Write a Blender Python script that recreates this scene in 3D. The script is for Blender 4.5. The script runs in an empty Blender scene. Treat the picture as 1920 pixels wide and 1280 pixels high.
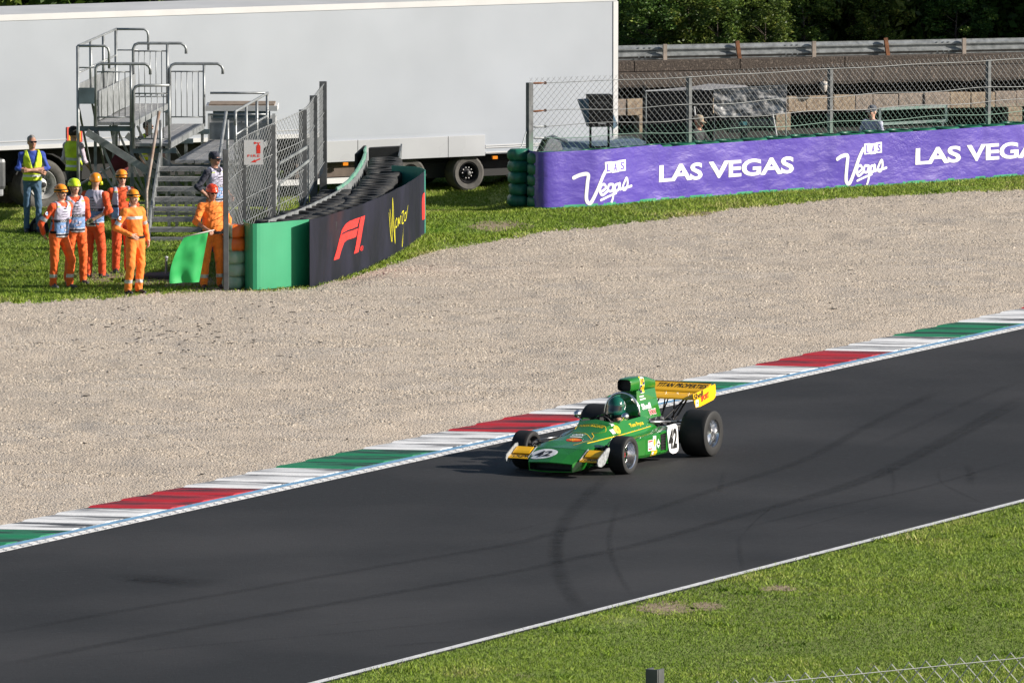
import bpy, bmesh, math, random
import numpy as np
from mathutils import Vector, Matrix, noise
from mathutils.bvhtree import BVHTree

SC = bpy.context.scene
COL = SC.collection
PI = math.pi
R = math.radians
random.seed(7)
RNG = np.random.default_rng(7)

# ------------------------------------------------------------------ camera, sky, sun, exposure
CAM_H, CAM_F, CAM_PITCH = 13.0, 15000.0, math.atan((640 + 885) / 15000.0)
cam = bpy.data.cameras.new('camera')
cam.sensor_width = 36.0
cam.sensor_fit = 'HORIZONTAL'
cam.lens = CAM_F / 1920.0 * 36.0
cam.clip_start, cam.clip_end = 1.0, 2500.0
cam_o = bpy.data.objects.new('camera', cam)
COL.objects.link(cam_o)
cam_o.location = (0, 0, CAM_H)
cam_o.rotation_euler = (PI / 2 - CAM_PITCH, 0, 0)
SC.camera = cam_o

SUN_EL, SUN_AZ = R(24.0), R(-7.0)          # azimuth from +X towards the camera side
sun_dir = Vector((math.cos(SUN_EL) * math.cos(SUN_AZ), math.cos(SUN_EL) * math.sin(SUN_AZ), math.sin(SUN_EL)))
world = bpy.data.worlds.new('World')
SC.world = world
world.use_nodes = True
wn = world.node_tree.nodes
wn.clear()
w_out = wn.new('ShaderNodeOutputWorld')
w_bg = wn.new('ShaderNodeBackground')
w_sky = wn.new('ShaderNodeTexSky')
w_sky.sky_type = 'NISHITA'
w_sky.sun_disc = False
w_sky.sun_elevation = SUN_EL
w_sky.sun_rotation = math.atan2(sun_dir.x, sun_dir.y)
w_sky.air_density, w_sky.dust_density = 1.0, 1.0
w_bg.inputs['Strength'].default_value = 0.058
world.node_tree.links.new(w_sky.outputs[0], w_bg.inputs[0])
world.node_tree.links.new(w_bg.outputs[0], w_out.inputs[0])
sun = bpy.data.lights.new('sun', 'SUN')
sun.energy = 4.6
sun.angle = R(0.5)
sun.color = (1.0, 0.93, 0.84)
sun_o = bpy.data.objects.new('sun', sun)
COL.objects.link(sun_o)
sun_o.rotation_euler = sun_dir.to_track_quat('Z', 'Y').to_euler()
SC.view_settings.view_transform = 'Standard'
SC.view_settings.look = 'None'
SC.view_settings.gamma = 1.0
SC.view_settings.use_curve_mapping = False
SC.view_settings.exposure = 0.82
SC.render.engine = 'CYCLES'
SC.cycles.use_denoising = True
SC.cycles.max_bounces = 6
SC.cycles.transparent_max_bounces = 12

def at(px, py, z=0.0):
    """the point at height z seen at a spot of the photograph (used to survey the place)"""
    u, v = (px - 960) / CAM_F, (640 - py) / CAM_F
    c, s = math.cos(CAM_PITCH), math.sin(CAM_PITCH)
    d = Vector((u, c + v * s, -s + v * c))
    t = (z - CAM_H) / d.z
    return Vector((d.x * t, d.y * t, z))

def atd(px, py, depth):
    """the point at a known distance"""
    u, v = (px - 960) / CAM_F, (640 - py) / CAM_F
    c, s = math.cos(CAM_PITCH), math.sin(CAM_PITCH)
    d = Vector((u, c + v * s, -s + v * c))
    t = depth / d.y
    return Vector((d.x * t, depth, CAM_H + d.z * t))

# ------------------------------------------------------------------ materials
MATS = {}

def nodes_of(m):
    m.use_nodes = True
    return m.node_tree.nodes, m.node_tree.links, m.node_tree.nodes['Principled BSDF']

def pm(name, col, rough=0.6, metal=0.0, var=0.12, scale=6.0, bump=0.0, bscale=40.0, coat=0.0, col2=None, spec=0.5, sheen=0.0, stretch=None, detail=5.0, coords='Object'):
    """procedural surface: noise moves the colour between two shades and the roughness; optional fine relief"""
    if name in MATS:
        return MATS[name]
    m = bpy.data.materials.new(name)
    n, l, b = nodes_of(m)
    if len(col) == 3:
        col = (*col, 1)
    c2 = (*col2, 1) if col2 else tuple(c * (1 - var) for c in col[:3]) + (1,)
    c1 = col if col2 else tuple(min(1, c * (1 + var * 0.6)) for c in col[:3]) + (1,)
    tc = n.new('ShaderNodeTexCoord')
    src = tc.outputs[coords]
    if stretch:
        mp = n.new('ShaderNodeMapping')
        mp.inputs['Scale'].default_value = stretch
        l.new(src, mp.inputs[0])
        src = mp.outputs[0]
    nz = n.new('ShaderNodeTexNoise')
    nz.inputs['Scale'].default_value = scale
    nz.inputs['Detail'].default_value = detail
    l.new(src, nz.inputs['Vector'])
    rp = n.new('ShaderNodeValToRGB')
    rp.color_ramp.elements[0].position, rp.color_ramp.elements[1].position = 0.32, 0.68
    rp.color_ramp.elements[0].color, rp.color_ramp.elements[1].color = c2, c1
    l.new(nz.outputs['Fac'], rp.inputs[0])
    l.new(rp.outputs[0], b.inputs['Base Color'])
    mr = n.new('ShaderNodeMapRange')
    mr.inputs['To Min'].default_value = max(0.02, rough - 0.08)
    mr.inputs['To Max'].default_value = min(1, rough + 0.08)
    l.new(nz.outputs['Fac'], mr.inputs['Value'])
    l.new(mr.outputs[0], b.inputs['Roughness'])
    b.inputs['Metallic'].default_value = metal
    b.inputs['Coat Weight'].default_value = coat
    b.inputs['Specular IOR Level'].default_value = spec
    if sheen:
        b.inputs['Sheen Weight'].default_value = sheen
    if bump:
        n2 = n.new('ShaderNodeTexNoise')
        n2.inputs['Scale'].default_value = bscale
        n2.inputs['Detail'].default_value = 4
        l.new(src, n2.inputs['Vector'])
        bp = n.new('ShaderNodeBump')
        bp.inputs['Strength'].default_value = min(1, bump)
        bp.inputs['Distance'].default_value = 0.02
        l.new(n2.outputs['Fac'], bp.inputs['Height'])
        l.new(bp.outputs[0], b.inputs['Normal'])
    MATS[name] = m
    return m

def mixcol(n, l, fac, a, b):
    mx = n.new('ShaderNodeMix')
    mx.data_type = 'RGBA'
    for s, v in ((mx.inputs[0], fac), (mx.inputs[6], a), (mx.inputs[7], b)):
        if isinstance(v, (int, float)):
            s.default_value = v
        elif isinstance(v, tuple):
            s.default_value = (*v, 1) if len(v) == 3 else v
        else:
            l.new(v, s)
    return mx.outputs[2]

def ramp(n, l, src, p0, p1, c0=(0, 0, 0), c1=(1, 1, 1)):
    r = n.new('ShaderNodeValToRGB')
    r.color_ramp.elements[0].position, r.color_ramp.elements[1].position = p0, p1
    r.color_ramp.elements[0].color, r.color_ramp.elements[1].color = (*c0, 1), (*c1, 1)
    l.new(src, r.inputs[0])
    return r.outputs[0]

def noise_node(n, l, src, scale, detail=5.0, rough=0.55, dist=0.0):
    z = n.new('ShaderNodeTexNoise')
    z.inputs['Scale'].default_value = scale
    z.inputs['Detail'].default_value = detail
    z.inputs['Roughness'].default_value = rough
    z.inputs['Distortion'].default_value = dist
    if src is not None:
        l.new(src, z.inputs['Vector'])
    return z.outputs['Fac']

def mapping(n, l, src, rot=0.0, scale=(1, 1, 1)):
    mp = n.new('ShaderNodeMapping')
    mp.inputs['Rotation'].default_value = (0, 0, rot)
    mp.inputs['Scale'].default_value = scale
    l.new(src, mp.inputs[0])
    return mp.outputs[0]

# ------------------------------------------------------------------ mesh helpers
def basis(o):
    m = Matrix.LocRotScale(o.location, o.rotation_euler, o.scale)
    return basis(o.parent) @ m if o.parent else m

def tag(o, label=None, cat=None, group=None, kind=None):
    if label: o['label'] = label
    if cat: o['category'] = cat
    if group: o['group'] = group
    if kind: o['kind'] = kind
    return o

def thing(name, label, cat, loc=(0, 0, 0), rot=0.0, group=None):
    o = bpy.data.objects.new(name, None)
    o.empty_display_size = 0.2
    COL.objects.link(o)
    o.location = loc
    o.rotation_euler = (0, 0, rot)
    return tag(o, label, cat, group)

def mesh_obj(name, verts, faces, mats, parent=None, world=False, smooth=False, midx=None, attr=None, loc=None):
    me = bpy.data.meshes.new(name)
    verts = [Vector(v) for v in verts] if not isinstance(verts, np.ndarray) else verts
    if world and parent is not None:
        inv = basis(parent).inverted()
        if isinstance(verts, np.ndarray):
            M = np.array(inv)
            verts = verts @ M[:3, :3].T + M[:3, 3]
        else:
            verts = [inv @ v for v in verts]
    if loc is not None:
        L = Vector(loc)
        verts = verts - np.array(L) if isinstance(verts, np.ndarray) else [v - L for v in verts]
    me.from_pydata([tuple(v) for v in verts] if not isinstance(verts, np.ndarray) else verts.tolist(), [], faces)
    for m in (mats if isinstance(mats, (list, tuple)) else [mats]):
        me.materials.append(m)
    if midx is not None:
        me.polygons.foreach_set('material_index', np.asarray(midx, dtype=np.int32))
    if smooth:
        me.polygons.foreach_set('use_smooth', np.ones(len(me.polygons), dtype=bool))
    me.update()
    o = bpy.data.objects.new(name, me)
    COL.objects.link(o)
    if parent is not None:
        o.parent = parent
    if loc is not None:
        o.location = loc
    return o

def inst(src, name, parent=None, loc=(0, 0, 0), rot=(0, 0, 0), scale=(1, 1, 1)):
    """another object on the same mesh"""
    o = bpy.data.objects.new(name, src.data if hasattr(src, 'data') else src)
    COL.objects.link(o)
    if parent is not None:
        o.parent = parent
    o.location, o.rotation_euler, o.scale = loc, rot, scale
    return o

class MB:
    def __init__(self):
        self.v, self.f, self.m = [], [], []

    def add(self, vs, fs, m=0):
        k = len(self.v)
        self.v.extend(Vector(v) for v in vs)
        self.f.extend([tuple(i + k for i in f) for f in fs])
        self.m.extend([m] * len(fs))
        return self

    def box(self, c, s, rot=None, m=0, bev=0.0):
        x, y, z = s[0] / 2, s[1] / 2, s[2] / 2
        c = Vector(c)
        if bev > 0:
            bm = bmesh.new()
            bmesh.ops.create_cube(bm, size=1.0)
            for v in bm.verts:
                v.co = Vector((v.co.x * s[0], v.co.y * s[1], v.co.z * s[2]))
            bmesh.ops.bevel(bm, geom=list(bm.edges), offset=bev, segments=2, affect='EDGES', profile=0.5)
            bm.verts.index_update()
            vs = [v.co.copy() for v in bm.verts]
            fs = [tuple(v.index for v in f.verts) for f in bm.faces]
            bm.free()
        else:
            vs = [Vector((i * x, j * y, k * z)) for i in (-1, 1) for j in (-1, 1) for k in (-1, 1)]
            fs = [(0, 1, 3, 2), (4, 6, 7, 5), (0, 4, 5, 1), (2, 3, 7, 6), (0, 2, 6, 4), (1, 5, 7, 3)]
        if rot is not None:
            if not isinstance(rot, Matrix):
                rot = Matrix.Rotation(rot, 3, 'Z')
            vs = [rot @ v for v in vs]
        return self.add([v + c for v in vs], fs, m)

    def bar(self, p, q, w, h=None, m=0, up=(0, 0, 1)):
        """rectangular bar from p to q"""
        h = h or w
        p, q = Vector(p), Vector(q)
        d = (q - p).normalized()
        upv = Vector(up)
        if abs(d.dot(upv)) > 0.98:
            upv = Vector((0, 1, 0))
        a = d.cross(upv).normalized() * w / 2
        b = a.cross(d).normalized() * h / 2
        vs = [p - a - b, p + a - b, p + a + b, p - a + b, q - a - b, q + a - b, q + a + b, q - a + b]
        return self.add(vs, [(3, 2, 1, 0), (4, 5, 6, 7), (0, 1, 5, 4), (1, 2, 6, 5), (2, 3, 7, 6), (3, 0, 4, 7)], m)

    def tube(self, pts, r, n=8, m=0, caps=True, r2=None):
        pts = [Vector(p) for p in pts]
        k = len(pts)
        vs, fs = [], []
        up = None
        for i, p in enumerate(pts):
            d = (pts[min(i + 1, k - 1)] - pts[max(i - 1, 0)]).normalized()
            if up is None:
                up = Vector((0, 0, 1)) if abs(d.z) < 0.9 else Vector((1, 0, 0))
            a = d.cross(up)
            if a.length < 1e-4:
                a = d.cross(Vector((0, 1, 0)))
            a.normalize()
            b = a.cross(d).normalized()
            up = b
            rr = r if r2 is None else r + (r2 - r) * i / max(1, k - 1)
            if isinstance(r, (list, tuple)):
                rr = r[i]
            for j in range(n):
                t = 2 * PI * j / n
                vs.append(p + a * (rr * math.cos(t)) + b * (rr * math.sin(t)))
        for i in range(k - 1):
            for j in range(n):
                j2 = (j + 1) % n
                fs.append((i * n + j, i * n + j2, (i + 1) * n + j2, (i + 1) * n + j))
        if caps:
            fs.append(tuple(range(n - 1, -1, -1)))
            fs.append(tuple((k - 1) * n + j for j in range(n)))
        return self.add(vs, fs, m)

    def lathe(self, prof, c=(0, 0, 0), axis='Z', n=24, m=0, sc=(1, 1, 1), frac=1.0, rot=None):
        """prof: (radius, height) pairs; turned about an axis through c"""
        vs, fs = [], []
        full = frac >= 0.999
        cols = n if full else n + 1
        for r, h in prof:
            for j in range(cols):
                t = 2 * PI * frac * j / n
                x, y = r * math.cos(t), r * math.sin(t)
                p = {'Z': (x, y, h), 'X': (h, x, y), 'Y': (y, h, x)}[axis]
                vs.append(Vector((p[0] * sc[0], p[1] * sc[1], p[2] * sc[2])))
        for i in range(len(prof) - 1):
            for j in range(n):
                j2 = (j + 1) % cols
                fs.append((i * cols + j, i * cols + j2, (i + 1) * cols + j2, (i + 1) * cols + j))
        if rot is not None:
            vs = [rot @ v for v in vs]
        c = Vector(c)
        return self.add([v + c for v in vs], fs, m)

    def prism(self, poly, ext, m=0):
        """closed polygon (3-D points) pushed along ext"""
        k = len(poly)
        e = Vector(ext)
        a = [Vector(p) for p in poly]
        vs = a + [p + e for p in a]
        fs = [tuple(range(k - 1, -1, -1)), tuple(range(k, 2 * k))]
        fs += [(i, (i + 1) % k, k + (i + 1) % k, k + i) for i in range(k)]
        return self.add(vs, fs, m)

    def loft(self, rings, m=0, caps=True, closed=True):
        n = len(rings[0])
        vs = [Vector(p) for r in rings for p in r]
        fs = []
        jn = n if closed else n - 1
        for i in range(len(rings) - 1):
            for j in range(jn):
                j2 = (j + 1) % n
                fs.append((i * n + j, i * n + j2, (i + 1) * n + j2, (i + 1) * n + j))
        if caps and closed:
            fs.append(tuple(range(n - 1, -1, -1)))
            fs.append(tuple((len(rings) - 1) * n + j for j in range(n)))
        return self.add(vs, fs, m)

    def build(self, name, mats, parent=None, world=False, smooth=False, loc=None, bevel=0.0, recalc=True, autosmooth=None):
        o = mesh_obj(name, self.v, self.f, mats, parent, world, smooth, self.m if isinstance(mats, (list, tuple)) and len(mats) > 1 else None, loc=loc)
        if recalc or bevel:
            bm = bmesh.new()
            bm.from_mesh(o.data)
            if bevel:
                es = [e for e in bm.edges if len(e.link_faces) == 2 and e.calc_face_angle(0) > 0.5]
                bmesh.ops.bevel(bm, geom=es, offset=bevel, segments=2, affect='EDGES', profile=0.6, clamp_overlap=True)
            bmesh.ops.recalc_face_normals(bm, faces=bm.faces)
            bm.to_mesh(o.data)
            bm.free()
        if autosmooth:
            o.data.polygons.foreach_set('use_smooth', np.ones(len(o.data.polygons), dtype=bool))
            o.data.set_sharp_from_angle(angle=autosmooth)
        return o

def tri_obj(name, V, T, mats, kind=None, parent=None, midx=None, cols=None, nper=3):
    """fast mesh of many small faces from numpy arrays (V: k x 3, T: f x nper)"""
    me = bpy.data.meshes.new(name)
    me.vertices.add(len(V))
    me.vertices.foreach_set('co', np.ascontiguousarray(V, dtype=np.float32).ravel())
    nf = len(T)
    me.loops.add(nf * nper)
    me.loops.foreach_set('vertex_index', np.ascontiguousarray(T, dtype=np.int32).ravel())
    me.polygons.add(nf)
    me.polygons.foreach_set('loop_start', np.arange(0, nf * nper, nper, dtype=np.int32))
    me.polygons.foreach_set('loop_total', np.full(nf, nper, dtype=np.int32))
    for m in (mats if isinstance(mats, (list, tuple)) else [mats]):
        me.materials.append(m)
    if midx is not None:
        me.polygons.foreach_set('material_index', midx.astype(np.int32))
    if cols is not None:
        a = me.attributes.new('tint', 'FLOAT', 'POINT')
        a.data.foreach_set('value', cols.astype(np.float32))
    me.update(calc_edges=True)
    me.validate()
    o = bpy.data.objects.new(name, me)
    COL.objects.link(o)
    if parent:
        o.parent = parent
    if kind:
        o['kind'] = kind
    return o

# ------------------------------------------------------------------ lettering and marks (flat print laid on surfaces)
_TXT = {}

def text_mesh(s, weight=0.0, shear=0.0, spacing=1.0):
    """2-D triangles of a line of lettering, height about 1; returns (verts, faces, width)"""
    key = (s, weight, shear, spacing)
    if key in _TXT:
        return _TXT[key]
    cu = bpy.data.curves.new('lettering', 'FONT')
    cu.body = s
    cu.offset = weight
    cu.shear = shear
    cu.space_character = spacing
    cu.resolution_u = 4
    o = bpy.data.objects.new('lettering', cu)
    COL.objects.link(o)
    bpy.context.view_layer.update()
    dg = bpy.context.evaluated_depsgraph_get()
    me = bpy.data.meshes.new_from_object(o.evaluated_get(dg))
    vs = [v.co.copy() for v in me.vertices]
    fs = [tuple(p.vertices) for p in me.polygons]
    bpy.data.objects.remove(o)
    bpy.data.curves.remove(cu)
    bpy.data.meshes.remove(me)
    xs = [v.x for v in vs]
    ys = [v.y for v in vs]
    x0, x1, y0, y1 = min(xs), max(xs), min(ys), max(ys)
    out = ([((v.x - x0) / (x1 - x0), (v.y - y0) / (y1 - y0)) for v in vs], fs, (x1 - x0) / (y1 - y0))
    _TXT[key] = out
    return out

def strokes_mesh(lines, w):
    """2-D ribbon strokes with round ends; lines: list of point lists"""
    vs, fs = [], []
    for ln in lines:
        ww = w
        if isinstance(ln, tuple):
            ln, ww = ln
        pts = [Vector((p[0], p[1])) for p in smooth2(ln)]
        k = len(vs)
        n = len(pts)
        for i, p in enumerate(pts):
            d = pts[min(i + 1, n - 1)] - pts[max(i - 1, 0)]
            if d.length < 1e-9:
                d = Vector((1, 0))
            d.normalize()
            nn = Vector((-d.y, d.x)) * ww / 2
            vs += [tuple(p + nn), tuple(p - nn)]
        for i in range(n - 1):
            a = k + 2 * i
            fs.append((a, a + 1, a + 3, a + 2))
        for p in (pts[0], pts[-1]):
            k = len(vs)
            vs.append(tuple(p))
            for j in range(10):
                t = 2 * PI * j / 10
                vs.append((p.x + ww / 2 * math.cos(t), p.y + ww / 2 * math.sin(t)))
            fs += [(k, k + 1 + j, k + 1 + (j + 1) % 10) for j in range(10)]
    return vs, fs

def smooth2(pts, n=6):
    """Catmull-Rom through 2-D or 3-D points"""
    P = [Vector((*p, 0)) if len(p) == 2 else Vector(p) for p in pts]
    if len(P) < 3:
        return P
    out = []
    for i in range(len(P) - 1):
        p0, p1, p2, p3 = P[max(i - 1, 0)], P[i], P[i + 1], P[min(i + 2, len(P) - 1)]
        for k in range(n):
            t = k / n
            out.append(0.5 * ((2 * p1) + (p2 - p0) * t + (2 * p0 - 5 * p1 + 4 * p2 - p3) * t * t + (3 * p1 - p0 - 3 * p2 + p3) * t ** 3))
    out.append(P[-1])
    return out

def clip2(vs, fs, cuts=8):
    """split 2-D faces finely so that they can follow a curved surface"""
    bm = bmesh.new()
    bv = [bm.verts.new((v[0], v[1], 0)) for v in vs]
    for f in fs:
        try:
            bm.faces.new([bv[i] for i in f])
        except ValueError:
            pass
    bmesh.ops.triangulate(bm, faces=bm.faces)
    for _ in range(cuts):
        es = [e for e in bm.edges if e.calc_length() > 0.13]
        if not es:
            break
        bmesh.ops.subdivide_edges(bm, edges=es, cuts=1)
        bmesh.ops.triangulate(bm, faces=[f for f in bm.faces if len(f.verts) > 3])
    bm.verts.index_update()
    o = [(v.co.x, v.co.y) for v in bm.verts], [tuple(v.index for v in f.verts) for f in bm.faces]
    bm.free()
    return o
# ================================================================== SETTING
# the track runs along TU; TN points from the kerb towards the camera side
KA, KB = at(0, 1037), at(1920, 617)
TU = (KB - KA).normalized()
TN = Vector((TU.y, -TU.x, 0))
NA, NB = at(600, 1281), at(1920, 941)
NU = (NB - NA).normalized()
TROT = math.atan2(TU.y, TU.x)

def trk(s, t, z=0.0):
    p = KA + TU * s + TN * t
    return Vector((p.x, p.y, z))

# ---- ground
m_ground = bpy.data.materials.new('turf_soil')
n, l, b = nodes_of(m_ground)
tc = n.new('ShaderNodeTexCoord').outputs['Object']
f1 = noise_node(n, l, tc, 0.55, 6, 0.6)
f2 = noise_node(n, l, tc, 7.0, 6, 0.65)
f3 = noise_node(n, l, tc, 0.16, 3, 0.5)
c = mixcol(n, l, ramp(n, l, f2, 0.35, 0.65), (0.125, 0.175, 0.022), (0.185, 0.235, 0.038))
c = mixcol(n, l, ramp(n, l, f1, 0.60, 0.74), c, (0.24, 0.19, 0.105))
c = mixcol(n, l, ramp(n, l, f3, 0.45, 0.7), c, (0.15, 0.165, 0.045))
l.new(c, b.inputs['Base Color'])
b.inputs['Roughness'].default_value = 0.95
bp = n.new('ShaderNodeBump'); bp.inputs['Distance'].default_value = 0.05; bp.inputs['Strength'].default_value = 0.6
l.new(f2, bp.inputs['Height']); l.new(bp.outputs[0], b.inputs['Normal'])
def sstep(t):
    t = np.clip(t, 0, 1)
    return t * t * (3 - 2 * t)
def terr(X, Y):
    """the ground falls a little behind the stand, towards the lorry"""
    return -0.25 * sstep((np.asarray(Y) - 151.0) / 5.5) * sstep((0.4 - np.asarray(X)) / 1.0)
gxs = [-900, -200, -80, -40, -25] + list(np.arange(-20, 3.01, 0.5)) + [6, 15, 40, 100, 900]
gys = [-300, 0, 80, 130] + list(np.arange(150, 160.01, 0.5)) + [170, 200, 300, 600, 1500]
gv = [(x, y, float(terr(x, y))) for x in gxs for y in gys]
gk = len(gys)
g = MB().add(gv, [(i * gk + j, (i + 1) * gk + j, (i + 1) * gk + j + 1, i * gk + j + 1) for i in range(len(gxs) - 1) for j in range(gk - 1)])
tag(g.build('grass_ground', m_ground), 'mown grass ground around the racing circuit', kind='structure')

# ---- asphalt
m_asph = bpy.data.materials.new('asphalt')
n, l, b = nodes_of(m_asph)
tc = n.new('ShaderNodeTexCoord').outputs['Object']
tr = mapping(n, l, tc, -TROT)
st = mapping(n, l, tr, 0, (0.035, 1.1, 1))
f1 = noise_node(n, l, st, 1.6, 5, 0.6, 0.3)
f2 = noise_node(n, l, tc, 30.0, 3, 0.75)
f3 = noise_node(n, l, tc, 0.22, 4, 0.5)
f4 = noise_node(n, l, tc, 9.0, 6, 0.75)
c = mixcol(n, l, ramp(n, l, f1, 0.3, 0.7), (0.0325, 0.0305, 0.0320), (0.0435, 0.0415, 0.043))
c = mixcol(n, l, ramp(n, l, f2, 0.52, 0.74), c, (0.072, 0.071, 0.073))
c = mixcol(n, l, ramp(n, l, f4, 0.36, 0.30), c, (0.017, 0.017, 0.018))
c = mixcol(n, l, ramp(n, l, f3, 0.42, 0.66), c, (0.0345, 0.0335, 0.0345))
l.new(c, b.inputs['Base Color'])
mr = n.new('ShaderNodeMapRange'); mr.inputs['To Min'].default_value = 0.62; mr.inputs['To Max'].default_value = 0.9
l.new(f4, mr.inputs['Value']); l.new(mr.outputs[0], b.inputs['Roughness'])
b.inputs['Specular IOR Level'].default_value = 0.3
bp = n.new('ShaderNodeBump'); bp.inputs['Distance'].default_value = 0.008; bp.inputs['Strength'].default_value = 0.7
l.new(f2, bp.inputs['Height']); l.new(bp.outputs[0], b.inputs['Normal'])
road = thing('road', 'dark asphalt racing track crossing the picture diagonally', None)
road['kind'] = 'structure'
ks, ke = -160.0, 300.0
def npt(s, off=0.0, z=0.0):
    p = NA + NU * s + Vector((NU.y, -NU.x, 0)) * off
    return Vector((p.x, p.y, z))
MB().add([trk(ks, -0.05, 0.008), npt(ks, 0.05, 0.008), npt(ke, 0.05, 0.008), trk(ke, -0.05, 0.008)], [(0, 1, 2, 3)]).build('asphalt_surface', m_asph, road)

m_line = pm('line_paint', (0.72, 0.72, 0.71), 0.6, 0, 0.5, 9.0, 0.3, 60, col2=(0.50, 0.50, 0.51))
m_blue = pm('blue_line_paint', (0.20, 0.40, 0.60), 0.55, 0, 0.35, 5.0, 0.2, 60, col2=(0.13, 0.27, 0.42))
MB().add([npt(ks, -0.115, 0.012), npt(ks, 0.0, 0.012), npt(ke, 0.0, 0.012), npt(ke, -0.115, 0.012)], [(0, 1, 2, 3)]).build('edge_line', m_line, road)
# raised dashed profile line on the kerb side, then a thin blue line
MB().add([trk(ks, -0.21, 0.012), trk(ks, 0.0, 0.012), trk(ke, 0.0, 0.012), trk(ke, -0.21, 0.012)], [(0, 1, 2, 3)]).build('edge_line', m_line, road)
rb = MB()
s = -6.0
while s < 46:
    c0 = trk(s, -0.055, 0.017)
    rb.box(c0, (0.16, 0.055, 0.003), TROT)
    c0 = trk(s + 0.1, -0.155, 0.017)
    rb.box(c0, (0.16, 0.055, 0.003), TROT)
    s += 0.21
o = rb.build('rumble_studs', pm('stud_paint', (0.72, 0.72, 0.72), 0.5, 0, 0.3, 6.0), road)
o['kind'] = 'stuff'
MB().add([trk(ks, -0.34, 0.013), trk(ks, -0.21, 0.013), trk(ke, -0.21, 0.013), trk(ke, -0.34, 0.013)], [(0, 1, 2, 3)]).build('blue_line', m_blue, road)

# ---- rubber marks laid on the asphalt
def mark_mat(name, dens):
    m = bpy.data.materials.new(name)
    n, l, b = nodes_of(m)
    tc = n.new('ShaderNodeTexCoord').outputs['Object']
    f = noise_node(n, l, mapping(n, l, tc, -TROT, (0.25, 3.0, 1)), 2.2, 5, 0.65)
    f2 = noise_node(n, l, tc, 26, 3, 0.7)
    ed = n.new('ShaderNodeAttribute'); ed.attribute_name = 'edge'
    def mul(x, y):
        q = n.new('ShaderNodeMath'); q.operation = 'MULTIPLY'
        for i, v in enumerate((x, y)):
            if isinstance(v, float): q.inputs[i].default_value = v
            else: l.new(v, q.inputs[i])
        return q.outputs[0]
    v = mul(mul(ramp(n, l, f, 0.15, 0.7), ramp(n, l, f2, 0.25, 0.62)), mul(ed.outputs['Fac'], dens))
    l.new(v, b.inputs['Alpha'])
    b.inputs['Base Color'].default_value = (0.010, 0.010, 0.011, 1)
    b.inputs['Roughness'].default_value = 0.75
    b.inputs['Specular IOR Level'].default_value = 0.2
    return m
m_mk1, m_mk2, m_mk3 = mark_mat('rubber_mark', 0.40), mark_mat('faint_rubber_mark', 0.34), mark_mat('worn_rubber_mark', 0.22)
MKZ = [0.0125]
def mark(pts, w, m):
    P = smooth2([at(*p) for p in pts], 8)
    MKZ[0] += 0.0003
    vs, ev = [], []
    k = len(P)
    for i, p in enumerate(P):
        d = (P[min(i + 1, k - 1)] - P[max(i - 1, 0)]).normalized()
        nn = Vector((-d.y, d.x, 0)) * w / 2
        e = min(1.0, i / 5, (k - 1 - i) / 5)
        for q, v in ((1, 0), (0.35, 0.9), (-0.35, 1.0), (-1, 0)):
            vs.append(p + nn * q + Vector((0, 0, MKZ[0]))); ev.append(v * e)
    fs = [(4 * i + j, 4 * i + j + 1, 4 * i + j + 5, 4 * i + j + 4) for i in range(k - 1) for j in range(3)]
    o = mesh_obj('rubber_mark', vs, fs, m, road)
    o.data.attributes.new('edge', 'FLOAT', 'POINT').data.foreach_set('value', np.array(ev, dtype=np.float32))
for pts, w, mm in [
        ([(1150, 885), (1090, 940), (1056, 986), (1043, 1024), (1048, 1069), (1063, 1107), (1090, 1145)], 0.26, m_mk1),
        ([(1056, 986), (1046, 1024), (1051, 1069)], 0.16, m_mk2),
        ([(1925, 740), (1811, 803), (1697, 864), (1629, 895), (1507, 936), (1355, 978), (1204, 1020), (1052, 1054), (960, 1074), (714, 1117), (428, 1167), (214, 1206), (-10, 1251)], 0.26, m_mk1),
        ([(1925, 752), (1811, 814), (1697, 872), (1629, 902), (1507, 943)], 0.16, m_mk1),
        ([(1760, 735), (1704, 762), (1621, 803), (1507, 864), (1355, 914), (1204, 963), (1052, 997), (960, 1021), (714, 1063), (428, 1113), (214, 1149), (-10, 1190)], 0.24, m_mk2),
        ([(1925, 712), (1840, 745), (1740, 790), (1621, 845)], 0.20, m_mk3), ([(1925, 858), (1735, 914), (1545, 955), (1355, 1001)], 0.14, m_mk2),
        ([(1160, 940), (1143, 1009), (1154, 1062), (1187, 1121)], 0.10, m_mk2), ([(1812, 872), (1820, 890), (1821, 912)], 0.16, m_mk1), ([(1760, 880), (1765, 905), (1800, 925), (1850, 948)], 0.06, m_mk2),
        ([(960, 1156), (643, 1188), (357, 1213), (143, 1235)], 0.14, m_mk3), ([(893, 1203), (800, 1207), (714, 1214)], 0.16, m_mk2), ([(296, 1215), (296, 1285)], 0.10, m_mk3), ([(379, 1240), (375, 1278)], 0.08, m_mk2),
        ([(1386, 1000), (1388, 1040), (1395, 1072)], 0.08, m_mk2), ([(1458, 945), (1420, 975), (1388, 1010)], 0.05, m_mk2), ([(1360, 880), (1352, 905), (1350, 930)], 0.10, m_mk3), ([(1660, 870), (1676, 895), (1674, 930)], 0.07, m_mk2),
        ([(205, 1087), (260, 1084), (300, 1088), (350, 1092), (415, 1096)], 0.95, m_mk2), ([(240, 1086), (300, 1090), (360, 1094)], 0.5, m_mk2), ([(1470, 1000), (1560, 975), (1700, 940)], 0.06, m_mk2), ([(930, 1005), (1010, 985), (1100, 965)], 0.08, m_mk3), ([(560, 1180), (700, 1165), (860, 1150)], 0.06, m_mk3)]:
    mark(pts, w, mm)

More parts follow.
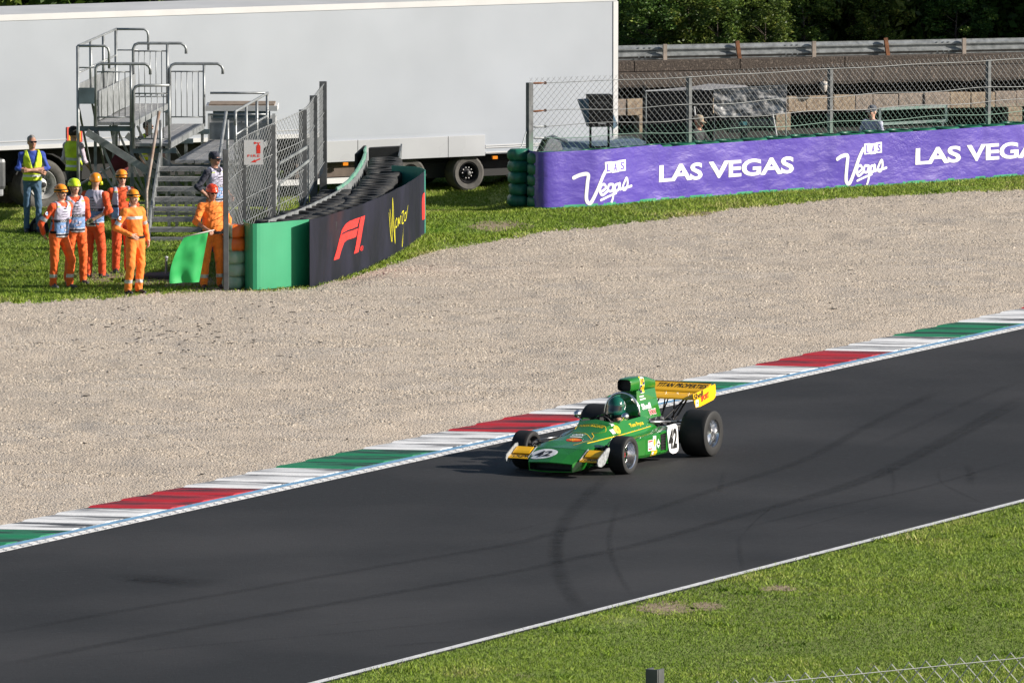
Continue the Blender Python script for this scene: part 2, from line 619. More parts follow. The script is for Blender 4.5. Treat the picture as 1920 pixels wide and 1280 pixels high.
# ---- kerb: sawtooth blocks, three teeth to a colour
def kerb_mat(name, col, dark, amt):
    m = bpy.data.materials.new(name)
    n, l, b = nodes_of(m)
    geo = n.new('ShaderNodeNewGeometry')
    tr = mapping(n, l, geo.outputs['Position'], R(8), (0.8, 4.5, 1))
    f = noise_node(n, l, tr, 0.9, 6, 0.66, 0.25)
    f2 = noise_node(n, l, geo.outputs['Position'], 24, 4, 0.7)
    f3 = noise_node(n, l, geo.outputs['Position'], 0.5, 3, 0.5)
    at_ = n.new('ShaderNodeAttribute'); at_.attribute_name = 'wear'
    a = n.new('ShaderNodeMath'); a.operation = 'MULTIPLY'
    l.new(ramp(n, l, f, 0.44, 0.64), a.inputs[0]); l.new(at_.outputs['Fac'], a.inputs[1])
    a1 = n.new('ShaderNodeMath'); a1.operation = 'MULTIPLY'
    l.new(a.outputs[0], a1.inputs[0]); l.new(ramp(n, l, f3, 0.10, 0.5), a1.inputs[1])
    a2 = n.new('ShaderNodeMath'); a2.operation = 'MULTIPLY'; a2.inputs[1].default_value = amt; a2.use_clamp = True
    l.new(a1.outputs[0], a2.inputs[0])
    c = mixcol(n, l, ramp(n, l, f2, 0.3, 0.75), tuple(x * 0.82 for x in col), col)
    c = mixcol(n, l, a2.outputs[0], c, dark)
    l.new(c, b.inputs['Base Color'])
    b.inputs['Roughness'].default_value = 0.62
    return m
km = {'w': kerb_mat('kerb_white', (0.74, 0.745, 0.75), (0.045, 0.045, 0.05), 1.9), 'r': kerb_mat('kerb_red', (0.42, 0.012, 0.022), (0.035, 0.006, 0.008), 1.9),
      'g': kerb_mat('kerb_green', (0.010, 0.19, 0.085), (0.005, 0.022, 0.016), 1.9)}
kerb = thing('kerb', 'sawtooth kerb of green, white and red blocks between track and gravel', None)
kerb['kind'] = 'structure'
kerb.location = KA
KW0, KW1 = -0.345, -1.31                 # kerb from the blue line out to the gravel
pitch = 2.27
d0 = 103.45
# one tooth: its ends lie across the track at the slant the blocks have (along X)
def xat(t, y):
    """X on the line t = const at depth y"""
    s = (y - (KA + TN * t).y) / TU.y
    return (KA + TN * t + TU * s).x
def tooth_mesh(y0, y1):
    vs, fs, w = [], [], []
    prof = [(0.0, 0.012, 0.0), (0.09, 0.030, 0.0), (0.17, 0.0295, 0.45), (0.55, 0.0225, 0.9), (0.90, 0.0145, 1.1), (1.0, 0.0125, 0.8)]
    nt = 6
    for fy, z, wr in prof:
        y = y0 + (y1 - y0) * fy
        for j in range(nt + 1):
            fj = j / nt
            t = KW0 + (KW1 - KW0) * fj
            zz = z + 0.02 * fj
            vs.append(Vector((xat(t, y), y, zz)))
            w.append(wr)
    for i in range(len(prof) - 1):
        for j in range(nt):
            a = i * (nt + 1) + j
            fs.append((a, a + nt + 1, a + nt + 2, a + 1))
    k = len(vs)                         # skirts down to the ground, kept closed
    edge = [j for j in range(nt + 1)] + [i * (nt + 1) + nt for i in range(1, len(prof))] + [(len(prof) - 1) * (nt + 1) + j for j in range(nt - 1, -1, -1)] + [i * (nt + 1) for i in range(len(prof) - 2, 0, -1)]
    for e in edge:
        p = vs[e]
        vs.append(Vector((p.x, p.y, -0.05)))
        w.append(0.3)
    ne = len(edge)
    for i in range(ne):
        fs.append((edge[i], edge[(i + 1) % ne], k + (i + 1) % ne, k + i))
    return vs, fs, w
base = {}
for k in range(-12, 26):
    colr = ['w', 'r', 'w', 'g'][k % 4]
    for j in range(3):
        ys = d0 + pitch * k + pitch * j / 3
        if colr not in base:
            vs, fs, w = tooth_mesh(ys, ys + pitch / 3 - 0.004)
            org = Vector((xat(0, ys), ys, 0))
            o = mesh_obj('kerb_tooth', [v - org for v in vs], fs, km[colr], kerb)
            a = o.data.attributes.new('wear', 'FLOAT', 'POINT')
            a.data.foreach_set('value', np.array(w, dtype=np.float32))
            base[colr] = o
        else:
            o = inst(base[colr], 'kerb_tooth', kerb)
        o.location = Vector((xat(0, ys), ys, 0)) - KA
        o['label'] = {'w': 'scuffed white kerb tooth', 'r': 'scuffed red kerb tooth', 'g': 'scuffed green kerb tooth'}[colr]

# ---- gravel trap
GB = [at(*p) for p in [(-300, 590), (-120, 580), (0, 573), (100, 566), (200, 560), (330, 553), (450, 547), (520, 545), (585, 543), (640, 531), (690, 512), (740, 494), (800, 480), (880, 463), (940, 452), (1020, 438), (1100, 428),
      (1180, 420), (1260, 413), (1340, 402), (1400, 391), (1480, 384), (1600, 374), (1760, 365), (1920, 357), (2100, 346), (2400, 328)]]
gbx = np.array([p.x for p in GB]); gby = np.array([p.y for p in GB])
kg = trk(0, KW1 + 0.03)
def kerb_y(X):
    return kg.y + (X - kg.x) / TU.x * TU.y
def grav_far(X):
    return np.interp(X, gbx, gby)
def vnoise(X, Y, sc, seed=0.0):
    """smooth value noise, about -1..1"""
    x = np.asarray(X) * sc + seed * 17.13; y = np.asarray(Y) * sc + seed * 5.71
    xi, yi = np.floor(x).astype(np.int64), np.floor(y).astype(np.int64)
    fx, fy = x - xi, y - yi
    fx, fy = fx * fx * (3 - 2 * fx), fy * fy * (3 - 2 * fy)
    def h(a, b):
        v = np.sin(a * 127.1 + b * 311.7 + seed * 74.7) * 43758.5453
        return (v - np.floor(v)) * 2 - 1
    return (h(xi, yi) * (1 - fx) + h(xi + 1, yi) * fx) * (1 - fy) + (h(xi, yi + 1) * (1 - fx) + h(xi + 1, yi + 1) * fx) * fy
nx, ny = 420, 220
X0, X1 = -15.5, 17.5
gx = np.linspace(X0, X1, nx)
near = kerb_y(gx)
near = np.maximum(near, 80)
far = grav_far(gx)
jag = np.array([0.35 * noise.noise(Vector((x * 1.1, 3.3, 0))) + 0.22 * noise.noise(Vector((x * 3.7, 8.1, 0))) + 0.15 * noise.noise(Vector((x * 9.0, 1.1, 0))) for x in gx])
far = far + jag * 1.6 + np.array([0.22 * noise.noise(Vector((x * 17.0, 4.1, 0))) for x in gx])
far = np.maximum(far, near + 0.05)
tt = np.linspace(0, 1, ny)
PX = np.repeat(gx[:, None], ny, 1)
PY = near[:, None] + (far - near)[:, None] * tt[None, :]
PZ = 0.012 + 0.03 * (vnoise(PX, PY, 0.55, 1.0) + 1) * np.minimum(1, np.minimum(tt, 1 - tt) * 12)[None, :] + 0.020 * (vnoise(PX, PY, 2.3, 5.0) + 1) * np.minimum(1, np.minimum(tt, 1 - tt) * 10)[None, :]
V = np.stack([PX.ravel(), PY.ravel(), PZ.ravel()], 1)
ii, jj = np.meshgrid(np.arange(nx - 1), np.arange(ny - 1), indexing='ij')
a = (ii * ny + jj).ravel()
T = np.stack([a, a + ny, a + ny + 1, a + 1], 1)
m_grav = bpy.data.materials.new('gravel')
n, l, b = nodes_of(m_grav)
tc = n.new('ShaderNodeTexCoord').outputs['Object']
vo = n.new('ShaderNodeTexVoronoi'); vo.inputs['Scale'].default_value = 30.0
l.new(tc, vo.inputs['Vector'])
sep = n.new('ShaderNodeSeparateColor'); l.new(vo.outputs['Color'], sep.inputs[0])
f2 = noise_node(n, l, tc, 0.45, 5, 0.6)
f3 = noise_node(n, l, tc, 3.0, 5, 0.6)
c = mixcol(n, l, sep.outputs[0], (0.375, 0.305, 0.24), (0.54, 0.46, 0.365))
c2 = mixcol(n, l, sep.outputs[1], (0.335, 0.285, 0.235), (0.51, 0.445, 0.37))
c = mixcol(n, l, ramp(n, l, f2, 0.4, 0.62), c, c2)
c = mixcol(n, l, ramp(n, l, f3, 0.66, 0.8), c, (0.27, 0.21, 0.155))
f5 = noise_node(n, l, mapping(n, l, tc, -TROT, (0.10, 0.9, 1)), 0.9, 4, 0.55, 0.8)
hv = n.new('ShaderNodeHueSaturation'); l.new(c, hv.inputs['Color'])
mrv = n.new('ShaderNodeMapRange'); mrv.inputs['From Min'].default_value = 0.3; mrv.inputs['From Max'].default_value = 0.7; mrv.inputs['To Min'].default_value = 0.86; mrv.inputs['To Max'].default_value = 1.1
l.new(f5, mrv.inputs['Value']); l.new(mrv.outputs[0], hv.inputs['Value'])
c = hv.outputs[0]
l.new(c, b.inputs['Base Color'])
b.inputs['Roughness'].default_value = 0.92
bp = n.new('ShaderNodeBump'); bp.inputs['Distance'].default_value = 0.018; bp.inputs['Strength'].default_value = 0.8; bp.invert = True
l.new(vo.outputs['Distance'], bp.inputs['Height']); l.new(bp.outputs[0], b.inputs['Normal'])
o = tri_obj('gravel_trap', V, T, m_grav, 'structure', nper=4)
o['label'] = 'pale gravel run-off between kerb and grass'

# loose stones over it
m_stone = bpy.data.materials.new('loose_stone')
n, l, b = nodes_of(m_stone)
at_ = n.new('ShaderNodeAttribute'); at_.attribute_name = 'tint'
r = n.new('ShaderNodeValToRGB')
for k, (p, cc) in enumerate([(0.0, (0.13, 0.11, 0.09)), (0.3, (0.355, 0.295, 0.23)), (0.7, (0.48, 0.41, 0.33)), (1.0, (0.64, 0.57, 0.475))]):
    e = r.color_ramp.elements[k] if k < 2 else r.color_ramp.elements.new(p)
    e.position = p; e.color = (*cc, 1)
l.new(at_.outputs['Fac'], r.inputs[0]); l.new(r.outputs[0], b.inputs['Base Color'])
b.inputs['Roughness'].default_value = 0.9
def gz(X, Y):
    """height of the gravel sheet"""
    fi = np.clip((X - X0) / (X1 - X0) * (nx - 1), 0, nx - 1.001)
    i0 = fi.astype(int)
    ne_, fa_ = np.interp(X, gx, near), np.interp(X, gx, far)
    j0 = np.clip((Y - ne_) / np.maximum(fa_ - ne_, 0.1) * (ny - 1), 0, ny - 1).astype(int)
    return PZ[i0, j0]
def in_view(X, Y, pad=0.4):
    return np.abs(X) < Y * 960 / CAM_F + pad
NS = 230000
Y = RNG.uniform(99, 160, NS * 3)
X = RNG.uniform(-11.5, 11.5, NS * 3)
ok = in_view(X, Y) & (Y > kerb_y(X) + 0.05) & (Y < np.interp(X, gx, far) + 0.25 * RNG.normal(size=NS * 3))
X, Y = X[ok][:NS], Y[ok][:NS]
k = len(X)
Z = gz(X, Y)
sz = RNG.gamma(7.0, 0.0019, k) + 0.007
ang = RNG.uniform(0, 2 * PI, k)
base4 = np.array([(-1, -0.7, -0.3), (1, -0.8, -0.3), (0.9, 0.7, -0.3), (-0.8, 0.8, -0.3)])
V = np.zeros((k, 5, 3))
for q in range(4):
    bx = base4[q, 0] * RNG.uniform(0.6, 1.1, k); by = base4[q, 1] * RNG.uniform(0.6, 1.1, k)
    V[:, q, 0] = X + sz * (bx * np.cos(ang) - by * np.sin(ang))
    V[:, q, 1] = Y + sz * (bx * np.sin(ang) + by * np.cos(ang))
    V[:, q, 2] = Z - 0.3 * sz
V[:, 4, 0] = X + sz * RNG.uniform(-0.4, 0.4, k); V[:, 4, 1] = Y + sz * RNG.uniform(-0.4, 0.4, k); V[:, 4, 2] = Z + sz * RNG.uniform(0.25, 0.75, k)
idx = np.arange(k)[:, None] * 5
T = np.concatenate([idx + np.array([[q, (q + 1) % 4, 4]]) for q in range(4)])
tint = np.clip(RNG.normal(0.58, 0.17, k), 0, 1)
o = tri_obj('gravel_stones', V.reshape(-1, 3), T, m_stone, 'stuff', cols=np.repeat(tint, 5))
o['label'] = 'loose pale stones scattered over the gravel trap'
# dark bits of rubber and twigs lying on the gravel
m_bits = pm('dark_debris', (0.030, 0.026, 0.022), 0.9)
P = []
for _ in range(190):
    q = random.random()
    if q < 0.55:
        px, py = random.gauss(330, 170), random.gauss(625, 28)
    elif q < 0.75:
        px, py = random.uniform(60, 1200), random.gauss(600 - 0.09 * 300, 35)
    else:
        px, py = random.uniform(0, 1900), random.uniform(460, 900)
    p = at(px, py, 0.03)
    if p.y > kerb_y(p.x) + 0.3 and p.y < np.interp(p.x, gx, far) - 0.1:
        P.append(p)
db = MB()
for p in P:
    ln = random.uniform(0.02, 0.05) * random.choice((1, 1, 1.3, 2.2))
    w = random.uniform(0.010, 0.024)
    z = float(gz(np.array([p.x]), np.array([p.y]))[0]) + 0.012
    db.lathe([(0.0005, 0.0), (0.7, 0.1), (1.0, 0.4), (0.6, 0.9), (0.0005, 1.0)], (p.x, p.y, z), 'Z', 5, sc=(ln * 0.75, w * 1.0, w * 0.8), rot=Matrix.Rotation(random.gauss(0, 0.5), 3, 'Z'))
o = db.build('rubber_debris', m_bits)
tag(o, 'dark scraps of rubber and twigs strewn on the gravel', kind='stuff')

# ---- grass blades
m_blade = bpy.data.materials.new('grass_blade')
n, l, b = nodes_of(m_blade)
at_ = n.new('ShaderNodeAttribute'); at_.attribute_name = 'tint'
r = n.new('ShaderNodeValToRGB')
for k, (p, cc) in enumerate([(0.0, (0.085, 0.155, 0.010)), (0.45, (0.175, 0.265, 0.022)), (0.75, (0.28, 0.345, 0.048)), (1.0, (0.42, 0.37, 0.17))]):
    e = r.color_ramp.elements[k] if k < 2 else r.color_ramp.elements.new(p)
    e.position = p; e.color = (*cc, 1)
l.new(at_.outputs['Fac'], r.inputs[0]); l.new(r.outputs[0], b.inputs['Base Color'])
b.inputs['Roughness'].default_value = 0.6
b.inputs['Specular IOR Level'].default_value = 0.25
b.inputs['Transmission Weight'].default_value = 0.0
def blades(name, X, Y, hgt, wid, label, patch=0.5, dryness=0.0):
    k = len(X)
    pn = vnoise(X, Y, 0.3, 6.0) * 0.5 + vnoise(X, Y, 0.8, 4.0) * 0.45 + vnoise(X, Y, 2.3, 2.0) * 0.45
    dry = vnoise(X, Y, 0.35, 9.0) + 0.4 * vnoise(X, Y, 1.3, 3.0)
    h = hgt * RNG.uniform(0.5, 1.25, k) * (1 + 0.45 * pn)
    ang = RNG.uniform(0, PI, k)
    lean = RNG.normal(0, 0.8, (k, 2)) + np.array([0.10, -0.1])
    V = np.zeros((k, 3, 3))
    w = wid * RNG.uniform(0.6, 1.4, k)
    V[:, 0, 0] = X - w * np.cos(ang); V[:, 0, 1] = Y - w * np.sin(ang)
    V[:, 1, 0] = X + w * np.cos(ang); V[:, 1, 1] = Y + w * np.sin(ang)
    V[:, 2, 0] = X + lean[:, 0] * h; V[:, 2, 1] = Y + lean[:, 1] * h; V[:, 2, 2] = h
    V[:, :2, 2] = -0.005
    V[:, :, 2] += terr(X, Y)[:, None]
    tint = np.clip(0.45 + 0.55 * pn * patch + RNG.normal(0, 0.16, k) + np.clip(dry - 0.85, 0, 1) * 0.4 + dryness, 0, 1)
    T = np.arange(k * 3).reshape(k, 3)
    o = tri_obj(name, V.reshape(-1, 3), T, m_blade, 'stuff', cols=np.repeat(tint, 3))
    o['label'] = label
    return o
# lawn on the camera side of the track
K = 480000
Y = RNG.uniform(89, 108.5, K); X = RNG.uniform(-4, 8.2, K)
toff = (X - NA.x) * NU.y - (Y - NA.y) * NU.x
keep = (toff > 0.02 + 0.05 * RNG.normal(size=K)) & in_view(X, Y, 0.3)
X, Y = X[keep], Y[keep]
bare = np.maximum.reduce([np.exp(-(((X - p.x) / a1) ** 2 + ((Y - p.y) / a2) ** 2)) for p, a1, a2 in [(at(1245, 1140), 0.32, 0.5), (at(1460, 1103), 0.2, 0.3), (at(1320, 1136), 0.2, 0.3), (at(1170, 1165), 0.3, 0.4)]])
keep = RNG.uniform(0, 1, len(X)) > bare * 0.95
blades('lawn_grass', X[keep], Y[keep], 0.032, 0.0058, 'mown grass of the lawn on the near side of the track', 0.8)
# grass behind the gravel
K = 1100000
Y = RNG.uniform(131, 172, K); X = RNG.uniform(-11.5, 11.5, K)
keep = in_view(X, Y, 0.3) & (Y > np.interp(X, gx, far) - 0.10 - 0.25 * np.abs(RNG.normal(size=K)))
keep &= ~((X > 0.6) & (Y > 153.2 + (X - 0.5) * 0.80))
X, Y = X[keep], Y[keep]
thin = np.exp(-(np.maximum(Y - np.interp(X, gx, far), 0) / 0.6)) * 0.85 + np.clip(vnoise(X, Y, 0.8, 7.0) - 0.25, 0, 1) * 0.8
dirt = np.maximum.reduce([np.exp(-(((X - p.x) / a1) ** 2 + ((Y - p.y) / a2) ** 2)) for p, a1, a2 in [(at(330, 528), 1.1, 1.0), (at(205, 520), 0.7, 1.2), (at(410, 545), 0.8, 0.9), (at(930, 425), 0.7, 1.5), (at(1350, 400), 1.0, 0.8)]])
keep = RNG.uniform(0, 1, len(X)) > np.maximum(thin, dirt * 0.93)
blades('verge_grass', X[keep], Y[keep], 0.050, 0.0085, 'uneven grass of the verge behind the gravel trap', 0.6, (np.exp(-np.maximum(Y[keep] - np.interp(X[keep], gx, far), 0) / 0.9) * 0.55 + np.clip(vnoise(X[keep], Y[keep], 0.5, 8.0), 0, 1) * 0.3) * (0.5 + 0.5 * vnoise(X[keep], Y[keep], 1.7, 11.0)))
# coarser weeds and clumps standing out of both lawns
cx, cy, nb_ = [], [], []
for _ in range(130):
    if random.random() < 0.55:
        x, y = random.uniform(-3.5, 7.0), random.uniform(90, 107)
        if (x - NA.x) * NU.y - (y - NA.y) * NU.x < 0.15:
            continue
    else:
        x = random.uniform(-9.5, 9)
        y = float(np.interp(x, gx, far)) + abs(random.gauss(0.1, 1.2 if x > -0.5 else 4))
        if x > 0.5 and y > 153 + (x - 0.5) * 0.75:
            continue
    q = random.randint(20, 70)
    r_ = random.uniform(0.04, 0.16)
    cx += [x + random.gauss(0, r_) for _ in range(q)]
    cy += [y + random.gauss(0, r_) for _ in range(q)]
blades('weeds', np.array(cx), np.array(cy), 0.075, 0.011, 'taller weeds and coarse clumps scattered over the mown grass', 0.9)
# bare earth showing through the turf
m_earth = pm('bare_earth', (0.33, 0.25, 0.165), 0.95, 0, 0.3, 9.0, 0.6, 40, col2=(0.17, 0.13, 0.075))
for px, py, ra, rb in ((1252, 1140, 0.36, 0.55), (1322, 1136, 0.22, 0.35), (1460, 1103, 0.22, 0.3), (330, 527, 1.15, 0.9), (210, 519, 0.75, 1.1), (412, 546, 0.8, 0.6), (1352, 402, 1.0, 0.6), (935, 424, 0.6, 1.2)):
    p = at(px, py)
    vs = [Vector((p.x, p.y, 0.004))]
    for k in range(30):
        an = 2 * PI * k / 30
        q = 1 + 0.35 * noise.noise(Vector((math.cos(an) * 1.5 + px, math.sin(an) * 1.5, 0))) + 0.2 * noise.noise(Vector((math.cos(an) * 5 + px, math.sin(an) * 5, 2)))
        vs.append(Vector((p.x + ra * q * math.cos(an), p.y + rb * q * math.sin(an), 0.004)))
    o = mesh_obj('bare_earth', vs, [(0, 1 + k, 1 + (k + 1) % 30) for k in range(30)], m_earth)
    tag(o, 'bare patch of trodden earth in the grass', kind='structure')
# ================================================================== STRUCTURES
m_galv = pm('galvanised_steel', (0.27, 0.285, 0.29), 0.45, 0.4, 0.3, 7.0, 0.1, 30)
m_galv_d = pm('weathered_steel', (0.20, 0.22, 0.23), 0.5, 0.5, 0.35, 5.0, 0.1, 30)
m_plank = pm('metal_deck', (0.27, 0.27, 0.27), 0.6, 0.2, 0.25, 5.0, 0.25, 60)
m_bluegrey = pm('blue_grey_paint', (0.11, 0.15, 0.17), 0.5, 0.2, 0.25, 5.0)
m_rust = pm('rusty_steel', (0.20, 0.085, 0.04), 0.85, 0.2, 0.5, 10.0, 0.3, 50)
m_black = pm('black_plastic', (0.007, 0.007, 0.008), 0.7, 0, 0.3, 8.0, spec=0.2)
m_rubber = pm('tyre_rubber', (0.014, 0.014, 0.014), 0.75, 0, 0.4, 9.0, 0.2, 50)
m_white = pm('white_paint', (0.58, 0.58, 0.58), 0.4, 0, 0.06, 1.5)
m_greyp = pm('grey_paint', (0.30, 0.31, 0.32), 0.5, 0, 0.12, 3.0)

# ---------------------------------------------------------------- spectator stand (tiers run away from the camera)
SD = Vector((0.092, 0.9958, 0))                    # along the tiers
S0 = Vector((-8.03, 147.7, 0))                     # near left corner
SL = 5.0
def st(x, y, z):
    """x across from the near left corner, y along the tiers"""
    p = S0 + Vector((1, 0, 0)) * x + SD * y
    return Vector((p.x, p.y, z))
stand = thing('spectator_stand', 'small grey galvanised tiered spectator stand with stair, rails and guard panels', 'grandstand', st(0.0, 0, 0))
def part(mb, name, mat, parent=stand, **k):
    return mb.build(name, mat, parent, world=True, **k)
tiers = [(0.00, 0.35, 2.47), (0.33, 0.98, 2.05), (1.03, 1.66, 1.66), (1.78, 2.88, 1.35)]
for i, (x0, x1, z) in enumerate(tiers):
    nb = [1, 2, 2, 3][i]
    for k in range(nb):
        a, b_ = x0 + (x1 - x0) * k / nb + 0.008, x0 + (x1 - x0) * (k + 1) / nb - 0.008
        mb = MB().prism([st(a, 0, z), st(b_, 0, z), st(b_, SL, z), st(a, SL, z)], (0, 0, -0.05))
        part(mb, 'deck_plank', m_plank)
    # light edge channel on the track side of every tier
    part(MB().bar(st(x1 + 0.012, -0.02, z - 0.05), st(x1 + 0.012, SL, z - 0.05), 0.03, 0.11), 'edge_channel', m_galv)
# kick panels: the back wall of the top tier, a sheet at the near end, riser sheets
part(MB().prism([st(0.36, 0.0, 2.08), st(0.36, SL, 2.08), st(0.36, SL, 2.62), st(0.36, 0, 2.62)], (0.012, 0, 0)), 'riser_sheet', m_galv)
part(MB().prism([st(0.02, -0.05, 2.40), st(0.31, -0.05, 2.40), st(0.31, -0.05, 2.70), st(0.02, -0.05, 2.70)], (0, 0.012, 0)), 'end_sheet', m_bluegrey)
part(MB().prism([st(-0.03, 0.0, 2.38), st(-0.03, SL, 2.38), st(-0.03, SL, 2.75), st(-0.03, 0, 2.75)], (0.012, 0, 0)), 'back_sheet', m_galv)
part(MB().prism([st(1.78, SL, 1.36), st(2.88, SL, 1.36), st(2.88, SL, 1.68), st(1.78, SL, 1.68)], (0, 0.015, 0)), 'end_sheet', m_galv_d)
# end guards: bent tube frames with upright bars
def guard(xa, xb, y, zb, h, hook=0.36, bars=5, both=True):
    zt = zb + h
    r = 0.028
    pts = [st(xa, y, zb - 0.05), st(xa, y, zt - 0.10), st(xa + 0.03, y, zt - 0.03), st(xa + 0.10, y, zt)]
    if hook:
        pts += [st(xb + hook - 0.10, y, zt), st(xb + hook - 0.03, y, zt - 0.04), st(xb + hook, y, zt - 0.10), st(xb + hook, y, zt - 0.20)]
    else:
        pts += [st(xb, y, zt)]
    o = part(MB().tube(pts, r, 8), 'guard_rail_tube', m_galv, smooth=True)
    part(MB().tube([st(xb, y, zb - 0.05), st(xb, y, zt - 0.005)], r * 0.9, 8), 'guard_post', m_galv, smooth=True)
    for z in ((zt - 0.15), (zb + 0.13)):
        part(MB().tube([st(xa, y, z), st(xb, y, z)], 0.015, 6), 'guard_cross_bar', m_galv, smooth=True)
    for k in range(bars):
        x = xa + (xb - xa) * (k + 1) / (bars + 1)
        part(MB().tube([st(x, y, zb + 0.13), st(x, y, zt - 0.15)], 0.0095, 6), 'guard_bar', m_galv, smooth=True)
guard(0.33, 0.98, 0.0, 2.02, 1.12)
guard(1.03, 1.69, 0.0, 1.62, 1.12, hook=0)
guard(0.33, 0.98, SL, 2.05, 1.15)
guard(1.03, 1.68, SL, 1.66, 1.15)
# back railing along the top tier
zt = 3.47
for k in range(4):
    y = SL * k / 3
    part(MB().tube([st(0.0, y, 0.0 if k % 3 == 0 else 2.3), st(0.0, y, zt)], 0.03, 8), 'rail_post', m_galv, smooth=True)
    if k < 3:
        part(MB().tube([st(0.0, y, zt - 0.1), st(0.0, y + 0.06, zt), st(0.0, y + SL / 3 - 0.02, zt)], 0.024, 8), 'hand_rail', m_galv, smooth=True)
        part(MB().tube([st(0.0, y, zt - 0.5), st(0.0, y + SL / 3, zt - 0.5)], 0.018, 6), 'mid_rail', m_galv, smooth=True)
for y, x1 in ((0.0, 0.58), (SL, 0.62)):
    part(MB().tube([st(0.0, y, zt), st(x1 - 0.08, y, zt), st(x1 - 0.02, y, zt - 0.04), st(x1, y, zt - 0.12), st(x1, y, zt - (0.42 if y == 0 else 0.40))], 0.024, 8), 'hand_rail', m_galv, smooth=True)
    part(MB().tube([st(0.0, y, zt - 0.4), st(x1 - 0.2, y, zt - 0.4)], 0.014, 6), 'mid_rail', m_galv, smooth=True)
# walkway front railing and far cross rail
for k in range(4):
    y = 0.1 + (SL - 0.2) * k / 3
    part(MB().tube([st(2.90, y, 1.1), st(2.90, y, 2.25)], 0.028, 8), 'rail_post', m_galv, smooth=True)
part(MB().tube([st(2.90, 0.02, 2.0), st(2.90, 0.1, 2.25), st(2.90, SL, 2.25)], 0.026, 8), 'hand_rail', m_galv, smooth=True)
part(MB().tube([st(2.90, 0.1, 1.82), st(2.90, SL - 0.1, 1.82)], 0.02, 8), 'mid_rail', m_galv, smooth=True)
part(MB().tube([st(1.80, SL - 0.02, 2.25), st(2.90, SL - 0.02, 2.25)], 0.022, 8), 'hand_rail', m_galv, smooth=True)
part(MB().tube([st(1.80, SL - 0.02, 1.84), st(2.90, SL - 0.02, 1.84)], 0.018, 8), 'mid_rail', m_galv, smooth=True)
# legs, cross beams and braces
for y in (0.12, SL / 2, SL - 0.12):
    for x, z in ((0.3, 2.4), (0.98, 2.0), (1.66, 1.6), (1.80, 1.3), (2.84, 1.3)):
        part(MB().bar(st(x, y, 0), st(x, y, z - 0.05), 0.055), 'stand_leg', m_galv_d if y == 0.12 and x < 1 else m_galv)
    part(MB().bar(st(0.0, y, 1.93), st(1.02, y, 1.93), 0.07, 0.09), 'cross_beam', m_bluegrey)
    part(MB().bar(st(1.0, y, 1.52), st(1.8, y, 1.52), 0.07, 0.09), 'cross_beam', m_bluegrey)
    part(MB().bar(st(1.7, y, 1.22), st(2.9, y, 1.22), 0.07, 0.09), 'cross_beam', m_galv_d)
    part(MB().bar(st(0.0, y, 0.35), st(2.9, y, 0.35), 0.05), 'cross_beam', m_galv_d)
    part(MB().bar(st(0.30, y, 1.9), st(0.95, y, 0.4), 0.045), 'brace', m_galv)
    part(MB().bar(st(0.95, y, 1.5), st(1.65, y, 0.35), 0.045), 'brace', m_galv)
    part(MB().bar(st(0.98, y, 0.3), st(0.4, y, 1.2), 0.04), 'brace', m_galv)
part(MB().bar(st(0.16, -0.04, 1.88), st(1.52, -0.04, 1.02), 0.04, 0.13), 'brace', m_galv)
part(MB().bar(st(0.85, 0.3, 1.80), st(1.75, 0.3, 1.15), 0.04, 0.12), 'brace', m_galv)
part(MB().bar(st(1.2, 0.6, 1.3), st(2.2, 0.6, 0.5), 0.04, 0.09), 'brace', m_galv_d)
for k in range(3):
    y0, y1 = SL * k / 3, SL * (k + 1) / 3
    part(MB().bar(st(0.02, y0, 2.3), st(0.02, y1, 0.9), 0.035), 'brace', m_galv)
    part(MB().bar(st(0.02, y0, 0.9), st(0.02, y1, 0.9), 0.035), 'brace', m_galv)
    part(MB().bar(st(0.32, y0, 2.25), st(0.32, y1, 2.25), 0.04), 'brace', m_galv_d)
# stair up to the walkway at the near end
ns = 8
for k in range(ns):
    z = 1.35 * (k + 0.35) / ns
    y = -1.72 + 1.72 * k / ns
    mb = MB().prism([st(1.52, y, z), st(2.72, y, z), st(2.72, y + 0.26, z), st(1.52, y + 0.26, z)], (0, 0, -0.045))
    mb.prism([st(1.52, y, z - 0.047), st(2.72, y, z - 0.047), st(2.72, y + 0.02, z - 0.047), st(1.52, y + 0.02, z - 0.047)], (0, 0, -0.03))
    part(mb, 'stair_tread', m_plank)
for x in (1.50, 2.74):
    part(MB().prism([st(x, -1.80, 0.0), st(x, -1.80, 0.18), st(x, -0.02, 1.52), st(x, 0.05, 1.25), st(x, -1.5, 0.0)], (0.03, 0, 0)), 'stair_stringer', m_galv)
    part(MB().tube([st(x, -1.75, 0.1), st(x, -1.75, 0.92), st(x, 0, 2.25)], 0.03, 8), 'stair_rail', pm('rust_stained_steel', (0.34, 0.30, 0.27), 0.7, 0.3, 0.5, 3.0, 0.2, 40, col2=(0.20, 0.12, 0.075)) if x < 2 else m_galv, smooth=True)
    part(MB().tube([st(x + 0.03, -0.02, 1.2), st(x + 0.03, -0.02, 2.1)], 0.028, 8), 'rail_post', m_galv, smooth=True)

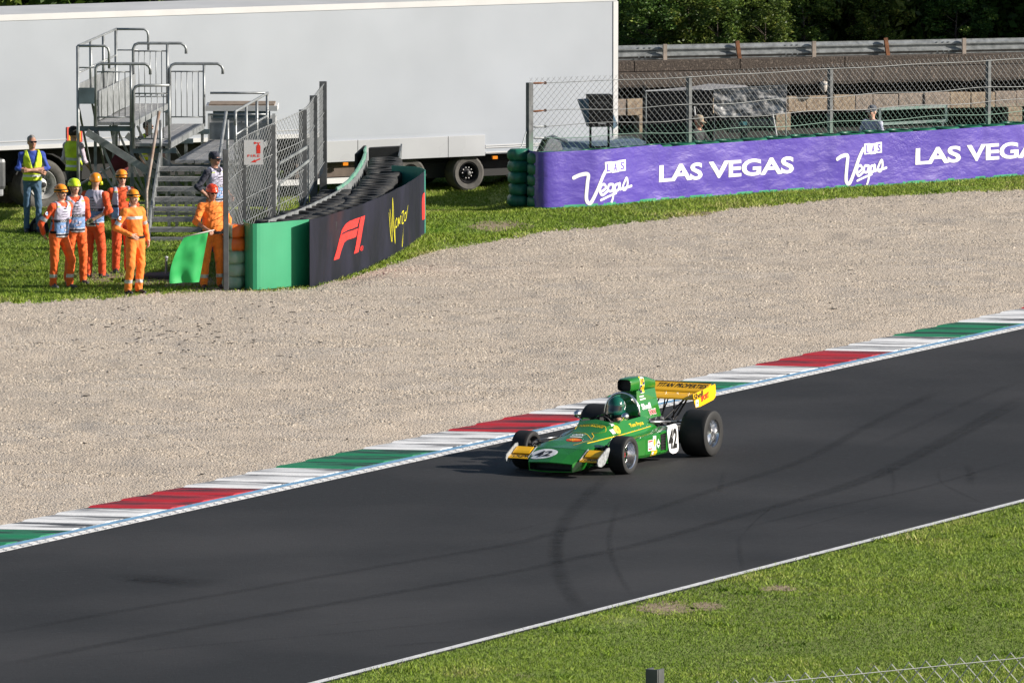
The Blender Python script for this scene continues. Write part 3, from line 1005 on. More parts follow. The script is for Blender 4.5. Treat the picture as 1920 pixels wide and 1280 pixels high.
# cabinet beyond the walkway
cb = thing('control_cabinet', 'pale grey metal cabinet with brown topped white rim behind the stand walkway', 'cabinet', atd(455, 376, 153.9))
cb.location.z = 0
mb = MB().box((0, 0, 0.85), (1.30, 0.9, 1.7)); mb.build('body', m_greyp, cb, bevel=0.01)
MB().box((0.0, -0.455, 1.78), (1.1, 0.02, 0.14)).build('vent_strip', m_bluegrey, cb)  # dark blue-grey strip filling the gap under the rim
MB().box((0, 0, 1.90), (1.38, 1.0, 0.10)).build('rim', m_white, cb)
MB().box((0, 0, 1.962), (1.26, 0.9, 0.03)).build('top_board', pm('brown_board', (0.20, 0.15, 0.11), 0.8, 0, 0.3, 8.0), cb)
for x in (-0.62, 0.62):
    MB().box((x, -0.46, 0.95), (0.06, 0.03, 1.7)).build('corner_strip', m_white, cb)
MB().box((0, -0.456, 0.85), (0.01, 0.015, 1.6)).build('door_gap', m_black, cb)

# ---------------------------------------------------------------- lorry trailer
TD = Vector((math.cos(R(29.0)), math.sin(R(29.0)), 0))
T0 = Vector((-9.91, 154.9, 0))              # on the side wall, at the left edge of the picture
TQ = Vector((TD.y, -TD.x, 0))                      # out of the side wall
def tp(a, q, z):
    p = T0 + TD * a + TQ * q
    return Vector((p.x, p.y, z))
m_trl = pm('trailer_grp', (0.375, 0.403, 0.445), 0.38, 0, 0.05, 0.7, 0.03, 3.0, coat=0.25)
m_trl2 = pm('trailer_skirt_white', (0.42, 0.43, 0.445), 0.28, 0, 0.06, 1.0, 0.02, 3.0, coat=0.4)
m_under = pm('chassis_black', (0.012, 0.012, 0.012), 0.7, 0, 0.4, 5.0)
m_amber = pm('amber_lens', (0.75, 0.22, 0.01), 0.3, 0, 0.2, 20.0)
ZR, ZB, ZB2 = 3.59, 0.97, 0.50
def alen(px):
    """distance along the side wall seen at picture column px"""
    k = (px - 960) / CAM_F
    return (k * T0.y - T0.x) / (TD.x - k * TD.y)
A0, A1 = -1.2, alen(1157)
AN = alen(600)
trailer = thing('semi_trailer', 'long plain white box trailer parked across the grass behind the stand', 'trailer', tp(0, 0, 0))
tpart = lambda mb, name, mat, parent=trailer, **k: mb.build(name, mat, parent, world=True, **k)
box = MB()
box.prism([tp(A0, 0, ZB), tp(A1, 0, ZB), tp(A1, -2.5, ZB), tp(A0, -2.5, ZB)], (0, 0, ZR - ZB - 0.1))
tpart(box, 'body', m_trl)
tpart(MB().prism([tp(A0, 0.012, ZR - 0.1), tp(A1, 0.012, ZR - 0.1), tp(A1, -2.51, ZR - 0.1), tp(A0, -2.51, ZR - 0.1)], (0, 0, 0.12)), 'roof_rail', m_white)
tpart(MB().prism([tp(A1 - 0.09, 0.015, ZB - 0.45), tp(A1 + 0.02, 0.015, ZB - 0.45), tp(A1 + 0.02, -0.1, ZB - 0.45), tp(A1 - 0.09, -0.1, ZB - 0.45)], (0, 0, ZR - ZB + 0.34)), 'corner_post', m_white)
# lower flank between the stepped neck and the tail
tpart(MB().prism([tp(AN, -0.002, ZB2), tp(A1 - 0.1, -0.002, ZB2), tp(A1 - 0.1, -2.45, ZB2), tp(AN, -2.45, ZB2)], (0, 0, ZB - ZB2 + 0.02)), 'lower_flank', m_trl)
for a, b_ in ((AN + 0.03, alen(668)), (alen(668) + 0.012, alen(838)), (alen(838) + 0.012, alen(908))):
    tpart(MB().prism([tp(a, 0.003, ZB2 - 0.03), tp(b_, 0.003, ZB2 - 0.03), tp(b_, 0.035, ZB2 - 0.03), tp(a, 0.035, ZB2 - 0.03)], (0, 0, 0.42)), 'skirt_panel', m_trl2, bevel=0.006)
for z in (ZB2 + 0.03, ZB2 + 0.13, ZB2 + 0.17):
    tpart(MB().bar(tp(alen(910), 0.008, z), tp(A1 - 0.1, 0.008, z), 0.015, 0.02), 'trim_rail', m_white)
tpart(MB().bar(tp(A0, 0.008, ZB + 0.05), tp(AN, 0.008, ZB + 0.05), 0.02, 0.08), 'trim_rail', m_white)
tpart(MB().bar(tp(A0, 0.006, ZB + 0.17), tp(AN, 0.006, ZB + 0.17), 0.012, 0.012), 'trim_rail', m_white)
tpart(MB().prism([tp(A0, -0.5, 0.30), tp(A1 - 0.4, -0.5, 0.30), tp(A1 - 0.4, -2.0, 0.30), tp(A0, -2.0, 0.30)], (0, 0, 0.66)), 'chassis', m_under)
tpart(MB().prism([tp(alen(520), -0.12, 0.03), tp(alen(664), -0.12, 0.03), tp(alen(664), -0.6, 0.03), tp(alen(520), -0.6, 0.03)], (0, 0, 0.11)), 'side_guard', m_white)
tpart(MB().prism([tp(alen(560), -0.15, 0.16), tp(alen(680), -0.15, 0.16), tp(alen(680), -0.7, 0.16), tp(alen(560), -0.7, 0.16)], (0, 0, 0.28)), 'equipment_box', pm('brown_grey_steel', (0.10, 0.075, 0.06), 0.7, 0.2, 0.4, 6.0))
for a in (alen(645), alen(926), alen(1100)):
    tpart(MB().box(tp(a, 0.03, ZB2 - 0.075), (0.11, 0.05, 0.06), R(29)), 'side_marker_lamp', m_amber)
tpart(MB().prism([tp(alen(123), 0.004, 1.08), tp(alen(123) + 0.33, 0.004, 1.08), tp(alen(123) + 0.33, 0.016, 1.08), tp(alen(123), 0.016, 1.08)], (0, 0, 0.30)), 'warning_plate', pm('plate_red', (0.6, 0.06, 0.04), 0.5, 0, 0.1, 9.0))
tpart(MB().prism([tp(alen(123) + 0.035, 0.0165, 1.11), tp(alen(123) + 0.295, 0.0165, 1.11), tp(alen(123) + 0.295, 0.0185, 1.11), tp(alen(123) + 0.035, 0.0185, 1.11)], (0, 0, 0.24)), 'warning_plate', pm('plate_orange', (0.85, 0.38, 0.02), 0.5, 0, 0.1, 9.0))
mb = MB()
for k in range(3):
    mb.prism([tp(alen(123) + a_, 0.019, z_ + 0.07 * k) for a_, z_ in ((0.07, 1.14), (0.25, 1.18), (0.25, 1.205), (0.07, 1.165))], TQ * 0.002)
tpart(mb, 'hazard_symbol', m_black)

m_rimd = pm('dark_rim', (0.03, 0.03, 0.032), 0.45, 0.5, 0.3, 9.0)
m_riml = pm('pale_rim', (0.50, 0.50, 0.49), 0.4, 0.4, 0.25, 9.0)
m_tyre_dusty = pm('dusty_tyre', (0.085, 0.08, 0.072), 0.85, 0, 0.35, 7.0, 0.2, 40)
def lorry_wheel(parent, a, q, r, rim_mat, hub_mat, w=0.34):
    """wheel standing on the ground with its face out of the side wall"""
    rot = Matrix.Rotation(R(29.0), 3, 'Z')
    c = tp(a, q, r - 0.24)
    t = MB().lathe([(r * 0.60, 0.0), (r * 0.64, -0.02), (r * 0.86, -0.035), (r * 0.965, -0.01), (r, 0.05), (r, w - 0.05), (r * 0.96, w), (r * 0.6, w)], (0, 0, 0), 'Y', 40, rot=rot)
    t.v = [v + c for v in t.v]
    wh = t.build('wheel', m_tyre_dusty, parent, world=True, autosmooth=R(40))
    rim = MB().lathe([(r * 0.60, 0.01), (r * 0.56, -0.015), (r * 0.53, 0.01), (r * 0.47, 0.05), (r * 0.44, 0.12), (r * 0.25, 0.10), (r * 0.22, 0.05), (r * 0.14, 0.03), (r * 0.13, -0.03), (0.001, -0.04)], (0, 0, 0), 'Y', 32, rot=rot)
    rim.v = [v + c for v in rim.v]
    rim.build('rim', rim_mat, wh, world=True, autosmooth=R(35))
    hub = MB()
    for k in range(10):
        an = 2 * PI * k / 10
        hub.lathe([(0.018, 0.045), (0.016, 0.015), (0.001, 0.012)], (r * 0.30 * math.cos(an), 0.02, r * 0.30 * math.sin(an)), 'Y', 6)
    hub.lathe([(r * 0.11, -0.028), (r * 0.10, -0.06), (0.001, -0.065)], (0, 0, 0), 'Y', 14)
    hub.v = [rot @ v + c for v in hub.v]
    hub.build('hub', hub_mat, wh, world=True)
m_hub = pm('hub_grey', (0.25, 0.25, 0.25), 0.4, 0.6, 0.2, 9.0)
for px in (772, 882):
    lorry_wheel(trailer, alen(px), -0.10, 0.365, m_rimd, m_hub)
tpart(MB().prism([tp(7.3, -0.45, 0.02), tp(A1 - 0.8, -0.45, 0.02), tp(A1 - 0.8, -2.1, 0.02), tp(7.3, -2.1, 0.02)], (0, 0, 0.3)), 'axle_bogie', m_under)
# far-side wheels block the light below the trailer
for px in (772, 882):
    lorry_wheel(trailer, alen(px), -1.95, 0.365, m_rimd, m_hub)

tractor = thing('truck', 'dark truck unit under the front of the white trailer, its big rear wheel showing', 'truck', tp(0, 0, 0))
kp = lambda mb, name, mat, **k: mb.build(name, mat, tractor, world=True, **k)
lorry_wheel(tractor, alen(84), -0.16, 0.50, m_riml, m_rimd, 0.6)
lorry_wheel(tractor, alen(84), -1.75, 0.50, m_riml, m_rimd, 0.6)
kp(MB().prism([tp(-5.5, -0.75, 0.22), tp(2.3, -0.75, 0.22), tp(2.3, -1.75, 0.22), tp(-5.5, -1.75, 0.22)], (0, 0, 0.55)), 'chassis', m_under)
kp(MB().prism([tp(-0.9, -0.1, 0.19), tp(0.15, -0.1, 0.19), tp(0.15, -0.7, 0.19), tp(-0.9, -0.7, 0.19)], (0, 0, 0.62)), 'fuel_tank', pm('tank_grey', (0.10, 0.105, 0.11), 0.45, 0.4, 0.2, 5.0), bevel=0.08)
mb = MB()
for k in range(9):
    an = R(20 + 140 * k / 8)
    mb.add([tp(alen(84) + 0.60 * math.cos(an), -0.14, 0.27 + 0.60 * math.sin(an)), tp(alen(84) + 0.60 * math.cos(an), -0.8, 0.27 + 0.60 * math.sin(an)),
            tp(alen(84) + 0.63 * math.cos(an), -0.8, 0.27 + 0.63 * math.sin(an)), tp(alen(84) + 0.63 * math.cos(an), -0.14, 0.27 + 0.63 * math.sin(an))], [(0, 1, 2, 3)])
    if k:
        q = len(mb.v) - 8
        mb.f += [(q, q + 1, q + 5, q + 4), (q + 3, q + 2, q + 6, q + 7), (q, q + 3, q + 7, q + 4), (q + 1, q + 2, q + 6, q + 5)]
        mb.m += [0] * 4
kp(mb, 'mudguard', m_under)
kp(MB().prism([tp(-0.06, -0.12, 0.07), tp(0.10, -0.12, 0.07), tp(0.10, -0.75, 0.07), tp(-0.06, -0.75, 0.07)], (0, 0, 0.62)), 'mud_flap', m_greyp, bevel=0.04)
kp(MB().prism([tp(-5.6, 0.0, 0.3), tp(-3.3, 0.0, 0.3), tp(-3.3, -2.45, 0.3), tp(-5.6, -2.45, 0.3)], (0, 0, 2.9)), 'cab', m_trl2, bevel=0.12)
kp(MB().prism([tp(-5.2, 0.01, 1.6), tp(-4.3, 0.01, 1.6), tp(-4.3, 0.03, 1.6), tp(-5.2, 0.03, 1.6)], (0, 0, 0.8)), 'cab_window', pm('dark_glass', (0.02, 0.025, 0.03), 0.08, 0, 0.1, 3.0))
lorry_wheel(tractor, -4.3, -0.1, 0.50, m_riml, m_rimd)

# ---------------------------------------------------------------- tyre barriers with banners
def path_fn(pts):
    P = smooth2([(p[0], p[1]) for p in pts], 10)
    L = [0.0]
    for i in range(1, len(P)):
        L.append(L[-1] + (P[i] - P[i - 1]).length)
    def f(s):
        s = max(0, min(L[-1], s))
        i = int(np.searchsorted(L, s))
        i = max(1, min(i, len(P) - 1))
        t = (s - L[i - 1]) / max(1e-9, L[i] - L[i - 1])
        d = (P[i] - P[i - 1]).normalized()
        # smooth the direction a little
        return P[i - 1].lerp(P[i], t), d
    return f, L[-1]

def banner_sheet(f, s0, s1, z0, z1, out, ns, nz, amp=0.012, thick=0.008, seed=0.0, wav=1.0, top=None):
    """closed thin sheet following the path; out: side it faces"""
    vs, fs = [], []
    g = []
    for side in (0, 1):
        for i in range(ns + 1):
            s = s0 + (s1 - s0) * i / ns
            p, d = f(s)
            nn = Vector((d.y, -d.x, 0)) * out
            for j in range(nz + 1):
                zz = (top(s) if top else z1)
                z = z0 + (zz - z0) * j / nz
                w = amp * (noise.noise(Vector((s * 1.6 * wav, z * 1.2 * wav, seed))) + 0.6 * noise.noise(Vector((s * 5 * wav, z * 3 * wav, seed + 4))))
                q = Vector((p.x, p.y, 0)) + nn * (w - thick * side)
                vs.append(Vector((q.x, q.y, z)))
    n1 = (ns + 1) * (nz + 1)
    for side in (0, 1):
        for i in range(ns):
            for j in range(nz):
                a = side * n1 + i * (nz + 1) + j
                fs.append((a, a + nz + 1, a + nz + 2, a + 1) if side == 0 else (a, a + 1, a + nz + 2, a + nz + 1))
    for j, flip in ((0, 0), (nz, 1)):
        for i in range(ns):
            a = i * (nz + 1) + j
            fs.append((a, a + nz + 1, n1 + a + nz + 1, n1 + a))
    for i in (0, ns):
        for j in range(nz):
            a = i * (nz + 1) + j
            fs.append((a, a + 1, n1 + a + 1, n1 + a))
    return vs, fs
def banner_print(name, shape, f, s0, z0, w, h, out, mat, parent, amp, seed, wav=1.0, off=0.004, slope=0.0, fine=True):
    """lay a 2-D print (unit square) on the banner sheet"""
    vs, fs = shape[0], shape[1]
    if fine:
        vs, fs = clip2([(v[0] * w, v[1] * h) for v in vs], fs, 4)
        vs = [(v[0] / w, v[1] / h) for v in vs]
    out_v = []
    for u, v in vs:
        s, z = s0 + u * w, z0 + v * h + slope * u * w
        p, d = f(s)
        nn = Vector((d.y, -d.x, 0)) * out
        ww = amp * (noise.noise(Vector((s * 1.6 * wav, z * 1.2 * wav, seed))) + 0.6 * noise.noise(Vector((s * 5 * wav, z * 3 * wav, seed + 4))))
        q = Vector((p.x, p.y, 0)) + nn * (ww + off)
        out_v.append(Vector((q.x, q.y, z)))
    return mesh_obj(name, out_v, fs, mat, parent, world=True)
def tyre_mesh(name, r=0.32, w=0.20, mat=None, n=18):
    prof = [(r * 0.58, 0.03 * w), (r * 0.62, 0.0), (r * 0.88, 0.0), (r, 0.18 * w), (r, 0.82 * w), (r * 0.88, w), (r * 0.62, w), (r * 0.58, 0.97 * w), (r * 0.66, 0.5 * w), (r * 0.58, 0.03 * w)]
    o = MB().lathe(prof, (0, 0, 0), 'Z', n).build(name, mat or m_rubber, None, smooth=True)
    me = o.data
    bpy.data.objects.remove(o)
    return me

def vinyl(name, col, rough, bump, bscale, col2=None, coat=0.3):
    return pm(name, col, rough, 0, 0.08, 1.2, bump, bscale, coat=coat, col2=col2)

# -- dark banner barrier beside the stand
BL = [at(581, 540), at(604, 534), at(628, 526), at(666, 513), at(706, 496), at(740, 479), at(770, 461), at(796, 441)]
fl, LL = path_fn([(p.x, p.y) for p in BL])
bar_l = thing('tyre_barrier', 'curved tyre barrier with dark blue banner and green front panel beside the stand', 'tyre barrier', (BL[0].x, BL[0].y, 0))
bp_ = lambda mb, name, mat, parent=bar_l, **k: mb.build(name, mat, parent, world=True, **k)
m_navy = bpy.data.materials.new('navy_banner')
n, l, b = nodes_of(m_navy)
tc = n.new('ShaderNodeTexCoord').outputs['Object']
f1 = noise_node(n, l, mapping(n, l, tc, 0, (3.0, 0.5, 0.45)), 1.3, 4, 0.55, 0.6)
c = mixcol(n, l, ramp(n, l, f1, 0.38, 0.66), (0.008, 0.0095, 0.015), (0.017, 0.018, 0.032))
f2 = noise_node(n, l, mapping(n, l, tc, 0, (1.0, 1.0, 0.6)), 0.7, 3, 0.5)
c = mixcol(n, l, ramp(n, l, f2, 0.62, 0.8), c, (0.045, 0.018, 0.018))
l.new(c, b.inputs['Base Color']); b.inputs['Roughness'].default_value = 0.6; b.inputs['Specular IOR Level'].default_value = 0.15
m_grn = pm('green_panel', (0.022, 0.265, 0.125), 0.45, 0, 0.06, 2.0, 0.02, 4.0, coat=0.1)
m_red = pm('print_red', (0.72, 0.028, 0.022), 0.45, 0, 0.05, 3.0)
m_yel = pm('print_yellow', (0.72, 0.66, 0.02), 0.45, 0, 0.05, 3.0)
BH = 1.175
vs, fs = banner_sheet(fl, 0, LL, 0.0, BH, 1, 60, 8, 0.020, 0.012, 1.0, 0.9)
mesh_obj('banner', vs, fs, m_navy, bar_l, world=True, smooth=False)
GC = [at(457, 537), at(459, 541.5), at(466, 544.5), at(480, 545.5), at(511, 543), at(547, 539.5), at(580, 536.5)]
fg, LG = path_fn([(p.x, p.y) for p in GC])
vs, fs = banner_sheet(fg, 0, LG, 0.02, 1.155, 1, 30, 4, 0.004, 0.012, 3.0, 0.7)
mesh_obj('green_panel', vs, fs, m_grn, bar_l, world=True, smooth=False)
# end return of the banner, green inside, and the hollow behind it
RC = [at(796, 441), at(797, 436), at(780, 431), at(735, 428)]
fr_, LR = path_fn([(p.x, p.y) for p in RC])
vs, fs = banner_sheet(fr_, 0, LR, 0.0, BH, 1, 16, 4, 0.005, 0.012, 3.0)
mesh_obj('return_panel', vs, fs, pm('teal_panel', (0.03, 0.20, 0.15), 0.5, 0, 0.1, 4.0), bar_l, world=True)
# red race logo: two slanted strokes and a bar
lg = []
def poly2(pts):
    return [(p[0], p[1]) for p in pts]
logo_polys = [poly2([(0.0, 0.0), (0.16, 0.0), (0.30, 0.42), (0.37, 0.475), (0.66, 0.475), (0.74, 0.70), (0.36, 0.70), (0.235, 0.65), (0.175, 0.55)]),
              poly2([(0.0, 0.0), (0.175, 0.55), (0.255, 0.80), (0.34, 0.94), (0.45, 1.0), (0.81, 1.0), (0.725, 0.755), (0.40, 0.755), (0.27, 0.715), (0.20, 0.60), (0.02, 0.0)]),
              poly2([(0.60, 0.0), (0.755, 0.0), (1.0, 1.0), (0.845, 1.0)])]
lv, lf = [], []
for pg in logo_polys[1:2] + logo_polys[0:1] + logo_polys[2:]:
    k = len(lv); lv += pg; lf.append(tuple(range(k, k + len(pg))))
def s_at(px):
    """path position of the dark banner at picture column px"""
    best = min(range(400), key=lambda i: abs(((fl(LL * i / 399)[0].x / fl(LL * i / 399)[0].y) * CAM_F + 960) - px))
    return LL * best / 399
def prints_at(pxa, pxb):
    a, b_ = s_at(pxa), s_at(pxb)
    return a, b_ - a
sa, sw = prints_at(624, 683)
banner_print('race_logo', (lv, lf), fl, sa, 0.36, sw, 0.60, 1, m_red, bar_l, 0.020, 1.0, 0.9, 0.006, slope=0.0)
rv, rf, rw = text_mesh('®', 0.01)
banner_print('registered_mark', (rv, rf), fl, s_at(673), 0.36, 0.30, 0.09, 1, m_red, bar_l, 0.020, 1.0, 0.9, 0.006)
mz = [[(0.0, 0.72), (0.05, 0.3), (0.10, 0.14), (0.13, 0.55), (0.17, 0.98), (0.20, 0.70), (0.24, 0.30), (0.26, 0.06), (0.27, 0.3), (0.29, 0.52)],
      [(0.05, 0.78), (0.10, 0.40), (0.14, 0.12), (0.16, 0.5), (0.18, 0.93), (0.215, 0.5), (0.25, 0.12)],
      [(0.36, 0.52), (0.31, 0.44), (0.34, 0.36), (0.41, 0.38), (0.43, 0.48), (0.37, 0.54)],
      [(0.47, 0.36), (0.49, 0.52), (0.50, 0.40), (0.55, 0.54), (0.58, 0.50), (0.58, 0.38)],
      [(0.62, 0.58), (0.72, 0.60), (0.64, 0.38), (0.73, 0.36), (0.72, 0.10), (0.66, -0.10), (0.67, 0.05), (0.72, 0.25)],
      [(0.86, 0.55), (0.79, 0.52), (0.79, 0.40), (0.86, 0.42), (0.88, 0.58), (0.89, 0.42), (0.98, 0.66)]]
sa, sw = prints_at(728, 765)
sv, sf = strokes_mesh([[(p[0] * sw, p[1] * 0.92) for p in ln] for ln in mz], 0.024)
# strokes lie steeply foreshortened along the path: widen them along it
sv = [(p[0] / sw, p[1] / 0.92) for p in sv]
banner_print('script_lettering', (sv, sf), fl, sa, 0.17, sw, 0.90, 1, m_yel, bar_l, 0.020, 1.0, 0.9, 0.006, fine=False)
sa = s_at(790.5)
banner_print('race_logo', ([(0, 0.03), (1, 0.0), (1, 1.0), (0.25, 0.95), (0, 0.7)], [(0, 1, 2, 3, 4)]), fl, sa, 0.30, LL - sa - 0.02, 0.50, 1, m_red, bar_l, 0.020, 1.0, 0.9, 0.006)
# tyres: two rows following the banner, then a bend away to the far end
tyre_me = tyre_mesh('tyre', 0.33, 0.215)
def left_of(p, d, k):
    return Vector((p.x, p.y)) + Vector((-d.y, d.x)) * k
cnt = 0
FAR = [at(660, 395, 0), at(676, 388, 0), at(690, 381, 0), at(705, 374, 0), at(715, 369, 0)]
def add_tyre(x, y, z, mats_rot=0.0):
    global cnt
    cnt += 1
    o = inst(tyre_me, 'tyre', bar_l, (x - BL[0].x, y - BL[0].y, z), (random.gauss(0, 0.03), random.gauss(0, 0.03), random.uniform(0, 6)))
    s_ = random.uniform(0.95, 1.03)
    o.scale = (s_, s_, 1)
    return o
ftp, LT = path_fn([(p.x - 0.38, p.y + 0.12) for p in BL[:5]] + [(-2.66, 143.4), (-2.50, 146.4), (-2.42, 149.4), (-2.42, 152.4)])
s = 0.95
while s < LT:
    p, d = ftp(s)
    for r_ in range(2 if s < LT * 0.52 else 1):
        q = left_of(p, d, 0.60 * r_)
        for lev in range(5):
            add_tyre(q.x + random.gauss(0, 0.025), q.y + random.gauss(0, 0.025), 0.212 * lev)
    s += 0.56
# conveyor belt strip with green paint along the inner top edge, curling up at the far end
IN = [(-4.22, 137.8), (-3.72, 140.1), (-3.20, 143.6), (-2.95, 146.2), (-2.80, 150.0), (-2.79, 152.8)]
fi_, LI = path_fn(IN)
vs, fs = banner_sheet(fi_, 0, LI, 0.05, 1.10, -1, 40, 3, 0.015, 0.02, 6.0, top=lambda s: 1.10)
mesh_obj('belt_strip', vs, fs, m_galv, bar_l, world=True)
vs, fs = banner_sheet(fi_, LI * 0.42, LI, 0.62, 1.16, 1, 24, 3, 0.02, 0.03, 8.0, top=lambda s: 1.13 + 0.10 * (s / LI) ** 2)
mesh_obj('belt_strip', vs, fs, pm('green_belt', (0.05, 0.26, 0.16), 0.5, 0, 0.3, 4.0, col2=(0.20, 0.30, 0.26)), bar_l, world=True)
# loops of belt standing at the far end
bp_(MB().prism([(-2.75, 152.9, 0.2), (-2.22, 152.9, 0.2), (-2.16, 152.95, 1.20), (-2.75, 152.95, 1.17)], (0.02, 0.25, 0)), 'end_belt', m_rubber)
bp_(MB().prism([(-2.24, 152.6, 0.2), (-2.20, 153.4, 0.2), (-2.14, 153.4, 1.22), (-2.18, 152.6, 1.05)], (0.03, 0, 0)), 'end_belt', m_galv_d)
bp_(MB().prism([(-2.96, 152.0, 0.3), (-2.80, 152.7, 0.3), (-2.79, 152.7, 1.24), (-2.95, 152.1, 1.12)], (-0.05, 0.02, 0)), 'end_belt', m_rubber)

# -- painted bundles of tyres at the barrier ends
def bundle(name, label, base, r, lev, mats, lean=0.0, squash=1.0):
    t = thing(name, label, 'tyre stack', base)
    z = 0.0
    for k in range(lev):
        h = 1.10 / lev
        mb = MB()
        prof = [(0.02, 0.0), (r * 0.80, 0.0), (r * 0.97, h * 0.2), (r, h * 0.5), (r * 0.97, h * 0.8), (r * 0.80, h), (0.02, h)]
        vs = []
        mb.lathe(prof, (0, 0, 0), 'Z', 28)
        for i, v in enumerate(mb.v):
            an = math.atan2(v.y, v.x)
            ff = 1 + 0.22 * noise.noise(Vector((math.cos(an) * 1.6, math.sin(an) * 1.6, k * 3.1 + v.z * 3))) + 0.14 * noise.noise(Vector((math.cos(an) * 5, math.sin(an) * 5, k + v.z * 9)))
            mb.v[i] = Vector((v.x * ff + lean * (z + v.z), v.y * ff * squash, z + v.z * 1.0))
        mt_ = mats[k % len(mats)]
        o = mb.build('tyre', list(mt_) if isinstance(mt_, tuple) else mt_, t, smooth=True)
        if isinstance(mt_, tuple):
            for pl_ in o.data.polygons:
                pl_.material_index = 1 if pl_.center.x - lean * z > -r * 0.25 else 0
        z += h
    return t
m_pg = pm('pale_green_paint', (0.20, 0.42, 0.26), 0.4, 0, 0.3, 5.0, 0.2, 14, col2=(0.42, 0.52, 0.42))
m_po = pm('orange_paint', (0.75, 0.15, 0.02), 0.35, 0, 0.15, 5.0, 0.2, 14)
m_dg = pm('dark_green_paint', (0.015, 0.14, 0.09), 0.42, 0, 0.3, 6.0, 0.25, 16)
p = at(439, 541)
bundle('painted_tyre_stack', 'stack of tyres painted pale green and orange in front of the left fence post', (p.x, p.y + 0.02, 0), 0.20, 5, [m_pg, m_pg, m_pg, (m_pg, m_po), (m_pg, m_po)], 0.02, 1.0)
p = at(973, 388)
bundle('painted_tyre_stack', 'stack of dark green tyres at the end of the purple banner barrier', (p.x, p.y + 0.25, 0), 0.215, 5, [m_dg], 0.0, 1.0)

# -- purple banner barrier
PB = [(0.30, 154.2), (0.31, 153.7), (0.40, 153.15), (0.62, 152.95), (1.1, 153.2), (1.75, 153.6)] + [tuple(at(px, py).xy) for px, py in ((1200, 380), (1300, 372), (1500, 358), (1700, 345.5), (1920, 330.5), (2100, 318), (2400, 299))]
fp, LP = path_fn(PB)
bar_r = thing('tyre_barrier', 'long tyre barrier with glossy purple lettered banner below the wire fence', 'tyre barrier', (0.4, 153.1, 0))
m_pur = bpy.data.materials.new('purple_vinyl')
n, l, b = nodes_of(m_pur)
tc = n.new('ShaderNodeTexCoord').outputs['Object']
f1 = noise_node(n, l, tc, 0.9, 4, 0.5)
c = mixcol(n, l, ramp(n, l, f1, 0.3, 0.7), (0.070, 0.045, 0.315), (0.095, 0.062, 0.375))
l.new(c, b.inputs['Base Color'])
b.inputs['Roughness'].default_value = 0.36
b.inputs['Coat Weight'].default_value = 0.35; b.inputs['Coat Roughness'].default_value = 0.10
fa = noise_node(n, l, mapping(n, l, tc, 0, (0.8, 0.8, 1.5)), 1.7, 4, 0.55, 0.15)
fb = noise_node(n, l, tc, 13.0, 3, 0.6, 0.3)
fm = noise_node(n, l, tc, 0.8, 2, 0.5)
ad = n.new('ShaderNodeMath'); ad.operation = 'MULTIPLY'
l.new(fb, ad.inputs[0]); l.new(ramp(n, l, fm, 0.45, 0.65), ad.inputs[1])
ad2 = n.new('ShaderNodeMath'); ad2.operation = 'MULTIPLY_ADD'; ad2.inputs[1].default_value = 0.32
l.new(ad.outputs[0], ad2.inputs[0]); l.new(fa, ad2.inputs[2])
bp = n.new('ShaderNodeBump'); bp.inputs['Distance'].default_value = 0.046; bp.inputs['Strength'].default_value = 0.8
l.new(ad2.outputs[0], bp.inputs['Height'])
l.new(bp.outputs[0], b.inputs['Normal']); l.new(bp.outputs[0], b.inputs['Coat Normal'])
PH = 1.06
def ptop(s):
    p, d = fp(s)
    px = 960 + CAM_F * p.x / p.y
    return 1.095 if px < 1243 else 1.045
vs, fs = banner_sheet(fp, 0.55, LP, 0.03, PH, 1, 220, 8, 0.022, 0.012, 11.0, 1.0, top=ptop)
o = mesh_obj('banner', vs, fs, m_pur, bar_r, world=True, smooth=True)
o.data.set_sharp_from_angle(angle=R(50))
vs, fs = banner_sheet(fp, 0.0, 0.56, 0.0, 1.09, 1, 14, 3, 0.01, 0.02, 11.0, 1.0)
mesh_obj('green_end', vs, fs, pm('deep_green_vinyl', (0.006, 0.12, 0.06), 0.4, 0, 0.1, 4.0), bar_r, world=True)
vs, fs = banner_sheet(fp, 0.7, LP, 0.0, 0.06, 1, 120, 1, 0.012, 0.03, 11.0, 1.0)
mesh_obj('green_skirt', vs, fs, m_grn, bar_r, world=True)
def sp_at(px):
    best = min(range(0, 3000), key=lambda i: abs(((fp(LP * i / 2999)[0].x / fp(LP * i / 2999)[0].y) * CAM_F + 960) - px))
    return LP * best / 2999
m_wprint = pm('print_white', (0.72, 0.72, 0.73), 0.4, 0, 0.04, 3.0)
m_pprint = pm('print_purple', (0.13, 0.075, 0.52), 0.35, 0, 0.05, 3.0)
prr = lambda name, shape, px0, px1, z0, h, mat, fine=True, off=0.006: banner_print(name, shape, fp, sp_at(px0), z0, sp_at(px1) - sp_at(px0), h, 1, mat, bar_r, 0.022, 11.0, 1.0, off, fine=fine)
tv, tf, tw = text_mesh('LAS VEGAS', 0.030, 0, 0.97)
prr('lettering', (tv, tf), 1237, 1490, 0.36, 0.335, m_wprint)
prr('lettering', (tv, tf), 1719, 1972, 0.37, 0.335, m_wprint)
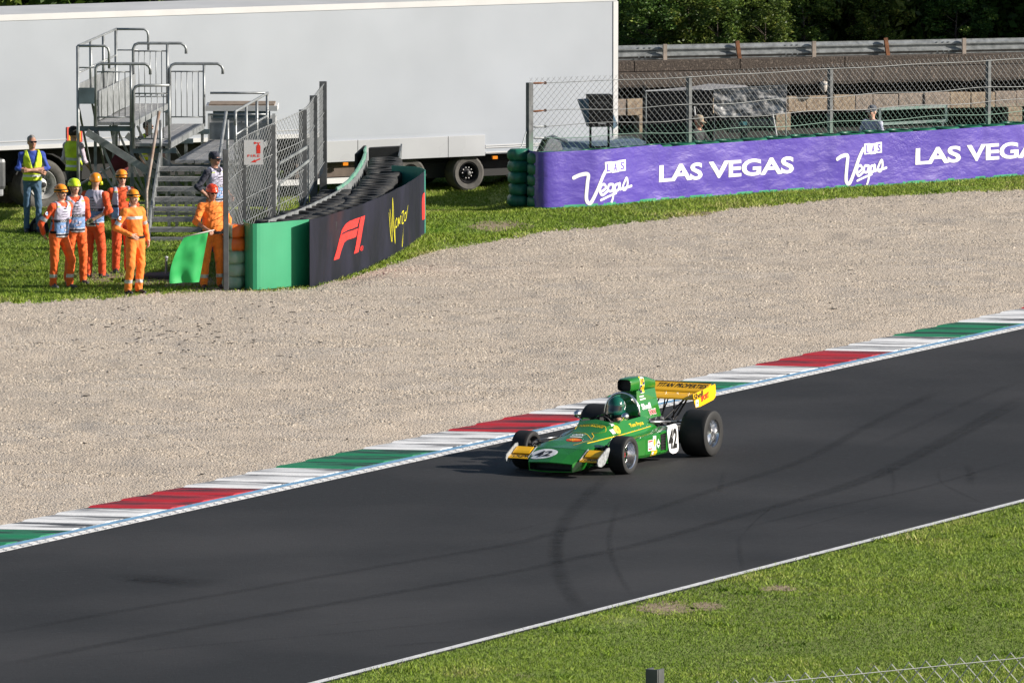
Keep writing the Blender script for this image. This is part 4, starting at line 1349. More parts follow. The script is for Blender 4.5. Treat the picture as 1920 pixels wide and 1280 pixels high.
script = [([(0.0, 0.60), (0.10, 0.66), (0.21, 0.66), (0.20, 0.45), (0.19, 0.10), (0.25, 0.02), (0.34, 0.25), (0.43, 0.55), (0.53, 0.80)], 0.075),
          ([(0.41, 0.25), (0.50, 0.33), (0.47, 0.42), (0.41, 0.38), (0.40, 0.25), (0.44, 0.18), (0.53, 0.26)], 0.05),
          ([(0.64, 0.40), (0.56, 0.40), (0.54, 0.28), (0.61, 0.26), (0.65, 0.40), (0.64, 0.12), (0.60, -0.04), (0.62, 0.02)], 0.05),
          ([(0.76, 0.40), (0.69, 0.38), (0.68, 0.27), (0.74, 0.27), (0.77, 0.42), (0.77, 0.28), (0.82, 0.30)], 0.05),
          ([(0.83, 0.34), (0.90, 0.52), (0.92, 0.38), (0.88, 0.26), (0.84, 0.28), (1.0, 0.33)], 0.05),
          ([(0.41, 0.07), (0.55, 0.14), (0.70, 0.20)], 0.045)]
script = [([(x, y * 0.86) for x, y in ln], w * 1.0) for ln, w in script]
def script_logo(pa, pb, z0):
    wm = sp_at(pb) - sp_at(pa)
    sv, sf = strokes_mesh([([(p[0] * wm, p[1]) for p in ln], w) for ln, w in script], 0.05)
    banner_print('script_lettering', ([(p[0] / wm, p[1] / 0.86) for p in sv], sf), fp, sp_at(pa), z0, wm, 0.86, 1, m_wprint, bar_r, 0.022, 11.0, 1.0, 0.006, fine=False)
    k = (pb - pa) / 108.0
    for i, (ch, a0, dz, sk) in enumerate((('L', 0.55, 0.0, -0.01), ('A', 0.67, -0.004, 0.012), ('S', 0.79, 0.012, 0.0))):
        x0 = pa + (pb - pa) * a0
        x1 = x0 + (pb - pa) * 0.115
        prr('letter_tile', ([(0.02, 0.0), (1.0, 0.03), (0.98, 1.0), (-0.04, 0.97)], [(0, 1, 2, 3)]), x0, x1, z0 + 0.57 + dz, 0.225, m_wprint, True, 0.0065)
        cv, cf, _ = text_mesh(ch, 0.012)
        prr('letter', (cv, cf), x0 + (x1 - x0) * 0.26, x0 + (x1 - x0) * 0.76, z0 + 0.60 + dz, 0.155, m_pprint, True, 0.010)
script_logo(1076, 1183, 0.06)
script_logo(1571, 1664, 0.07)
# green-topped tyres standing behind the banner
tg_me = tyre_mesh('tyre', 0.30, 0.215, pm('green_tyre', (0.006, 0.11, 0.06), 0.5, 0, 0.35, 6.0))
s = 0.9
while s < LP:
    p, d = fp(s)
    q = left_of(p, d, 0.36)
    for lev in range(5):
        o = inst(tg_me, 'tyre', bar_r, (q.x - 0.4, q.y - 153.1, 0.212 * lev), (random.gauss(0, 0.02), random.gauss(0, 0.02), random.uniform(0, 6)))
    s += 0.62

# ---------------------------------------------------------------- wire fences
m_wire = pm('galvanised_wire', (0.25, 0.26, 0.26), 0.5, 0.3, 0.2, 4.0)
m_post = bpy.data.materials.new('painted_post')
n, l, b = nodes_of(m_post)
geo = n.new('ShaderNodeNewGeometry').outputs['Position']
sx = n.new('ShaderNodeSeparateXYZ'); l.new(geo, sx.inputs[0])
nz = noise_node(n, l, geo, 7.0, 4, 0.6)
ad = n.new('ShaderNodeMath'); ad.operation = 'MULTIPLY_ADD'; ad.inputs[1].default_value = 0.5
l.new(nz, ad.inputs[0]); l.new(sx.outputs[2], ad.inputs[2])
c = mixcol(n, l, ramp(n, l, nz, 0.35, 0.7), (0.05, 0.055, 0.06), (0.13, 0.14, 0.145))
c = mixcol(n, l, ramp(n, l, ad.outputs[0], 0.0, 1.0), c, c)
mrp = n.new('ShaderNodeMapRange'); mrp.inputs['From Min'].default_value = 1.60; mrp.inputs['From Max'].default_value = 1.30
l.new(ad.outputs[0], mrp.inputs['Value'])
c = mixcol(n, l, mrp.outputs[0], c, (0.08, 0.15, 0.115))
l.new(c, b.inputs['Base Color']); b.inputs['Roughness'].default_value = 0.6
m_gwire = pm('green_wire', (0.16, 0.26, 0.21), 0.5, 0.1, 0.2, 4.0)

def chain_link(f, L, z0, z1, dw, dh, r, out=0.0, split=None):
    """diagonal wires of a chain-link mesh as thin three-sided rods; two materials above and below split"""
    mb = MB()
    nn = int(L / dw) + 1
    rows = int(round((z1 - z0) / (dh / 2)))
    def P(s, z, o_):
        p, d = f(s)
        return Vector((p.x + d.y * o_, p.y - d.x * o_, z))
    for i in range(-rows - rows % 2, nn * 2 + 1, 2):
        for sgn in (1, -1):
            # a wire climbs half a cell sideways per half cell upward
            pts = []
            for k in range(rows + 1):
                s = (i + (k if sgn > 0 else rows - k)) * dw / 2
                if -1e-6 <= s <= L:
                    pts.append((s, z0 + k * dh / 2))
            if len(pts) < 2:
                continue
            cur = [pts[0]]
            segs = []
            # straight runs are split where the colour changes
            for q in pts[1:]:
                cur.append(q)
                if split and cur[-2][1] < split <= q[1]:
                    segs.append((cur, 1)); cur = [q]
            if len(cur) > 1:
                segs.append((cur, 0 if not split or cur[0][1] >= split - 1e-6 else 1))
            for sg, mi in segs:
                a, b_ = sg[0], sg[-1]
                # follow a bending line with a few points
                stp = max(1, int(abs(b_[0] - a[0]) / 1.2))
                line = [P(a[0] + (b_[0] - a[0]) * q / stp, a[1] + (b_[1] - a[1]) * q / stp, 0.004 * sgn) for q in range(stp + 1)]
                mb.tube(line, r, 3, mi, caps=False)
    return mb

# right-hand fence behind the purple banner
FR = [tuple(at(993, 386).xy + Vector((0, 0.55)))] + [(p[0] - 0.30, p[1] + 0.40) for p in [tuple(at(px, py).xy) for px, py in ((1300, 372), (1565, 353.5), (1860, 334.5), (2150, 315), (2440, 296))]]
ff, LF = path_fn(FR)
def sf_at(px):
    best = min(range(0, 2000), key=lambda i: abs(((ff(LF * i / 1999)[0].x / ff(LF * i / 1999)[0].y) * CAM_F + 960) - px))
    return LF * best / 1999
fence_r = thing('wire_fence', 'tall chain-link fence on steel posts behind the purple banner', 'fence', (FR[0][0], FR[0][1], 0))
def fpart(mb, name, mat, parent, **k):
    return mb.build(name, mat, parent, world=True, **k)
def channel_post(parent, x, y, h, rot, wid=0.10, dep=0.10, z0=0.0, mat=None):
    """square steel post with a capped top"""
    mb = MB().box((x, y, z0 + (h - z0) / 2), (wid, dep, h - z0), Matrix.Rotation(rot, 3, 'Z'), bev=0.006)
    return fpart(mb, 'fence_post', mat or m_post, parent)
channel_post(fence_r, FR[0][0], FR[0][1], 2.34, R(40), 0.115, 0.095)
for px in (1293, 1558, 1855, 2150):
    p, d = ff(sf_at(px))
    channel_post(fence_r, p.x, p.y + 0.05, 2.34, R(42), 0.085, 0.085)
mb = chain_link(ff, LF - 0.1, 0.78, 2.42, 0.124, 0.132, 0.0034, split=1.38)
fpart(mb, 'chain_link_mesh', [m_wire, m_gwire], fence_r, recalc=False)
for z, m_, sag in ((2.33, m_wire, 0.0), (1.78, m_wire, 0.01), (1.50, m_wire, 0.02), (1.26, m_gwire, 0.03), (2.08, m_wire, 0.0)):
    if z == 2.08:
        continue
    pts = []
    for i in range(61):
        s = LF * i / 60
        p, d = ff(s)
        pts.append(Vector((p.x + d.y * 0.02, p.y - d.x * 0.02, z + 0.02 * math.sin(s * 2.4 + z * 7) * (1 if z < 2.3 else 0.3))))
    fpart(MB().tube(pts, 0.007, 5), 'tension_cable', m_, fence_r)
    p0 = pts[0]; d = (pts[1] - pts[0]).normalized()
    tb = MB().tube([p0 + d * 0.04, p0 + d * 0.10, p0 + d * 0.22, p0 + d * 0.30], [0.008, 0.022, 0.022, 0.012], 6)
    tb.lathe([(0.03, -0.012), (0.03, 0.012), (0.012, 0.012), (0.012, -0.012), (0.03, -0.012)], p0 + d * 0.33, 'Y', 10)
    fpart(tb, 'turnbuckle', m_rust if z in (2.33, 1.78) else m_galv, fence_r)
# stay wire from the end post to the ground
fpart(MB().tube([Vector((FR[0][0] - 0.03, FR[0][1], 1.5)), Vector((FR[0][0] - 0.16, FR[0][1] - 0.2, 1.1)), Vector((FR[0][0] - 0.2, FR[0][1] - 0.25, 1.08))], 0.012, 6), 'stay_wire', m_galv_d, fence_r)

m_dpost = pm('dark_steel_post', (0.10, 0.105, 0.11), 0.5, 0.3, 0.3, 5.0)
# left-hand fence, seen almost end on
FL = [(-4.90, 136.45), (-4.72, 139.5), (-4.30, 142.7), (-3.83, 146.2), (-3.72, 149.6), (-3.62, 153.0)]
fl2, LF2 = path_fn(FL)
fence_l = thing('wire_fence', 'chain-link fence on dark posts seen end on between stand and tyre barrier', 'fence', (FL[0][0], FL[0][1], 0))
for k, (x, y) in enumerate(FL):
    channel_post(fence_l, x, y, [2.43, 2.35, 2.38, 2.40, 2.42, 2.45][k], R([8, 8, 12, 10, 5, 5][k]), 0.09 if k == 0 else 0.14, 0.08, mat=m_dpost)
mb = chain_link(fl2, LF2, 0.72, 2.42, 0.30, 0.13, 0.0045)
fpart(mb, 'chain_link_mesh', m_wire, fence_l, recalc=False)
for z in (2.40, 1.85, 1.3, 0.9):
    pts = [Vector((fl2(LF2 * i / 24)[0].x + 0.02, fl2(LF2 * i / 24)[0].y, z)) for i in range(25)]
    fpart(MB().tube(pts, 0.007, 5), 'tension_cable', m_wire, fence_l)
# bolted angle-iron frame leaning behind it
fr = thing('steel_frame', 'tilted angle-iron frame behind the end-on wire fence', 'frame', (-3.9, 144.6, 0))
for a, b_ in (((-4.22, 144.4, 1.55), (-3.72, 145.2, 1.80)), ((-4.22, 144.4, 1.18), (-3.70, 145.2, 1.55)), ((-4.22, 144.4, 0.0), (-4.22, 144.4, 1.60)), ((-3.71, 145.2, 0.0), (-3.71, 145.2, 1.82)), ((-4.02, 144.6, 0.0), (-3.72, 145.2, 0.9))):
    fpart(MB().bar(a, b_, 0.03, 0.05), 'frame_bar', m_galv_d, fr)

# fire point sign on the fence
fs_o = thing('fire_sign', 'white sign with red extinguisher, red lettering and arrow on the wire fence', 'sign', atd(475.5, 309, 138.6))
zb = fs_o.location.z
fs_o.rotation_euler = (0, 0, R(6))
MB().box((0, 0, 0.215), (0.335, 0.012, 0.43)).build('sign_board', m_white, fs_o)
m_sred = pm('sign_red', (0.72, 0.035, 0.02), 0.45, 0, 0.08, 6.0)
def flat2(name, vs, fs, x0, z0, w, h, mat, parent, y=-0.0085):
    return mesh_obj(name, [Vector((x0 + v[0] * w, y, z0 + v[1] * h)) for v in vs], fs, mat, parent)
tv, tf, tw = text_mesh('FIRE', 0.012, 0, 1.15)
flat2('lettering', tv, tf, -0.105, 0.135, 0.215, 0.042, m_sred, fs_o)
flat2('arrow', [(0, 0.1), (0.45, 0.75), (0.42, 0.50), (0.92, 0.98), (1.0, 0.72), (0.52, 0.30), (0.58, 0.08)], [(0, 1, 2, 3, 4, 5, 6)], -0.05, 0.035, 0.17, 0.08, m_sred, fs_o)
flat2('extinguisher_symbol', [(0.30, 0.0), (1.0, 0.0), (1.0, 0.60), (0.90, 0.72), (0.74, 0.76), (0.74, 0.84), (1.0, 0.92), (0.96, 0.97), (0.66, 0.90), (0.58, 0.98), (0.50, 0.90), (0.0, 1.0), (-0.12, 0.98), (-0.12, 0.80), (0.0, 0.80), (0.48, 0.86), (0.56, 0.84), (0.56, 0.76), (0.40, 0.72), (0.30, 0.60)], [tuple(range(20))], 0.02, 0.195, 0.10, 0.205, m_sred, fs_o)

# near fence at the foot of the picture, on the wall below the camera
NF = [at(1150, 1290, 7.0), at(1925, 1225, 7.0)]
ny0 = 42.0
NFp = [(( 1150 - 960) / CAM_F * 41.55, 41.55), ((1225 - 960) / CAM_F * 41.75, 41.75), ((2300 - 960) / CAM_F * 43.9, 43.9)]
fn, LN = path_fn(NFp)
ftop = lambda py, d: CAM_H - (py + 885) * d / CAM_F
wall_n = thing('retaining_wall', 'concrete retaining wall below the camera carrying a wire fence', 'wall', (NFp[0][0], NFp[0][1], 0))
d_ = (Vector(NFp[2]) - Vector(NFp[0])).normalized()
pw0, pw1 = Vector(NFp[0]) - d_ * 25, Vector(NFp[2]) + d_ * 25
fpart(MB().prism([(pw0.x, pw0.y, -0.2), (pw1.x, pw1.y, -0.2), (pw1.x + d_.y * 0.3, pw1.y - d_.x * 0.3, -0.2), (pw0.x + d_.y * 0.3, pw0.y - d_.x * 0.3, -0.2)], (0, 0, 4.9)), 'wall_body', pm('concrete_grey', (0.32, 0.31, 0.29), 0.9, 0, 0.25, 2.0, 0.3, 12), wall_n)
fpart(MB().prism([(pw0.x - d_.y * 0.05, pw0.y + d_.x * 0.05, 4.7), (pw1.x - d_.y * 0.05, pw1.y + d_.x * 0.05, 4.7), (pw1.x + d_.y * 0.35, pw1.y - d_.x * 0.35, 4.7), (pw0.x + d_.y * 0.35, pw0.y - d_.x * 0.35, 4.7)], (0, 0, 0.12)), 'wall_coping', pm('concrete_grey', (0.32, 0.31, 0.29)), wall_n)
fence_n = thing('wire_fence', 'chain-link fence top with a square post below the lawn at the photograph foot', 'fence', (NFp[0][0], NFp[0][1], 4.82))
zt = ftop(1276, 42.0)
p = Vector((NFp[1][0], NFp[1][1], 0))
zpt = ftop(1263, p.y)
mb = MB().box((p.x, p.y, (4.82 + zpt) / 2), (0.070, 0.012, zpt - 4.82), R(-30))
rm = Matrix.Rotation(R(-30), 3, 'Z')
for q in (-0.0315, 0.0315):
    cc = rm @ Vector((q, 0.035, 0))
    mb.box((p.x + cc.x, p.y + cc.y, (4.82 + zpt) / 2), (0.012, 0.06, zpt - 4.82), rm)
fpart(mb, 'fence_post', m_dpost, fence_n)
ztip = ftop(1250, 42.5)
mb = chain_link(fn, LN, ztip - 0.60, ztip, 0.115, 0.115, 0.0031)
fpart(mb, 'chain_link_mesh', m_wire, fence_n, recalc=False)
mb = chain_link(fn, LN, 4.84, ztip - 0.60, 0.25, 0.24, 0.0024)
fpart(mb, 'chain_link_mesh', m_wire, fence_n, recalc=False)
pts = []
for i in range(30):
    p, d = fn(LN * i / 29)
    pts.append(Vector((p.x - d.y * -0.006, p.y - d.x * 0.006, ztip - 0.062)))
fpart(MB().tube(pts, 0.0022, 5), 'tension_cable', m_wire, fence_n)
# ================================================================== BEHIND THE FENCE
m_conc = bpy.data.materials.new('old_concrete')
n, l, b = nodes_of(m_conc)
tc = n.new('ShaderNodeTexCoord').outputs['Object']
f1 = noise_node(n, l, tc, 1.2, 6, 0.65)
f2 = noise_node(n, l, tc, 22.0, 5, 0.7)
f3 = noise_node(n, l, mapping(n, l, tc, 0, (3.0, 3.0, 0.6)), 1.5, 5, 0.6)
c = mixcol(n, l, ramp(n, l, f1, 0.3, 0.7), (0.16, 0.125, 0.10), (0.235, 0.19, 0.155))
c = mixcol(n, l, ramp(n, l, f2, 0.42, 0.30), c, (0.07, 0.055, 0.045))
c = mixcol(n, l, ramp(n, l, f2, 0.74, 0.80), c, (0.42, 0.37, 0.31))
c = mixcol(n, l, ramp(n, l, f3, 0.52, 0.75), c, (0.095, 0.075, 0.06))
l.new(c, b.inputs['Base Color']); b.inputs['Roughness'].default_value = 0.95
bp = n.new('ShaderNodeBump'); bp.inputs['Distance'].default_value = 0.04; bp.inputs['Strength'].default_value = 0.9
l.new(f2, bp.inputs['Height']); l.new(bp.outputs[0], b.inputs['Normal'])
m_block = pm('tan_block', (0.40, 0.32, 0.23), 0.95, 0, 0.45, 3.5, 0.6, 14, col2=(0.23, 0.17, 0.12))
m_block2 = pm('grey_block', (0.30, 0.245, 0.20), 0.95, 0, 0.4, 4.0, 0.6, 14)
m_dark = pm('dark_soil', (0.016, 0.014, 0.012), 0.95, 0, 0.4, 4.0)  # soil colour; on the recess walls its near-black stands in for shade
BD = Vector((math.cos(R(17)), math.sin(R(17)), 0)); BQ = Vector((BD.y, -BD.x, 0))
B0 = Vector((2.26, 172.0, 0))                      # ledge face at picture column 1157
def bk(a, q, z):
    """a along the old banking, q towards the camera"""
    p = B0 + BD * a + BQ * q
    return Vector((p.x, p.y, z))
def ba(px):
    k = (px - 960) / CAM_F
    return (k * B0.y - B0.x) / (BD.x - k * BD.y)
banking = thing('old_banking', 'weathered brown concrete underside of an old banked track with block wall and pillars', 'concrete structure', bk(0, 0, 0))
kpart = lambda mb, name, mat, parent=banking, **k: mb.build(name, mat, parent, world=True, **k)
def zpx(py, a, q=0.0):
    """height seen at picture row py on the banking"""
    p = bk(a, q, 0)
    return CAM_H - (py + 885) * p.y / CAM_F
AL, AR = -14.0, 24.0
# upper slab in cast bays, lower rough beam in bays
a = AL
i = 0
while a < AR:
    w = 2.4
    dz = 0.0
    kpart(MB().prism([bk(a + 0.01, 0.0, 1.345 + dz), bk(a + w - 0.01, 0.0, 1.345 + dz), bk(a + w - 0.01, -3.0, 1.385), bk(a + 0.01, -3.0, 1.345)], (0, 0, 0.222)), 'slab_bay', m_conc)
    # the edge of the lower beam is broken and uneven
    vs, fs = [], []
    nb_ = 26
    for j in range(nb_ + 1):
        x = a + w * j / nb_
        lo = 1.0 + 0.035 * noise.noise(Vector((x * 2.2, 0, 3))) + 0.015 * noise.noise(Vector((x * 9, 0, 1)))
        fr = 0.14 + 0.02 * noise.noise(Vector((x * 4, 2, 3)))
        vs += [bk(x, fr - 0.02, lo), bk(x, fr, lo + 0.06), bk(x, fr - 0.03, 1.325), bk(x, -0.3, 1.335), bk(x, -0.9, lo + 0.05)]
    for j in range(nb_):
        for q in range(5):
            fs.append((j * 5 + q, j * 5 + (q + 1) % 5, (j + 1) * 5 + (q + 1) % 5, (j + 1) * 5 + q))
    o = mesh_obj('beam_bay', vs, fs, m_conc, banking, world=True)
    a += w
    i += 1
# block wall under it: courses of single blocks
blk = MB().box((0, 0, 0), (1, 1, 1), bev=0.04).build('wall_block', m_block, banking)
bme = blk.data
bpy.data.objects.remove(blk)
bme2 = bme.copy(); bme2.materials.clear(); bme2.materials.append(m_block2)
ang = R(17)
ops_ = [(ba(1452) , ba(1480)), (ba(1888), ba(1915)), (ba(1195), ba(1222)), (ba(2330), ba(2360))]
a = -1.0
while a < AR - 8:
    w = random.uniform(0.40, 0.66)
    px = 960 + CAM_F * bk(a, 0, 0).x / bk(a, 0, 0).y
    tan = 1160 < px < 1300 or 1455 < px < 1600 or 1790 < px < 1840
    for z, h in ((0.40, 0.19), (0.592, 0.15)) if 1190 < px < 1300 else ((0.40, 0.34),):
        o = bpy.data.objects.new('wall_block', bme if tan or random.random() < 0.15 else bme2)
        COL.objects.link(o)
        o.parent = banking
        h2 = h + random.uniform(-0.012, 0.012)
        o.location = bk(a + w / 2, -0.10 + random.uniform(-0.02, 0.02), z + h2 / 2) - banking.location
        o.rotation_euler = (random.gauss(0, 0.006), random.gauss(0, 0.01), ang + random.gauss(0, 0.01))
        o.scale = (w - random.uniform(0.010, 0.022), 0.25, h2)
    a += w
# pillars carrying the block wall
for pa, pb in ops_:
    z = 0.0
    for k in range(2):
        h = 0.20
        o = bpy.data.objects.new('pillar_block', bme)
        COL.objects.link(o); o.parent = banking
        o.location = bk((pa + pb) / 2, -0.05, z + h / 2) - banking.location
        o.scale = ((pb - pa), 0.36, h - 0.008)
        o.rotation_euler = (0, 0, ang)
        z += h
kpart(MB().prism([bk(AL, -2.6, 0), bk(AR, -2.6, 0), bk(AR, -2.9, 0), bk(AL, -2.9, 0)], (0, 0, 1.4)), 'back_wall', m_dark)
kpart(MB().prism([bk(AL, -0.9, 0.6), bk(AR, -0.9, 0.6), bk(AR, -1.0, 0.6), bk(AL, -1.0, 0.6)], (0, 0, 0.5)), 'recess_wall', m_dark)  # shade of the gap under the beam, painted near-black on these walls
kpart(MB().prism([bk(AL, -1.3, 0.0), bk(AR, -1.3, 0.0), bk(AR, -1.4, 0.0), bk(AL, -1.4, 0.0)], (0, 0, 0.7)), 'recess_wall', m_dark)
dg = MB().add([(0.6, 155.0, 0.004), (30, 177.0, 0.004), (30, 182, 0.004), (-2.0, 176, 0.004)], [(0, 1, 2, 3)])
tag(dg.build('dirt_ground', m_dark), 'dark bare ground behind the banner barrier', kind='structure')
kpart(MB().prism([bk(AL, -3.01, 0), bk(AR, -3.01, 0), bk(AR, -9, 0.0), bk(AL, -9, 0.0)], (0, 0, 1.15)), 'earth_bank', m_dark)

# guard rail on the slab
rail = thing('guard_rail', 'two-wave galvanised guard rail along the edge of the old concrete banking', 'guard rail', bk(0, -0.3, 1.57))
wave = [(0.0, 0.0), (0.0, 0.02), (0.05, 0.07), (0.05, 0.10), (0.0, 0.14), (0.0, 0.17), (0.05, 0.21), (0.05, 0.24), (0.0, 0.29), (0.0, 0.31)]
zr = 1.578
def rail_sheet(a0, a1, q0):
    vs, fs = [], []
    pr = [(q, z) for q, z in wave] + [(q - 0.006, z) for q, z in reversed(wave)]
    k = len(pr)
    for a in (a0, a1):
        vs += [bk(a, -0.30 + q0 + q, zr + z) for q, z in pr]
    for j in range(k):
        fs.append((j, (j + 1) % k, k + (j + 1) % k, k + j))
    fs += [tuple(range(k - 1, -1, -1)), tuple(range(k, 2 * k))]
    return vs, fs
sp_ = [ba(p) for p in (-100, 700, 985, 1252, 1528, 1812, 2100)]
for i in range(len(sp_) - 1):
    vs, fs = rail_sheet(sp_[i] - 0.12, sp_[i + 1] + 0.1, 0.004 * (i % 2))
    o = mesh_obj('rail_section', vs, fs, m_galv, rail, world=True)
    mb = MB()
    for dx in (-0.06, 0.06, 0.16):
        for z in (0.055, 0.255):
            mb.box(bk(sp_[i + 1] - 0.5 + dx * 1.2, -0.245, zr + z), (0.03, 0.02, 0.02), ang)
    mb.build('rail_bolt', m_galv_d, rail, world=True)
for k, px in enumerate((975, 1113, 1252, 1390, 1532, 1669, 1814, 1960)):
    rusty = px in (1390, 1669)
    w = 0.085
    sl = 0.03 if rusty else 0.0
    o = MB().bar(bk(ba(px) + sl, -0.18, zr - 0.02), bk(ba(px) - sl, -0.18, zr + (0.37 if rusty else 0.33)), w, 0.06, up=tuple(BQ)).build('rail_post', m_rust if rusty else pm('weathered_wood', (0.30, 0.25, 0.21), 0.85, 0, 0.3, 8.0), rail, world=True)
    if rusty:
        o['label'] = 'leaning rusty post'
MB().prism([bk(AL, -0.30, 1.574), bk(AR, -0.30, 1.574), bk(AR, -0.5, 1.574), bk(AL, -0.5, 1.574)], (0, 0, 0.01)).build('base_strip', m_galv_d, rail, world=True)
# lamp-like white cover under the beam
wb = thing('floodlight', 'small dirty white bucket-shaped lamp hanging under the concrete beam', 'lamp', bk(ba(1540), 0.2, 1.03))
q = MB().lathe([(0.01, 0.03), (0.075, 0.02), (0.085, -0.02), (0.07, -0.14), (0.045, -0.2), (0.01, -0.21)], (0, 0, 0), 'Z', 16)
q.build('lamp_housing', pm('dirty_white', (0.50, 0.45, 0.40), 0.7, 0, 0.3, 20.0), wb, smooth=True)
MB().tube([(0, 0, 0.02), (0, -0.05, 0.1)], 0.012, 6).build('bracket', m_galv_d, wb)
MB().lathe([(0.087, -0.01), (0.09, -0.03), (0.084, -0.05)], (0, 0, 0), 'Z', 16).build('band', m_greyp, wb)

# ---------------------------------------------------------------- parked car, box, tent, camera platform
pc = atd(1100, 286, 157.9); pc.z = -0.42
car_b = thing('parked_car', 'pale blue-grey car parked behind the fence, its sloping roof showing', 'car', pc, R(-78))
m_cpaint = pm('blue_grey_car_paint', (0.16, 0.21, 0.26), 0.25, 0.2, 0.1, 2.0, coat=0.6)
prof = [(-2.0, 0.35), (-2.05, 0.75), (-1.9, 0.92), (-0.95, 1.0), (-0.25, 1.40), (0.3, 1.48), (1.5, 1.46), (2.1, 1.05), (2.2, 0.7), (2.15, 0.35)]
ring = lambda y, k, dz: [(x * k, y, z + dz * (1 if z > 1.02 else 0)) for x, z in prof]
MB().loft([ring(-0.78, 0.96, -0.04), ring(-0.85, 1.0, -0.02), ring(0.85, 1.0, -0.02), ring(0.78, 0.96, -0.04)]).build('body', m_cpaint, car_b, autosmooth=R(35))
m_glass = pm('dark_glass', (0.02, 0.025, 0.03), 0.08, 0, 0.1, 3.0)
MB().add([(-0.92, -0.66, 1.03), (-0.92, 0.66, 1.03), (-0.26, 0.6, 1.405), (-0.26, -0.6, 1.405)], [(0, 1, 2, 3)]).build('windscreen', m_glass, car_b)
mb = MB().tube([(-0.9, -0.80, 1.02), (-0.22, -0.74, 1.41), (0.3, -0.74, 1.49), (1.5, -0.74, 1.47)], 0.03, 6)
mb.build('roof_rail', m_white, car_b)
for x in (-1.3, 1.35):
    for y in (-0.78, 0.78):
        wmb = MB().lathe([(0.19, -0.1), (0.30, -0.11), (0.32, -0.07), (0.32, 0.07), (0.30, 0.1), (0.19, 0.1)], (x, y, 0.32), 'Y', 20)
        wmb.build('wheel', m_rubber, car_b)
bx = atd(1124, 300, 156.2); bx.z = 0
mon = thing('monitor_box', 'black hooded monitor box on a stand in front of the white trailer corner', 'monitor', bx, R(8))
mz_ = CAM_H - (234 + 885) * 156.2 / CAM_F
mtop = CAM_H - (174 + 885) * 156.2 / CAM_F
MB().box((0, 0, (mz_ + mtop) / 2), (0.48, 0.4, mtop - mz_), bev=0.012).build('case', m_black, mon)
MB().prism([(-0.241, -0.2, mz_), (-0.42, -0.06, mtop - 0.10), (-0.245, -0.2, mtop - 0.08)], (0, 0.25, 0)).build('side_shade', pm('blue_shade_cloth', (0.06, 0.11, 0.16), 0.7, 0, 0.15, 5.0), mon)
MB().prism([(0.241, -0.2, mz_ - 0.05), (0.36, -0.06, mz_ + 0.02), (0.245, -0.2, mz_ + 0.25)], (0, 0.25, 0)).build('side_shade', pm('blue_shade_cloth', (0.06, 0.11, 0.16)), mon)
MB().box((0, -0.203, mtop - 0.15), (0.3, 0.008, 0.06)).build('front_panel', pm('charcoal', (0.025, 0.025, 0.027), 0.4, 0, 0.2, 9.0), mon)
MB().box((0.02, -0.206, mz_ + 0.07), (0.16, 0.006, 0.03)).build('plate', m_greyp, mon)
for x in (-0.18, 0.18):
    MB().bar((x, 0, 0), (x, 0, mz_ + 0.01), 0.04).build('leg', m_black, mon)
MB().box((0, 0.12, 0.5), (0.40, 0.1, 0.9)).build('stand_panel', m_black, mon)

def sway(pts, amp=0.02, seed=0):
    return [Vector(p) + Vector((noise.noise(Vector(p) * 3 + Vector((seed, 0, 0))), noise.noise(Vector(p) * 3 + Vector((0, seed, 5))), noise.noise(Vector(p) * 3 + Vector((9, 0, seed))))) * amp for p in pts]
# tent
DT = 164.0
def td(px, py, dd=0.0):
    return atd(px, py, DT + dd)
tent = thing('canopy_tent', 'low black camera tent with pale grey roof behind the wire fence', 'tent', Vector((td(1275, 268).x, DT, 0)))
tpart2 = lambda mb, name, mat, **k: mb.build(name, mat, tent, world=True, **k)
A, B_, C_, D_ = td(1212, 171), td(1337, 167), td(1337, 270), td(1212, 280)
A.z, B_.z = A.z, B_.z
C_.z = D_.z = 0.0
tpart2(MB().prism([A, B_, Vector((B_.x, DT, 0)), Vector((A.x, DT, 0))], (0, 0.02, 0)), 'front_cloth', m_black)
tpart2(MB().prism([A, Vector((A.x, DT, 0)), Vector((A.x - 0.05, DT + 1.8, 0)), A + Vector((-0.05, 1.8, 0))], (0.02, 0, 0)), 'side_cloth', m_black)
roof = [A + Vector((0, -0.03, 0.005)), B_ + Vector((0, -0.03, 0.005)), td(1420, 172, 0.9), td(1398, 160, 1.6), td(1330, 157, 1.9), td(1300, 162, 1.6)]
tpart2(MB().add(roof + [p - Vector((0, 0, 0.02)) for p in roof], [(0, 1, 2, 3, 4, 5), (11, 10, 9, 8, 7, 6)] + [(i, 6 + i, 6 + (i + 1) % 6, (i + 1) % 6) for i in range(6)]), 'roof_cloth', pm('grey_cloth', (0.25, 0.245, 0.25), 0.8, 0, 0.15, 4.0))
tpart2(MB().tube([td(1211, 171, -0.04), td(1255, 169, -0.04)], 0.018, 6), 'roof_pole', m_white)
tpart2(MB().tube([td(1316, 168.5, -0.04), td(1338, 168.5, -0.04)], 0.014, 6), 'roof_pole', m_white)
tpart2(MB().tube([td(1211.5, 171, -0.03), Vector((td(1211.5, 171).x, DT - 0.03, 0))], 0.014, 6), 'tent_pole', m_galv_d)
